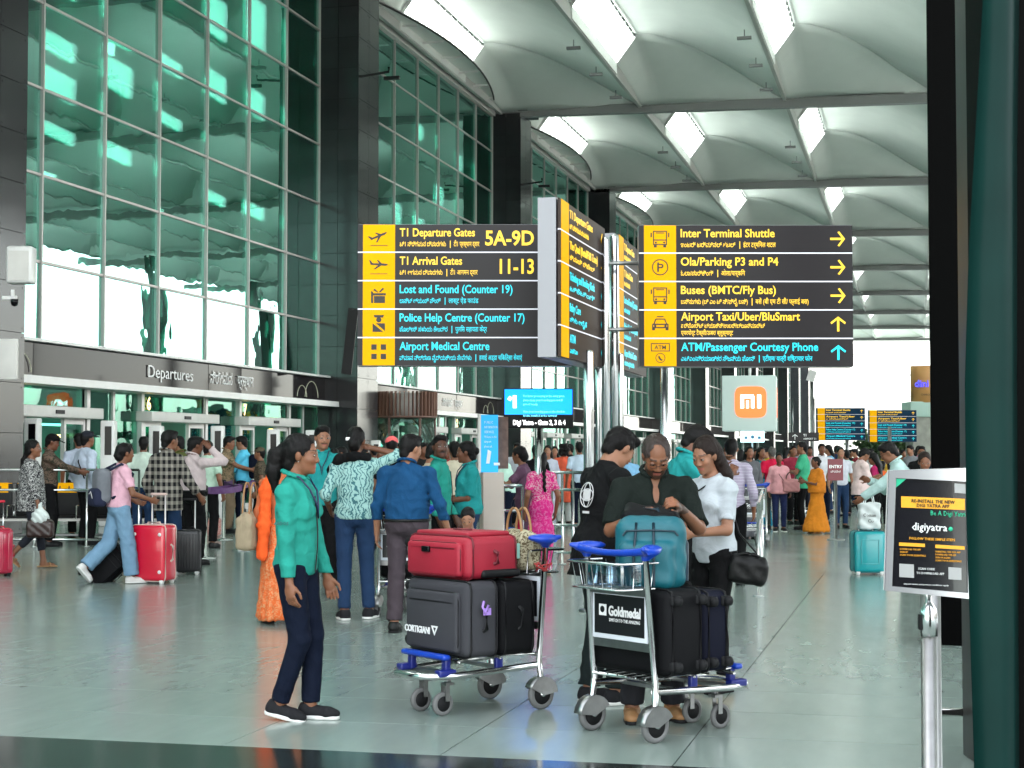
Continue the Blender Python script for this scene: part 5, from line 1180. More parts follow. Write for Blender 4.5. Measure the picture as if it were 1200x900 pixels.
# ================================================================ TROLLEYS AND LUGGAGE
def trolley(label, c, fwd_cam, group='luggage trolleys', simple=False, ad=True):
    f = RT*fwd_cam[0]+FH*fwd_cam[1]; rz = math.atan2(f.y, f.x)-math.pi/2
    t = thing('luggage_trolley', label, 'trolley', c, rz, group)
    wr_ = .092
    for sd in (-1, 1):
        M = Matrix.Rotation(math.pi/2, 3, 'Y')
        b = MB(); b.lathe([(.062,-.016),(.080,-.018),(wr_,-.010),(wr_,.010),(.080,.018),(.062,.016),(.062,-.016)], M=M, n=24, cap=False); w = b.build('wheel', M_RUBG, t, (sd*.262, 0, wr_))
        b = MB(); b.lathe([(.0001,-.012),(.064,-.013),(.064,.013),(.0001,.012)], M=M, n=20); b.build('hub', M_RUB, w); b = MB(); b.lathe([(.0001,-.03),(.014,-.03),(.014,.03),(.0001,.03)], M=M, n=10); b.build('axle', M_CHROME, w)
        b = MB(); vs = []; n = 9
        for i in range(n+1):
            a = R(5)+R(150)*i/n
            for x in (-.034, .034): vs.append((x, -math.cos(a)*(wr_+.014), wr_+math.sin(a)*(wr_+.014)))
        fs = [(2*i, 2*i+1, 2*i+3, 2*i+2) for i in range(n)]; b.add(vs, fs, 0, True)
        for x in (-.034, .034): b.add([(x,0,wr_-.005)]+[(x, -math.cos(R(5)+R(150)*i/n)*(wr_+.014), wr_+math.sin(R(5)+R(150)*i/n)*(wr_+.014)) for i in range(n+1)], [(0, i+1, i+2) for i in range(n)], 0, False)
        o = b.build('fender', M_CHROME_B, t, (sd*.262, 0, .0)); md = o.modifiers.new('s', 'SOLIDIFY'); md.thickness = .003
        b = MB(); b.tube([(sd*.262,.0,.17),(sd*.255,.01,.30),(sd*.245,-.05,.99)], .0185, 12); b.build('upright', M_CHROME, t)
        M2 = Matrix.Rotation(math.pi/2, 3, 'Y')
        b = MB(); b.lathe([(.045,-.013),(.060,-.015),(.070,-.009),(.070,.009),(.060,.015),(.045,.013),(.045,-.013)], M=M2, n=22, cap=False); w = b.build('castor', M_RUBG, t, (sd*.115, .62, .070)); b = MB(); b.lathe([(.0001,-.012),(.047,-.0125),(.047,.0125),(.0001,.012)], M=M2, n=18); b.build('hub', M_RUB, w)
        b = MB()
        for x in (-.024, .024): b.box((sd*.115+x, .60, .135), (.004,.030,.10))
        b.box((sd*.115,.585,.185), (.055,.06,.015)); b.tube([(sd*.115,.58,.19),(sd*.115,.58,.245)], .018, 8); b.build('castor_fork', M_CHROME_B, t)
    # oval bumper frame and shelf
    pts = [(-.25,.0,.27),(-.25,.35,.255),(-.235,.60,.245),(-.19,.74,.245),(-.10,.80,.245),(.10,.80,.245),(.19,.74,.245),(.235,.60,.245),(.25,.35,.255),(.25,.0,.27)]
    b = MB(); b.tube(pts, .02, 10); b.build('bumper_tube', M_CHROME, t)
    b = MB(); b.box((0,.60,.245), (.46,.07,.022)); b.box((0,.22,.255), (.48,.04,.02)); b.build('cross_plate', M_CHROME_B, t)
    for x in (-.20,-.12,-.04,.04,.12,.20): b = MB(); b.tube([(x,-.01,.33),(x,.62,.345)], .008, 6); b.build('shelf_rod', M_CHROME, t)
    for y in (0.0, .3, .6): b = MB(); b.tube([(-.25,y,.325),(.25,y,.325)], .011, 6); b.build('shelf_bar', M_CHROME, t)
    b = MB(); b.box((0,.665,.352), (.46,.055,.032), bev=.014); b.build('front_lip', M_BLUEP, t)
    for sd in (-1, 1):
        b = MB(); b.box((sd*.18,.64,.30), (.045,.04,.10), bev=.008); b.box((sd*.205,.66,.262), (.06,.12,.04), bev=.01); b.build('bracket', M_NAVYP, t)
        b = MB(); b.box((sd*.235,.30,.29), (.03,.05,.08), bev=.006); b.build('bracket', M_NAVYP, t)
    # handle with two wings
    b = MB(); pts = []
    for i in range(21):
        u = -1+2*i/20; pts.append((u*.30, -.075-.03*(1-u*u), 1.005+.02*abs(u)**2))
    b.tube(pts, .018, 12, rr=[.018+.004*abs(-1+2*i/20) for i in range(21)]); b.build('push_bar', M_BLUEP, t)
    for sd in (-1, 1):
        F_ = Field(); a0 = (sd*.245,-.05,.985)
        F_.el((sd*.262,-.03,1.022), (.045,.060,.030), None, .02).rc((sd*.262,-.05,1.02),(sd*.30,-.115,1.035), .026,.014,.03).rc(a0,(sd*.255,-.03,1.01), .024,.028,.02).el((sd*.235,.02,1.03), (.04,.05,.02), None, .03)
        put('handle_wing', to_mesh(F_.mesh(.007), 'wing'), M_BLUEP, t)
    # wire basket
    b = MB(); zt_, zb2 = .955, .815
    loop = [(-.235,.05),(-.235,-.19),(-.20,-.225),(.20,-.225),(.235,-.19),(.235,.05)]
    for z_, k_ in ((zt_, 1), (zb2, .9)): b.tube([(x*k_, y*k_, z_) for x, y in loop], .0055 if z_ < .9 else .007, 6)
    b.build('basket_rim', M_CHROME, t)
    for (x, y) in [(-.235,-.02),(-.235,-.12),(-.16,-.225),(-.08,-.225),(0,-.225),(.08,-.225),(.16,-.225),(.235,-.12),(.235,-.02),(-.2,.05),(-.12,.05),(-.04,.05),(.04,.05),(.12,.05),(.2,.05)]:
        b = MB(); b.tube([(x,y,zt_),(x*.9,y*.9,zb2)]+([(x*.9,.04,zb2)] if y < -.2 else []), .0035, 5); b.build('basket_wire', M_CHROME, t)
    if ad:
        b = MB(); b.box((0,-.018,.66), (.46,.012,.27), bev=.003); fr_ = b.build('ad_frame', mat('ad_frame_white', (.72,.76,.82), .35), t)
        for s_ in (-1, 1):
            b = MB(); b.box((0,-.018+s_*.0075,.66), (.415,.004,.215)); b.build('ad_panel', mat('ad_black', (.008,.008,.010), .3), fr_)
            rot = (math.pi/2, 0, 0) if s_ < 0 else (math.pi/2, 0, math.pi); y_ = -.018+s_*.0105
            fit_text('Goldmedal', .075, .265, (s_*.075, y_-0, .655), M_TXW, fr_, bold=.03, rot=rot).location.x = -s_*(-.085) if False else (-.085 if s_ < 0 else .085)
            o = fit_text('SWITCH TO THE AMAZING', .026, .255, (-.08 if s_ < 0 else .08, y_, .622), M_TXW, fr_, rot=rot)
            b = MB(); x0 = -.135*(-s_); b.box((x0, y_, .682), (.062,.002,.062)); b.build('logo_square', M_TXW, fr_); b = MB(); b.prism(poly_disc(x0, .685, .018, 12), y_+s_*.002, y_+s_*.004); b.build('logo_mark', MATS['ad_black'], fr_)
        b = MB(); b.box((0,-.006,.50), (.47,.010,.045)); b.build('grey_strip', M_CHROME_B, t)
        b = MB(); b.box((0,-.04,.80), (.46,.006,.05)); b.build('grey_strip', M_CHROME_B, t)
    return t
def TM(t): return Matrix.LocRotScale(t.location, t.rotation_euler, None)
def place(o, t, loc, rot):
    M = TM(t) @ Matrix.LocRotScale(Vector(loc), Euler(rot), None); o.location = M.to_translation(); o.rotation_euler = M.to_euler(); return o
def soft_case(label, w, d, h, m, pocket=True, handle=0, wheels=True, trim=M_BLACK, logo=None, name='suitcase', tag_=False, cat='suitcase', ribs=0, group=None, side=1, white=False, laid=False):
    """local: x width, y depth (front -y), z height, origin at bottom centre"""
    t = thing(name, label, cat, (0,0,0), 0, group)
    z0 = .03 if wheels and not laid else 0
    b = MB(); b.box((0,0,z0+h/2), (w,d,h), bev=.045); b.build('shell', m, t)
    if ribs:
        n = ribs
        for i in range(n):
            x = -w/2+.06+(w-.12)*i/(n-1)
            for s_ in (-1, 1): b = MB(); b.box((x, s_*d/2, z0+h/2), (.022,.014,h-.10), bev=.006); b.build('rib', m, t)
    def pip(pts, r=.006): b = MB(); b.tube(pts, r, 6, closed=True); return b.build('piping', trim, t)
    rr = .05
    def rect(x0, x1, z0_, z1_, y): return [(x0+rr,y,z0_),(x1-rr,y,z0_),(x1-.012,y,z0_+.012),(x1,y,z0_+rr),(x1,y,z1_-rr),(x1-.012,y,z1_-.012),(x1-rr,y,z1_),(x0+rr,y,z1_),(x0+.012,y,z1_-.012),(x0,y,z1_-rr),(x0,y,z0_+rr),(x0+.012,y,z0_+.012)]
    if not ribs:
        for y in (-d/2+.035, d/2-.035): pip(rect(-w/2-.002, w/2+.002, z0-.002, z0+h+.002, y), .007)
    else: pip(rect(-w/2-.002, w/2+.002, z0-.002, z0+h+.002, 0), .008)
    if pocket:
        b = MB(); b.box((0,-d/2-.012,z0+h*.46), (w*.84,.05,h*.80), bev=.022); b.build('pocket', m, t); pip(rect(-w*.42, w*.42, z0+h*.06, z0+h*.86, -d/2-.022), .004)
        b = MB(); b.box((0,-d/2-.026,z0+h*.72), (w*.7,.022,.010)); b.build('zip', trim, t)
    b = MB(); b.tube([(-.09,0,z0+h-.002),(-.08,0,z0+h+.028),(.08,0,z0+h+.028),(.09,0,z0+h-.002)], .012, 8); b.build('grab_handle', trim, t)
    b = MB(); b.tube([(side*w/2,0,z0+h*.35),(side*(w/2+.03),0,z0+h*.38),(side*(w/2+.03),0,z0+h*.62),(side*w/2,0,z0+h*.65)], .012, 8); b.build('side_handle', trim, t)
    if laid:
        for sy in (-1, 1):
            for zz_ in (.055, h-.055):
                b = MB(); b.box((-w/2+.01, sy*(d/2-.045), zz_), (.05,.055,.055), bev=.012); b.lathe([(.0001,-.018),(.028,-.016),(.028,.016),(.0001,.018)], c=(-w/2-.025, sy*(d/2-.045), zz_), M=Matrix.Rotation(math.pi/2,3,'X'), n=14); b.build('wheel', M_RUB, t)
    if wheels and not laid:
        for sx in (-1, 1):
            for sy in (-1, 1):
                b = MB(); b.box((sx*(w/2-.05), sy*(d/2-.04), z0-.0), (.05,.05,.035), bev=.01); b.lathe([(.0001,-.018),(.026,-.016),(.026,.016),(.0001,.018)], c=(sx*(w/2-.05), sy*(d/2-.04), z0-.012), M=Matrix.Rotation(math.pi/2,3,'Y'), n=14); b.build('wheel', M_RUB if not white else M_WHITE, t)
    if handle:
        b = MB()
        for sx in (-1, 1): b.tube([(sx*.09,d/2-.05,z0+h*.9),(sx*.09,d/2-.05,z0+h+handle)], .009, 8)
        b.build('telescopic_tube', M_CHROME if not white else M_WHITE, t); b = MB(); b.box((0,d/2-.05,z0+h+handle), (.22,.035,.03), bev=.01); b.build('handle_grip', trim, t)
    if logo:
        fit_text(logo[0], logo[1], logo[2], (logo[3], -d/2-.039, logo[4]), M_TXW, t, bold=.03)
    return t
c1 = G(571, 820)*.5+G(637, 830)*.5
T1t = trolley('steel luggage trolley at the centre, loaded with grey and red suitcases', c1, (-.80,-.60))
c2 = G(688, 856)*.5+G(774, 871)*.5
T2t = trolley('steel luggage trolley with black cases, a teal backpack and its advert facing the viewer', c2, (.80,.60))
m_grey = mat('grey_polyester', (.045,.045,.052), .75, spec=.2, bump=.2, bscale=400, var=.06); m_blk = mat('black_polyester', (.004,.004,.005), .7, spec=.15, bump=.2, bscale=400)
m_red = mat('crimson_polyester', (.30,.008,.025), .6, bump=.15, bscale=400, var=.08); m_navy = mat('navy_polyester', (.004,.005,.014), .7, spec=.15, bump=.2, bscale=300)

Z0 = .350
s1 = soft_case('charcoal grey suitcase with white CORTIGIANI lettering lying across the centre trolley', .64, .25, .44, m_grey, laid=True, logo=('CORTIGIANI', .055, .27, -.27, .12), side=1)
place(s1, T1t, (0, .47, Z0), (0, 0, math.pi))
b = MB(); b.prism([(.015,.172),(.050,.115),(.050,.132),(.032,.162)], -.166, -.163); b.prism([(.015,.172),(.032,.162),(.068,.162),(.085,.172)], -.166, -.163); b.prism([(.085,.172),(.050,.115),(.050,.132),(.068,.162)][::-1], -.166, -.163)
b.build('logo_triangle', M_TXW, s1)
b = MB(); b.tube([(.35,-.02,.33),(.365,-.04,.30),(.36,-.02,.26),(.37,.0,.31)], .008, 5); b.box((.355,.0,.27), (.01,.05,.04)); b.build('purple_ribbon', mat('lilac_ribbon', (.38,.22,.65), .6), s1)
s2 = soft_case('black suitcase lying across the centre trolley behind the grey suitcase', .62, .27, .43, m_blk, laid=True, pocket=False)
place(s2, T1t, (0, .20, Z0), (0, 0, math.pi))
s3 = soft_case('crimson red soft suitcase lying flat on top of the grey and black suitcases', .60, .40, .25, m_red, laid=True, trim=mat('dark_red_trim', (.12,.004,.012), .6), pocket=True)
place(s3, T1t, (.05, .36, Z0+.45), (0, 0, math.pi+R(4)))
b = MB(); b.box((0,0,.262), (.5,.33,.03), bev=.014); b.build('top_pocket', m_red, s3); b = MB(); b.box((-.05,-.245,.17), (.07,.02,.035), bev=.005); b.build('lock', M_BLACKG, s3)
b = MB(); b.box((.23,.05,.03), (.17,.3,.05), bev=.02); b.build('base_strip', M_BLACK, s3)
s4 = soft_case('black suitcase lying across the advert trolley right behind its frame', .66, .27, .46, m_blk, laid=True)
place(s4, T2t, (0, .17, Z0), (0, 0, math.pi))
s5_ = soft_case('navy suitcase lying at the front of the advert trolley', .60, .20, .44, m_navy, laid=True)
place(s5_, T2t, (0, .425, Z0), (0, 0, math.pi))
# handbag
def handbag(label, m, w=.34, h=.22, d=.14, hm=M_BROWNL, cat='handbag', name='handbag', drop=.16, hr_=.009):
    t = thing(name, label, cat); F_ = Field(); F_.box((0,0,h*.45), (w/2,d/2,h*.45), None, .03, rd=.045).box((0,0,h*.8), (w*.38,d*.22,h*.2), None, .05, rd=.03)
    F_.noise(lambda P: .002*np.sin(P@V(50,40,60))+.0015*np.sin(P@V(-90,70,40))); put('bag_body', to_mesh(F_.mesh(.009), 'bag'), m, t)
    for s_ in (-1, 1):
        b = MB(); b.tube([(w*.28*math.cos(a)*-1, s_*d*.2, h*.9+drop*math.sin(a)) for a in np.linspace(.0, math.pi, 12)], hr_, 6); b.build('handle', hm, t)
    return t
hb = handbag('cream patterned handbag with tan handles in the basket of the centre trolley', cloth((.42,.38,.26), 'floral', (.12,.09,.05), 1.2), .36, .24, .16); place(hb, T1t, (.0, -.03, .83), (0, 0, R(170)))
b = MB(); b.box((.12,-.09,.12), (.10,.02,.09)); b.build('tag', mat('mint_tag', (.3,.6,.5), .5), hb)
t = thing('red_cable_bundle', 'small tangle of red cord beside the handle of the centre trolley', 'cord', (0,0,0)); b = MB(); pts = [(.03*math.sin(i*1.7)+.0, .05*math.cos(i*1.1), .03*math.sin(i*2.3)) for i in range(16)]; b.tube(pts, .005, 5); b.build('cord', mat('red_cord', (.4,.03,.03), .5), t); place(t, T1t, (-.28, .0, .86), (0,0,0))
# teal backpack
t = thing('backpack', 'tall teal backpack standing on the black suitcase of the advert trolley', 'backpack')
m_teal = mat('teal_nylon', (.002,.10,.13), .55, bump=.15, bscale=300, var=.08); m_tealt = mat('dark_teal_trim', (.003,.02,.035), .5)
F_ = Field(); F_.box((0,0,.20), (.195,.13,.205), None, .03, rd=.085).box((-.02,-.11,.14), (.155,.07,.13), None, .02, rd=.05); F_.noise(lambda P: .002*np.sin(P@V(22,30,50))+.0015*np.sin(P@V(-70,20,40))); put('bag_body', to_mesh(F_.mesh(.010), 'bp'), m_teal, t)
for x in (-.09, .02): b = MB(); b.tube([(x,-.180,.03),(x,-.184,.10),(x,-.184,.18),(x*.95,-.170,.25),(x*.9,-.136,.30),(x*.85,-.12,.37)], .008, 6); b.build('seam', m_tealt, t)
b = MB(); b.tube([(-.15,-.12,.30),(-.13,-.137,.325),(0,-.14,.33),(.13,-.137,.325),(.15,-.12,.30)], .006, 6); b.build('zip', m_tealt, t)
b = MB(); b.tube([(.195,-.05,.05),(.197,-.03,.25),(.14,-.02,.375),(0,-.02,.408)], .012, 8); b.build('dark_stripe', m_tealt, t)
b = MB(); b.tube([(-.05,.02,.40),(-.04,.02,.44),(.04,.02,.44),(.05,.02,.40)], .010, 8); b.build('grab_handle', m_tealt, t)
place(t, T2t, (.02, .19, Z0+.445), (0, 0, 0)); t.rotation_euler = (0, 0, PSI+R(-6))
F_ = Field(); F_.box((0,0,.02), (.16,.10,.05), None, .02, rd=.04); F_.noise(lambda P: .006*np.sin(P@V(40,30,20))); fl_ = put('open_flap', to_mesh(F_.mesh(.010), 'flap'), m_blk, t, (.0, .06, .375), (.25, .1, 0))
# clear box in trolley basket
t = thing('plastic_box', 'translucent plastic box sitting in the wire basket of the advert trolley', 'box'); b = MB(); b.box((0,0,.065), (.30,.15,.13), bev=.015); b.build('tub', glass_mat('clear_plastic', (.9,.95,1), (.55,.65,.72), .12, .05, 0), t); place(t, T2t, (.03, -.085, .82), (0,0,0))
# trolley behind the blue shirt man, half hidden
T3t = trolley('luggage trolley half hidden behind the man in the blue shirt', G(474, 722), (.15, .99))
s_ = soft_case('black suitcase on the half hidden trolley behind the man in the blue shirt', .55, .3, .42, m_blk, laid=True); place(s_, T3t, (0, .3, Z0), (0,0,math.pi))
T4t = trolley('distant luggage trolley with a blue handle beside the grey striped man', G(880, 640), (.1, .99))
T5t = trolley('distant luggage trolley between the pink blouse woman and the orange saree woman', G(930, 613), (.5, .86)); s_ = soft_case('dark suitcase on the distant trolley near the orange saree', .55, .3, .42, m_navy, laid=True); place(s_, T5t, (0,.3,Z0), (0,0,math.pi))
# rolling cases on the left
def stand(o, p, rz): o.location = p; o.rotation_euler = (0, 0, rz)
m_redh = mat('glossy_red_shell', (.55,.005,.03), .25, coat=.5, var=.05)
o = soft_case('large bright red hard suitcase held by the woman in the pink t-shirt', .46, .30, .66, m_redh, pocket=False, handle=.36, ribs=0, white=True, trim=mat('pale_zip', (.6,.45,.4), .5)); stand(o, G(180, 683), PSI+R(-20))
for sx in (-1, 1):
    for z_ in (.14, .58): b = MB(); b.lathe([(.0001,.004),(.022,.003),(.022,-.004)], c=(sx*.17,-.152,z_), M=Matrix.Rotation(math.pi/2,3,'X'), n=12); b.build('corner_stud', M_WHITE, o)
o = soft_case('black ribbed suitcase standing right of the large red one', .36, .24, .54, mat('black_shell', (.014,.014,.016), .35), pocket=False, handle=.38, ribs=8, white=True); stand(o, G(219, 673), PSI+R(5))
o = soft_case('red shiny suitcase cut off by the left edge of the view', .36, .25, .56, mat('wine_shell', (.35,.01,.04), .2, coat=.6), pocket=False, handle=.34, ribs=4, trim=m_redh); stand(o, G(-4, 675), PSI+R(30))
o = soft_case('black soft wheeled case tilted behind the woman in the pink t-shirt', .36, .24, .52, m_blk, handle=.3); o.location = G(103, 682)+UPZ*.0; o.rotation_euler = (R(0), R(48), PSI)
o = soft_case('turquoise suitcase standing alone behind the poster stand', .40, .27, .52, mat('turquoise_shell', (.005,.30,.33), .3, coat=.3), pocket=False, handle=.42, ribs=0, white=True, trim=mat('dark_teal_zip', (.01,.10,.12), .4)); stand(o, G(1017, 673), PSI+R(3))
b = MB()
for x0_, x1_, z_0, z_1 in ((-.11,.11,.14,.145),(-.11,.11,.44,.445)): b.box(((x0_+x1_)/2,-.137,(z_0+z_1)/2), (x1_-x0_,.012,.012))
for x in (-.11,.11): b.box((x,-.137,.29), (.012,.012,.30))
b.build('raised_panel', MATS['turquoise_shell'], o)
t = thing('shopping_bag', 'white paper carrier bag resting on the turquoise suitcase', 'bag', G(1019, 673)+UPZ*.57, PSI+R(3)); F_ = Field(); F_.box((0,0,.17), (.135,.06,.17), None, .02, rd=.02); F_.noise(lambda P: .006*np.sin(P@V(30,20,45))+.003*np.sin(P@V(-60,50,30))); put('bag_body', to_mesh(F_.mesh(.012), 'b'), mat('white_bag', (.62,.66,.66), .5), t)
for s_ in (-1,1): b = MB(); b.tube([(-.06,s_*.04,.33),(-.04,s_*.04,.44),(.04,s_*.04,.44),(.06,s_*.04,.33)], .007, 6); b.build('handle', MATS['white_bag'], t)
fit_text('Cotton', .06, .16, (-.09,-.066,.16), M_TXK, t, ); fit_text('Co', .06, .07, (-.03,-.066,.09), M_TXK, t)
t = thing('toy_backpack', 'small pink patterned bag on the floor by the barrier posts', 'bag', G(250, 628)); F_ = Field(); F_.box((0,0,.17), (.14,.09,.17), None, .02, rd=.06); put('bag_body', to_mesh(F_.mesh(.014), 'b'), cloth((.65,.2,.2), 'floral', (.7,.6,.5), 1.5), t)
t = thing('blue_bag', 'bright blue bag on the floor beside the mauve kurta woman', 'bag', G(607, 668)); F_ = Field(); F_.box((0,0,.30), (.19,.12,.26), None, .02, rd=.08); put('bag_body', to_mesh(F_.mesh(.016), 'b'), cloth((.01,.09,.40)), t)
# ================================================================ THE PEOPLE
def H(px_top, D): return EYE+(530-px_top)*D/FPX
TEALS = cloth((.018,.24,.19)); TEALP = cloth((.018,.26,.26)); DENIM = cloth((.014,.035,.085)); DENIML = cloth((.16,.28,.40)); NAVYD = cloth((.003,.006,.017)); BLK = cloth((.0045,.0045,.005)); BROWNT = cloth((.055,.042,.050)); WHT = cloth((.46,.50,.53))
M_LANY = mat('navy_lanyard', (.006,.010,.05), .5)
SNK = cloth((.015,.015,.017)); SNKW = mat('sneaker_white', (.6,.58,.56), .6)
def D_of(py): return G(600, py).dot(FH)
def strap(J, pts, m, w=.010, name='strap'):
    b = MB(); b.tube([tuple(p) for p in pts], w, 6); return b.build(name, m, J['root'])
# 1 staff woman in the foreground
D = D_of(843)
J = person('staff woman in a turquoise jacket and navy trousers walking right in the foreground', GX(348, D), -106, H(513, D), True, .0062, SK1,
  top=dict(m=TEALS, s='long', e=.014, hem=-.055, collar=1, zip=1, name='jacket', lany=M_LANY, f=.006), bot=dict(k='jeans', m=NAVYD), shoe=SNK, hair='pony', cat='woman',
  head=(10, 4, 0), fl=(-.06,.07,0), fr=(.06,-.08,0), hl=(-.22,.12,.80), hr=(.215,.05,.79), toe=(0,0), heel=(0,12), curl=(.6,.6), fat=.0)
o = text('ARDOS', .028, tuple(J['sh'][1]*.35+J['el'][1]*.65+V(.060,0,0)), mat('grey_print_cloth', (.02,.12,.11), .7), J['root'], 'sleeve_print', .02, 'CENTER', (math.pi/2, 0, math.pi/2))
b = MB(); b.lathe([(.0001,-.004),(.004,0),(.0001,.004)], n=8); [b.build('earring', M_CHROME, J['root'], tuple(J['Hp'](s_*.080,.004,-.042))) for s_ in (-1,1)]
# 2 orange dress woman behind her
D = D_of(731); J = person('woman in an orange dress and scarf walking away behind the staff woman', GX(329, D), 20, 1.58, True, .012, SK1, top=dict(m=cloth((.42,.12,.05)), s='3q', f=.009), bot=dict(k='skirt', m=cloth((.62,.12,.03), 'floral', (.60,.26,.12)), r=.22), shoe=M_BLACK, hair='bun', cat='woman', fl=(-.08,.12,0), fr=(.09,-.10,0), heel=(0,35))
F = Field(); T = J['T']; F.rc(T(-.10,.0,.50), T(-.17,-.12,.38), .05,.055,.04).rc(T(-.17,-.12,.38), T(-.19,-.13,.05), .055,.06,.04).rc(T(-.19,-.13,.05), T(-.20,-.12,-.25), .06,.05,.04); F.noise(J['fold'](.012)); put('scarf', to_mesh(F.mesh(.014), 'scarf'), cloth((.75,.10,.02)), J['root'])
hb = handbag('beige slouchy shoulder bag carried by the orange dress woman', cloth((.30,.24,.16)), .34, .34, .16, drop=.30); hb.location = Wp(J, (-.30,-.02,.72)); hb.rotation_euler = (0,0,PSI+1.3)
# 3 young staff man facing
J = person('young staff man in a turquoise polo standing behind the patterned-top woman', GX(377, 18.2), 190, H(501, 18.2), False, .011, SK3, top=dict(m=TEALP, collar=1, lany=M_LANY), bot=dict(k='trouser', m=BLK), must=True, head=(10,6,0))
# 4 patterned top woman, back view
D = D_of(726); J = person('woman in a mint patterned top and jeans from behind, hand at her head', GX(416, D), 8, H(503, D), True, .0085, SK2, top=dict(m=cloth((.28,.46,.43), 'waves', (.04,.13,.15), 1.0), s='elbow', e=.016, hem=-.03), bot=dict(k='jeans', m=DENIM), shoe=SNK, hair='low', cat='woman',
  hr=(.16,.10,1.52), hl=(-.22,.12,.98), elbow={1: (1,-.2,-.3)}, fl=(-.09,-.04,0), fr=(.13,.06,0), toe=(12,-25), fat=.15, head=(-10,8,0), twist=-8)
b = MB(); b.box((0,0,0), (.05,.03,.03), bev=.008); b.build('hair_clip', M_WHITE, J['root'], tuple(J['Hp'](-.04,-.115,.0)))
strap(J, [J['T'](-.15,.04,.50), J['T'](-.19,-.06,.44), J['T'](-.21,-.09,.30), J['T'](-.22,-.03,.10)], mat('brown_strap', (.10,.05,.04), .5), .009)
# black shawl bag on her left
F = Field(); T = J['T']; F.rc(T(-.14,-.06,.50), T(-.02,-.10,.53), .045,.04,.03).rc(T(-.02,-.10,.53), T(.12,-.05,.52), .04,.035,.03).rc(T(-.14,-.06,.50), T(-.22,.06,.40), .045,.04,.03); F.noise(J['fold'](.008)); put('shawl', to_mesh(F.mesh(.011), 'shawl'), BLK, J['root'])
# 5 blue shirt man
D = D_of(740); J = person('heavy man in a deep blue shirt and brown trousers seen from behind', GX(477, D), -14, H(511, D), False, .0080, SK3, top=dict(m=cloth((.008,.055,.14)), s='long', e=.014, hem=.04, collar=1, f=.008, belt=1), bot=dict(k='trouser', m=BROWNT, w=.10), shoe=M_LEATH, fat=.45,
  head=(-30,14,0), hl=(-.29,.05,.84), hr=(.34,.10,.88), fl=(-.08,-.10,0), fr=(.12,.10,0), toe=(6,-10), hem=0)
# 6 pink cap etc
J = person('person in a coral cap seen from behind beside the blue shirt man', GX(459, 22), 10, H(512, 22)-.02, False, .016, SK1, top=dict(m=BLK), bot=dict(k='trouser', m=BLK), cap=mat('coral_cap', (.85,.14,.14), .7), head=(0,0,0))
J = person('man in a cream shirt looking down right of the blue shirt man', GX(505, 18.5), -60, H(519, 18.5), False, .013, SK3, top=dict(m=cloth((.5,.42,.30))), bot=dict(k='trouser', m=BLK), head=(0,20,0))
J = person('man in a dark cap and shirt far behind the coral cap', GX(448, 27), 150, 1.62, False, .018, SK2, top=dict(m=cloth((.30,.36,.30))), bot=dict(k='trouser', m=BLK), hair='short')
J = person('bearded passenger with black hair at the slatted round door', GX(470, 30), 180, 1.70, False, .02, SK2, top=dict(m=BLK), bot=dict(k='trouser', m=BLK), beard=True)
J = person('short dark-haired person in black behind the young staff man', GX(391, 21), 10, 1.58, False, .015, SK1, top=dict(m=BLK), bot=dict(k='trouser', m=BLK))
# 8 staff man in jacket, 9 staff woman
J = person('staff man in a turquoise jacket looking back over his shoulder beside the blue shirt man', GX(515, 17.2), -100, H(512, 17.2), False, .0095, SK4, top=dict(m=TEALS, s='long', e=.016, hem=-.03, collar=1, zip=1, f=.006, name='jacket'), bot=dict(k='trouser', m=BLK), must=True, head=(-62,0,0), hl=(-.22,.12,.86), hr=(.24,.05,.86))
J = person('staff woman in a turquoise polo and jeans facing left beside the beige kiosk', GX(549, 18.0), 105, H(519, 18.0), True, .0100, SK2, top=dict(m=TEALP, s='short', e=.022, collar=1, lany=M_LANY, sl=.85), bot=dict(k='jeans', m=DENIM), hair='bun', cat='woman', hl=(-.02,.26,1.06), hr=(.10,.30,1.06), head=(-12,6,0), fat=.12)
J = person('man in a cream shirt half hidden between the two staff members', GX(533, 22), 10, H(519, 22), False, .016, SK1, top=dict(m=cloth((.55,.50,.38))), bot=dict(k='trouser', m=BLK))
J = person('person in a red top between the two staff members, far behind', GX(524, 28), 180, 1.66, False, .02, SK2, top=dict(m=cloth((.45,.03,.05))), bot=dict(k='trouser', m=BLK))
# 10 boy
J = person('small boy with short black hair standing behind the red suitcase', GX(549, 12.6), 175, H(595, 12.6), False, .010, SK3, top=dict(m=cloth((.3,.32,.35))), bot=dict(k='trouser', m=BLK), hair='crop', head=(0,25,0), cat='boy')
# 11-14 at the railing
J = person('man in a pale mint shirt leaning left on the rail behind the kiosk', GX(597, 27), 75, H(524, 27), False, .014, SK1, top=dict(m=cloth((.45,.65,.55))), bot=dict(k='trouser', m=NAVYD), shoe=SNK, head=(0,30,0), lean=14, hl=(-.15,.45,1.10), hr=(.10,.45,1.10), beard=True)
D = 22; J = person('woman in a mauve kurta and red trousers leaning on the rail under the blue screen', GX(617, D), 80, H(524, D), True, .0115, SK1, top=dict(m=cloth((.12,.06,.10)), s='short', hem=-.42, e=.022), bot=dict(k='skinny', m=cloth((.55,.01,.06))), hair='low', cat='woman', lean=8, hl=(-.10,.42,1.28), hr=(.05,.45,1.22), head=(-15,6,0))
D = 21.2; J = person('woman in a bright pink saree from behind under the blue screen', GX(634, D), 20, H(530, D), True, .0125, SK1, top=dict(m=cloth((.62,.02,.20), 'floral', (.65,.35,.42), .8), s='short'), bot=dict(k='saree', m=cloth((.62,.02,.20), 'floral', (.65,.12,.32), .5), r=.16), shoe='sandal', hair='braid', cat='woman')
D = D_of(610)
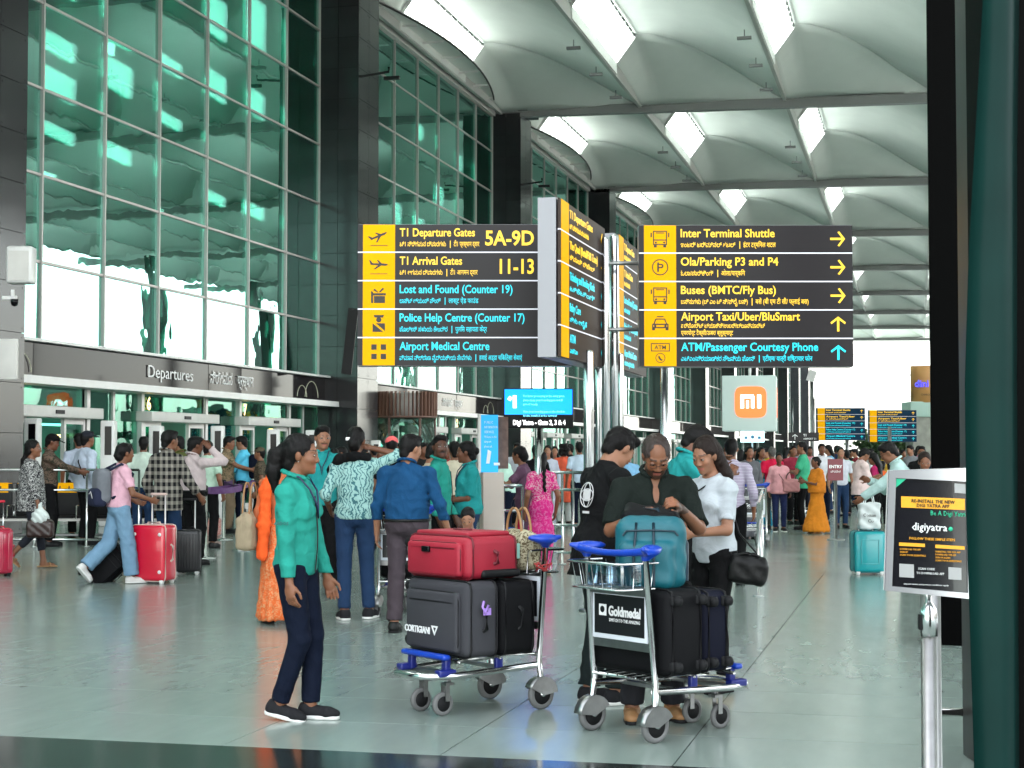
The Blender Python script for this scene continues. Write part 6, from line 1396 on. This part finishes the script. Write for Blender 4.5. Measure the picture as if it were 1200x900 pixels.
J = person('woman in a coral orange kurta seen from behind beyond the steel bars', GX(661, 35), 0, H(522, 35), True, .018, SK1, top=dict(m=cloth((.75,.12,.06)), s='3q', hem=-.42, e=.03), bot=dict(k='trouser', m=cloth((.5,.52,.5))), shoe=SNK, hair='curly', cat='woman')
J = person('woman in a pale grey-blue kurta beyond the steel bars left of the coral kurta', GX(642, 33), 175, H(523, 33), True, .018, SK3, top=dict(m=cloth((.42,.44,.52)), s='long', hem=-.35), bot=dict(k='trouser', m=cloth((.4,.42,.5))), hair='long', cat='woman')
J = person('person with long dark hair peeking between the grey-blue and coral kurtas', GX(650, 36), 180, 1.66, True, .02, SK3, top=dict(m=cloth((.3,.1,.12))), bot=dict(k='trouser', m=BLK), hair='long', cat='woman')
J = person('man in a pale blue shirt beside the thickest steel pole, far behind', GX(679, 34), 10, H(519, 34), False, .02, SK1, top=dict(m=cloth((.45,.55,.65))), bot=dict(k='trouser', m=NAVYD))
J = person('dark-haired man far behind the coral kurta woman', GX(668, 42), 90, 1.74, False, .024, SK1, top=dict(m=BLK), bot=dict(k='trouser', m=BLK))
J = person('man far behind the mauve kurta woman, dark hair', GX(606, 34), 180, 1.72, False, .02, SK1, top=dict(m=cloth((.4,.42,.45))), bot=dict(k='trouser', m=BLK))
J = person('dark-haired man right behind the pink saree woman', GX(628, 30), 0, 1.66, False, .02, SK1, top=dict(m=BLK), bot=dict(k='trouser', m=BLK))
# 15 young man in black at the trolley
D = 10.35; X = (700-600)/FPX*D
J = person('young man in a black t-shirt with round white back print at the advert trolley', GX(704, D), -62, H(511, D)+.07, False, .0062, SK3, top=dict(m=BLK, s='short', e=.022, hem=-.16, sl=.85), bot=dict(k='trouser', m=cloth((.012,.018,.018))), shoe=SNK, lean=7, head=(8,38,0), hl=(-.12,.40,1.00), hr=(.20,.38,1.05), fl=(-.09,-.03,0), fr=(.09,.05,0), toe=(5,-5))
T = J['T']; m_pr = mat('white_cloth_print', (.65,.65,.65), .8)
b = MB()
for i in range(26):
    a0, a1 = 2*math.pi*i/26, 2*math.pi*(i+1)/26
    for r_, kx, ky in ((.075, 1, 1), (.072, .55, 1.0), (.072, 1.0, .5)):
        b.tube([tuple(T(.015+r_*kx*math.cos(a), -.138-.004*abs(math.cos(a)), .33+r_*ky*math.sin(a))) for a in (a0, a1)], .003, 4, cap=False)
b.build('ring_print', m_pr, J['root'])
b = MB(); b.box(tuple(T(.015,-.140,.33)), (.062,.006,.062)); b.box(tuple(T(.015,-.136,.225)), (.07,.006,.014)); b.build('block_print', m_pr, J['root'])
# 16 man with moustache
D = 9.75; J = person('balding bearded man in a dark green polo shirt looking into the teal backpack', GX(764, D), 184, H(516, D)+.05, False, .0062, SK1, top=dict(m=cloth((.008,.012,.010)), s='short', e=.020, collar=1, v=.13, sl=.92), bot=dict(k='trouser', m=cloth((.02,.02,.024))), shoe=M_BROWNL, hair='balding', hairm=mat('thin_dark_hair', (.03,.016,.012), .5, bump=.4, bscale=150, stretch=(3,3,.5)), beard=True, fat=.25, lean=10, head=(0,32,0), hl=(-.10,.40,1.25), hr=(.15,.40,1.20), fl=(-.12,.0,0), fr=(.13,.05,0), elbow={-1: (-.6,-.4,-.8), 1: (.6,-.4,-.8)}, curl=(1.1,.7))
b = MB(); Hp = J['Hp']
for s_ in (-1, 1): b.tube([tuple(Hp(s_*.031+.021*math.cos(a), .106, .0+.015*math.sin(a))) for a in np.linspace(0, 2*math.pi, 14)], .0013, 4); b.tube([tuple(Hp(s_*.052,.104,.004)), tuple(Hp(s_*.078,.06,.006)), tuple(Hp(s_*.082,-.01,.0))], .0013, 4)
b.tube([tuple(Hp(-.010,.110,.004)), tuple(Hp(.010,.110,.004))], .0013, 4); b.build('spectacles', M_BLACK, J['root'])
# 17 girl in white
D = 10.9; J = person('young woman in a white t-shirt with a black crossbody bag, looking down left', GX(836, D), 128, H(515, D)+.01, True, .0064, SK3, top=dict(m=WHT, s='short', e=.011, hem=-.06, sl=.78, f=.006), bot=dict(k='skinny', m=BLK), shoe=M_BROWNL, hair='long', hairm=M_HAIRB, longh=.30, cat='woman', head=(10,20,0), hl=(-.10,.30,1.06), hr=(.05,.34,1.10), toe=(5,-5), fat=.08, lean=3)
T = J['T']; b = MB(); b.prism([(-.02,0),(.03,-.01),(.05,.02),(.02,.05),(-.01,.03)], 0, .004); b.build('green_print', M_GRN, J['root'], tuple(T(.0,.137,.33)))
hb = handbag('black leather crossbody bag hanging at the hip of the woman in white', M_LEATH, .26, .19, .10, M_LEATH, drop=.03); hb.location = XD((873-600)/FPX*10.75, 10.75, .70); hb.rotation_euler = (0, R(8), PSI+R(-8))
def inv_(J, p): r = J['root']; q_ = Matrix.Rotation(-r.rotation_euler.z, 3, 'Z') @ (Vector(p)-Vector(r.location)); return V(*(q_/J['s']))
e1 = inv_(J, hb.location+UPZ*.20-RT*.09); e2 = inv_(J, hb.location+UPZ*.20+RT*.07)
S1 = T(-.09,.0,.515); strap(J, [S1, T(-.02,-.125,.42), T(.06,-.15,.25)*.5+e2*.5, e2], M_LEATH, .006); strap(J, [S1, T(.02,.16,.40), T(.14,.15,.25), T(.2,.06,.12)*.6+e1*.4, e1], M_LEATH, .006)
# 18 staff man behind
D = 13.6; J = person('staff man in a turquoise shirt with bowed head behind the woman in white', GX(799, D), -75, H(504, D)+.05, False, .0085, SK2, top=dict(m=TEALP, s='short', e=.026, collar=1, lany=M_LANY, sl=1.0), bot=dict(k='trouser', m=BLK), head=(0,32,0), lean=6, hl=(-.10,.34,1.36), hr=(.10,.36,1.30), elbow={-1: (-.6,-.3,-1), 1: (.6,-.3,-1)})
# ---------------- left group
D = D_of(666); J = person('woman in a black and white floral tunic walking right at the far left', GX(37, D), -82, H(517, D), True, .0095, SK1, top=dict(m=cloth((.015,.015,.02), 'floral', (.5,.5,.48), 1.3), s='3q', hem=-.16, e=.03), bot=dict(k='skinny', m=cloth((.02,.022,.03)), crop=1), shoe='sandal', hair='braid', cat='woman', fl=(-.06,.16,0), fr=(.07,-.22,.05), heel=(0,40), hr=(.26,.14,.80), fat=.25, head=(-10,0,0))
hb = handbag('dark brown handbag with a white plastic bag, carried by the floral tunic woman', mat('dark_brown_leather', (.03,.014,.012), .35), .36, .25, .14, M_LEATH, drop=.12); hb.location = Wp(J, (.29,.16,.42)); hb.rotation_euler = (0,0,PSI)
F = Field(); F.el((-.0,-.0,.27), (.12,.09,.11), None, .03).rc((0,0,.3),(0,0,.45),.06,.02,.04); F.noise(lambda P: .008*np.sin(P@V(70,50,60))); pb = thing('plastic_bag', 'crumpled white plastic bag stuffed in the dark brown handbag', 'bag', hb.location, PSI); put('bag_body', to_mesh(F.mesh(.012), 'b'), mat('white_plastic_bag', (.6,.66,.64), .4), pb)
D = D_of(684); J = person('woman in a pink t-shirt and pale jeans striding right with a grey backpack', GX(140, D), -58, H(521, D), True, .0085, SK1, top=dict(m=cloth((.66,.38,.46)), s='short', e=.016, hem=.0), bot=dict(k='loose', m=DENIML), shoe=SNKW, hair='low', hairm=M_HAIR, cat='woman', fl=(-.10,-.38,.05), fr=(.08,.14,0), heel=(48,0), hr=(.20,.32,1.02), hl=(-.18,.25,1.0), lean=5, fat=.1)
R0 = J['root']
t = thing('backpack', 'grey and navy backpack worn by the woman in the pink t-shirt', 'backpack', Wp(J, (-.03,-.21,1.02)), R0.rotation_euler.z); F = Field(); F.box((0,0,.16), (.15,.09,.21), None, .04, rd=.08); put('bag_body', to_mesh(F.mesh(.011), 'b'), cloth((.16,.17,.19)), t); F = Field(); F.box((0,-.05,.03), (.14,.08,.11), None, .04, rd=.05); put('front_pocket', to_mesh(F.mesh(.011), 'b'), cloth((.02,.024,.05)), t)
b = MB(); b.tube([(-.05,-.135,.07),(.02,-.14,.10),(.07,-.135,.02)], .005, 5); b.build('reflective_piping', M_WHITE, t)
for s_ in (-1, 1): b = MB(); b.tube([(s_*.10,.06,.35),(s_*.11,.20,.42),(s_*.12,.34,.30),(s_*.13,.28,.10),(s_*.13,.08,.02)], .018, 6); b.build('shoulder_strap', cloth((.02,.024,.05)), t)
D = 21.2; J = person('tall man in a black and white plaid shirt holding the ribbed black suitcase', GX(196, D), -30, H(506, D), False, .0095, SK1, top=dict(m=cloth((.30,.28,.24), 'plaid', (.01,.01,.012), .8), s='3q', e=.026, hem=-.16, collar=1), bot=dict(k='jeans', m=DENIM), shoe=SNK, hr=(.28,.26,.92), head=(-10,8,0))
J = person('man in a pale pinkish shirt with a phone at his ear, black trousers', GX(226, 23), -35, H(513, 23), False, .010, SK2, top=dict(m=cloth((.52,.43,.43)), s='long', e=.02, hem=.06, belt=1, collar=1), bot=dict(k='trouser', m=BLK, w=.12), hr=(.20,.12,1.55), elbow={1: (.7,.6,-1)}, fat=.3, head=(-25,10,0), shoe=M_LEATH)
strap(J, [J['T'](.10,-.02,.52), J['T'](0,-.15,.35), J['T'](-.14,-.14,.10)], BLK, .010)
J = person('man in a pale green shirt seen from behind at gate 6', GX(168, 28), 10, H(513, 28), False, .015, SK2, top=dict(m=cloth((.50,.60,.52)), s='3q', e=.02), bot=dict(k='trouser', m=DENIM))
J = person('moustached man in an olive shirt looking down left beside the plaid shirt', GX(211, 27), 60, H(512, 27), False, .013, SK1, top=dict(m=cloth((.09,.10,.03)), s='short', collar=1), bot=dict(k='trouser', m=BLK), must=True, head=(0,15,0))
J = person('balding man in a pale green shirt right of the phone man', GX(243, 27), -20, H(517, 27), False, .015, SK1, top=dict(m=cloth((.42,.58,.46)), s='short', e=.022), bot=dict(k='trouser', m=BLK), hair='balding')
J = person('guard in a camouflage shirt checking papers at gate 7, facing right', GX(266, 32), -95, H(512, 32), False, .014, SK1, top=dict(m=cloth((.26,.18,.11), 'floral', (.05,.06,.03), .6), s='short', collar=1), bot=dict(k='trouser', m=cloth((.22,.16,.10))), hr=(.10,.45,1.12), hl=(-.10,.42,1.10), head=(0,12,0))
J = person('young man in a light blue shirt with a navy backpack facing the camouflage guard', GX(285, 32.3), 85, H(512, 32.3), False, .013, SK3, top=dict(m=cloth((.10,.50,.72)), s='long', e=.022, hem=-.05), bot=dict(k='trouser', m=NAVYD), shoe=SNK, hl=(-.10,.38,1.1), hr=(.10,.36,1.1), head=(0,12,0))
t = thing('backpack', 'navy backpack on the young man in the light blue shirt', 'backpack', Wp(J, (0,-.22,1.02)), J['root'].rotation_euler.z); F = Field(); F.box((0,0,.16), (.15,.11,.24), None, .04, rd=.08); put('bag_body', to_mesh(F.mesh(.016), 'b'), NAVYD, t)
J = person('guard in a dark cap and camouflage behind the floral tunic woman', GX(58, 27.5), -88, H(510, 27.5), False, .013, SK2, top=dict(m=cloth((.12,.08,.06), 'floral', (.03,.03,.02), .6), s='long', collar=1), bot=dict(k='trouser', m=BLK), cap=BLK, hr=(.15,.48,1.15), hl=(-.10,.45,1.12), head=(0,14,0))
J = person('man in a white shirt and dark cap with a sling strap at gate 5B', GX(101, 28), -45, H(507, 28), False, .013, SK1, top=dict(m=cloth((.48,.55,.66)), s='3q', e=.028, hem=-.12), bot=dict(k='trouser', m=BLK), cap=cloth((.02,.022,.03)))
strap(J, [J['T'](-.08,-.02,.52), J['T'](.02,-.15,.33), J['T'](.15,-.12,.08)], BLK, .010)
J = person('person in a black round cap left of the white shirt man at gate 5B', GX(92, 30), 20, H(509, 30), False, .016, SK1, top=dict(m=cloth((.4,.45,.55))), bot=dict(k='trouser', m=BLK), cap=(BLK,))
J = person('person in camouflage half hidden by the orange scarf at gate 7', GX(305, 31), 90, 1.62, False, .02, SK1, top=dict(m=cloth((.12,.09,.06), 'floral', (.03,.03,.02), .6)), bot=dict(k='trouser', m=BLK), cap=cloth((.10,.08,.05)))
# ---------------- right far group
rg = [
 ('man in a white and mauve striped shirt seen from behind, near the white top woman', 857, 19.5, 516, -10, False, SK1, dict(m=cloth((.55,.5,.6),'stripes',(.30,.25,.36),1.5), s='3q'), dict(k='trouser', m=BLK), 'short', (0,0,0), {}),
 ('woman with a dark hood and grey dress in the right crowd', 878, 30, 524, 190, True, SK1, dict(m=cloth((.10,.10,.11)), s='long', hem=-.4, e=.03), dict(k='skirt', m=cloth((.10,.10,.11))), 'long', (0,0,0), {}),
 ('woman with black hair and a teal scarf left of the red t-shirt', 892, 34, 525, 200, True, SK1, dict(m=cloth((.02,.20,.24),'floral',(.01,.01,.012),.8), s='short'), dict(k='skirt', m=cloth((.0,.30,.45),'floral',(.02,.1,.3),.8), r=.22), 'long', (0,0,0), {}),
 ('man in a bright red t-shirt and dark jeans seen from behind', 905, 33.5, 525, 8, False, SK1, dict(m=cloth((.55,.01,.05)), s='short', hem=-.05, e=.02), dict(k='jeans', m=cloth((.03,.035,.03))), 'crop', (0,0,0), dict(hairm=M_HAIRG)),
 ('woman in a pink blouse and navy trousers facing the viewer with a pink handbag', 913, 32.6, 532, 178, True, SK2, dict(m=cloth((.62,.30,.32)), s='long', v=.08, e=.028, hem=-.10), dict(k='jeans', m=cloth((.012,.018,.06))), 'low', (0,0,0), dict(shoe=SNK)),
 ('man in a maroon shirt behind the green t-shirt man', 929, 36, 523, 200, False, SK1, dict(m=cloth((.22,.02,.04)), s='short'), dict(k='trouser', m=BLK), 'short', (0,0,0), {}),
 ('tall man in a green t-shirt with a black sling, facing left', 941, 33.5, 519, 75, False, SK1, dict(m=cloth((.05,.36,.20)), s='short', e=.028, hem=-.12), dict(k='trouser', m=BLK), 'short', (10,0,0), dict(hr=(.15,.35,1.15), hl=(-.15,.35,1.12))),
 ('man in a white shirt standing behind the orange saree', 963, 36, 521, 180, False, SK2, dict(m=cloth((.60,.60,.64)), s='3q', collar=1), dict(k='trouser', m=NAVYD), 'short', (0,0,0), {}),
 ('stout older woman in an orange saree standing side-on', 957, 31.8, 536, 105, True, SK2, dict(m=cloth((.62,.20,.02)), s='short', e=.03), dict(k='saree', m=cloth((.66,.22,.02)), r=.30), 'bun', (0,6,0), dict(fat=.5, hl=(-.05,.3,1.15), hr=(.10,.3,1.2), shoe='sandal')),
 ('man with a red face and white shirt behind the ENTRY sign', 985, 34, 525, 185, False, SK3, dict(m=cloth((.55,.56,.62)), s='short'), dict(k='jeans', m=DENIM), 'crop', (0,0,0), {}),
 ('man in a pale pink t-shirt and black shorts looking down at his phone', 1009, 29.8, 525, -75, False, SK1, dict(m=cloth((.68,.52,.50)), s='short', e=.03, sl=.95, hem=-.10), dict(k='shorts', m=BLK), 'short', (0,36,0), dict(hr=(.06,.30,1.12), hl=(-.06,.30,1.15), shoe=SNK)),
 ('person in a magenta top facing the pale pink t-shirt man', 1026, 31, 531, 60, True, SK1, dict(m=cloth((.38,.02,.10)), s='short'), dict(k='trouser', m=BLK), 'long', (0,20,0), {}),
 ('person in an orange top between the magenta top and the turquoise sleeve', 1034, 34, 541, 0, True, SK1, dict(m=cloth((.7,.12,.03)), s='short'), dict(k='trouser', m=BLK), 'bun', (0,0,0), {}),
 ('woman with brown curly hair resting her chin, beside the black column', 1083, 19.0, 531, 175, True, SK1, dict(m=cloth((.15,.12,.14)), s='short'), dict(k='trouser', m=BLK), 'low', (0,15,0), dict(hairm=M_HAIRB)),
 ('man in a dark shirt near the black column in the far right crowd', 1080, 30, 524, 170, False, SK1, dict(m=BLK), dict(k='trouser', m=BLK), 'short', (0,0,0), {}),
]
for (lab, px, D, hy, fc, fem, sk_, tp, bt, hr_, hd, kw) in rg:
    J = person(lab, GX(px, D), fc, H(hy, D), fem, .0105 if D < 25 else .015, sk_, top=tp, bot=bt, hair=hr_, head=hd, cat='woman' if fem else 'man', **kw)
    if 'pink blouse' in lab:
        hb = handbag('dusty pink handbag held by the woman in the pink blouse', mat('dusty_pink', (.42,.18,.18), .5), .34, .26, .12, MATS['brown_strap']); hb.location = Wp(J, (-.24,.12,.86)); hb.rotation_euler = (0,0,PSI)
        strap(J, [J['T'](.10,.02,.50), J['T'](.0,.15,.3), J['T'](-.18,.14,.06)], MATS['brown_strap'], .008)
# man with glasses behind the poster
D = 19.8; J = person('man with glasses and a pale mint shirt bending forward behind the poster stand', GX(1064, D), 78, H(521, D)+.06, False, .0095, SK1, top=dict(m=cloth((.45,.62,.60)), s='long', e=.028, collar=1), bot=dict(k='trouser', m=BLK), head=(0,22,0), lean=18, hl=(-.10,.55,.98), hr=(.12,.45,1.2), beard=False)
b = MB(); Hp = J['Hp']
for s_ in (-1, 1): b.tube([tuple(Hp(s_*.031+.021*math.cos(a), .106, .0+.015*math.sin(a))) for a in np.linspace(0, 2*math.pi, 12)], .002, 4); b.tube([tuple(Hp(s_*.052,.104,.004)), tuple(Hp(s_*.082,-.01,.0))], .002, 4)
b.build('spectacles', M_BLACK, J['root'])
t = thing('backpack', 'dark backpack on the man with glasses behind the poster stand', 'backpack', Wp(J, (0,-.30,1.08)), J['root'].rotation_euler.z); F = Field(); F.box((0,0,.16), (.15,.11,.22), None, .04, rd=.08); put('bag_body', to_mesh(F.mesh(.016), 'b'), NAVYD, t)
# far crowd: small figures, each with its own look
cols = [('white', (.6,.6,.62)), ('grey', (.2,.2,.22)), ('navy', (.02,.03,.09)), ('maroon', (.22,.02,.03)), ('olive', (.12,.13,.05)), ('sky blue', (.2,.4,.6)), ('black', (.012,.012,.012)), ('mustard', (.5,.3,.04)), ('rose', (.55,.2,.25)), ('mint', (.35,.55,.45))]
spots = [(868,38,'under the small pale blue panel'),(885,44,'under the white cube advert'),(899,42,'left of the red t-shirt man'),(921,40,'right of the pink blouse woman'),(935,48,'under the small gate sign'),(949,44,'right of the green t-shirt man'),(972,42,'left of the ENTRY sign'),(980,50,'under the left distant sign'),(992,40,'right of the ENTRY sign'),(997,55,'between the two distant signs'),(1003,47,'just left of the pale pink t-shirt man'),(1019,52,'under the right distant sign'),(1040,44,'above the poster stand'),(1050,56,'deep behind the poster stand'),(1068,42,'behind the man with glasses'),(1076,50,'beside the round billboard kiosk'),(735,30,'between the two men at the advert trolley'),(848,46,'behind the striped shirt man'),(830,50,'behind the head of the woman in white'),(585,40,'behind the kiosk board'),(487,34,'behind the blue shirt man'),(150,30,'behind the pink t-shirt woman, by the scan pillar'),(500,42,'far behind the turquoise jacket man'),(690,48,'behind the steel poles'),(328,34,'near gate 7, left of the young staff man'),(343,30,'close behind the foreground staff woman'),(402,29,'right of the young staff man'),(424,33,'beyond the raised arm'),(438,36,'beneath the slatted drum'),(495,27,'between the blue shirt and the turquoise jacket'),(566,38,'by the blue notice board'),(580,31,'right of the blue notice board'),(985,58,'far beyond the ENTRY sign'),(1058,48,'left of the man with glasses'),(1072,64,'under the billboard kiosk'),(1044,60,'beyond the poster frame corner')]
bases = {}
for i, (px, D, where) in enumerate(spots):
    cn, cc = cols[(i*7+3) % 10]; fem = i % 3 == 0; key = (fem, i % 4)
    lab = 'distant %s in a %s top %s' % ('woman' if fem else 'man', cn, where)
    hgt = 1.60+.02*(i % 8); face = (0, 180, 90, -90)[i % 4]+10*(i % 5)
    if key in bases:
        r0 = bases[key]; r = r0.copy(); SC.collection.objects.link(r)
        for ch in list(r0.children):
            c = ch.copy(); SC.collection.objects.link(c); c.parent = r
            if c.name.startswith('shirt'): c.material_slots[0].link = 'OBJECT'; c.material_slots[0].material = cloth(cc)
        r.location = GX(px, D); r.rotation_euler = (0, 0, PSI+R(face)); r.scale = (hgt/1.7,)*3; r['label'] = lab; r['category'] = 'woman' if fem else 'man'
    else:
        J = person(lab, GX(px, D), face, hgt, fem, .026, (SK1, SK2, SK3)[i % 3], top=dict(m=cloth(cc), s=('short', 'long')[i % 2]), bot=dict(k='trouser', m=(BLK, NAVYD, DENIM, BROWNT)[i % 4]), hair='long' if fem else 'short', cat='woman' if fem else 'man', head=(0, 5*(i % 4), 0), group='distant passengers'); bases[key] = J['root']
# far trees beyond the terminal end
def tree(c, h, r, label):
    t = thing('tree', label, 'tree', c); b = MB(); b.tube([(0,0,0),(.1,0,h*.35),(0,.1,h*.65)], .1, 7, rr=[.22,.15,.08])
    for k in range(5): a = k*1.3; b.tube([(0,0,h*(.35+.05*k)),(r*.6*math.cos(a),r*.6*math.sin(a),h*(.6+.05*k))], .05, 5)
    b.build('trunk', mat('bark', (.09,.06,.04), .9, bump=.5, bscale=20), t)
    n = 1600; b = MB()
    for i in range(n):
        k = i % 9; cc_ = V(math.cos(k*.7*2)*r*.5, math.sin(k*.7*2)*r*.5, h*(.55+.05*k)); p = cc_+rng.normal(size=3)*V(r*.33, r*.33, h*.10); a = rng.normal(size=3); a = unit(a)*.14; d = unit(np.cross(a, rng.normal(size=3)))*.09
        b.add([p-a, p+d, p+a, p-d], [(0,1,2,3)])
    b.build('crown', mat('foliage', (.05,.10,.03), .7, var=.4, vscale=1), t)
tree(GX(1052, 95), 2.9, 1.6, 'bushy green tree seen below the distant signs, left one'); tree(GX(1030, 100), 2.5, 1.4, 'smaller green tree below the gap between the distant signs'); tree(GX(1078, 105), 3.0, 1.6, 'green tree behind the round billboard kiosk')
for i, (x, y, h_) in enumerate(((34,22,7),(36,40,8.5),(33,58,6.5),(37,80,8))): tree(Vector((x, y, 0)), h_, 3.0, ['roadside tree nearest the camera, seen mirrored in the glass','second roadside tree, seen mirrored in the glass','third and lowest roadside tree, seen mirrored in the glass','far roadside tree, seen mirrored in the glass'][i])
# pale building beyond the end of the terminal
t = thing('distant_building', 'pale pinkish building glowing in the sun beyond the end of the terminal', 'building', (-14, 330, 0)); b = MB(); b.box((0,20,11), (26,60,22)); b.build('wall', mat('pale_pink_wall', (.80,.72,.66), .7, var=.03), t)
for i in range(5):
    b = MB(); b.box((13.05, 20, 4+i*4), (.2,60,.15)); b.box((0,-10.05,4+i*4), (26,.2,.15)); b.build('facade_joint', mat('joint_grey', (.3,.27,.25), .7), t)
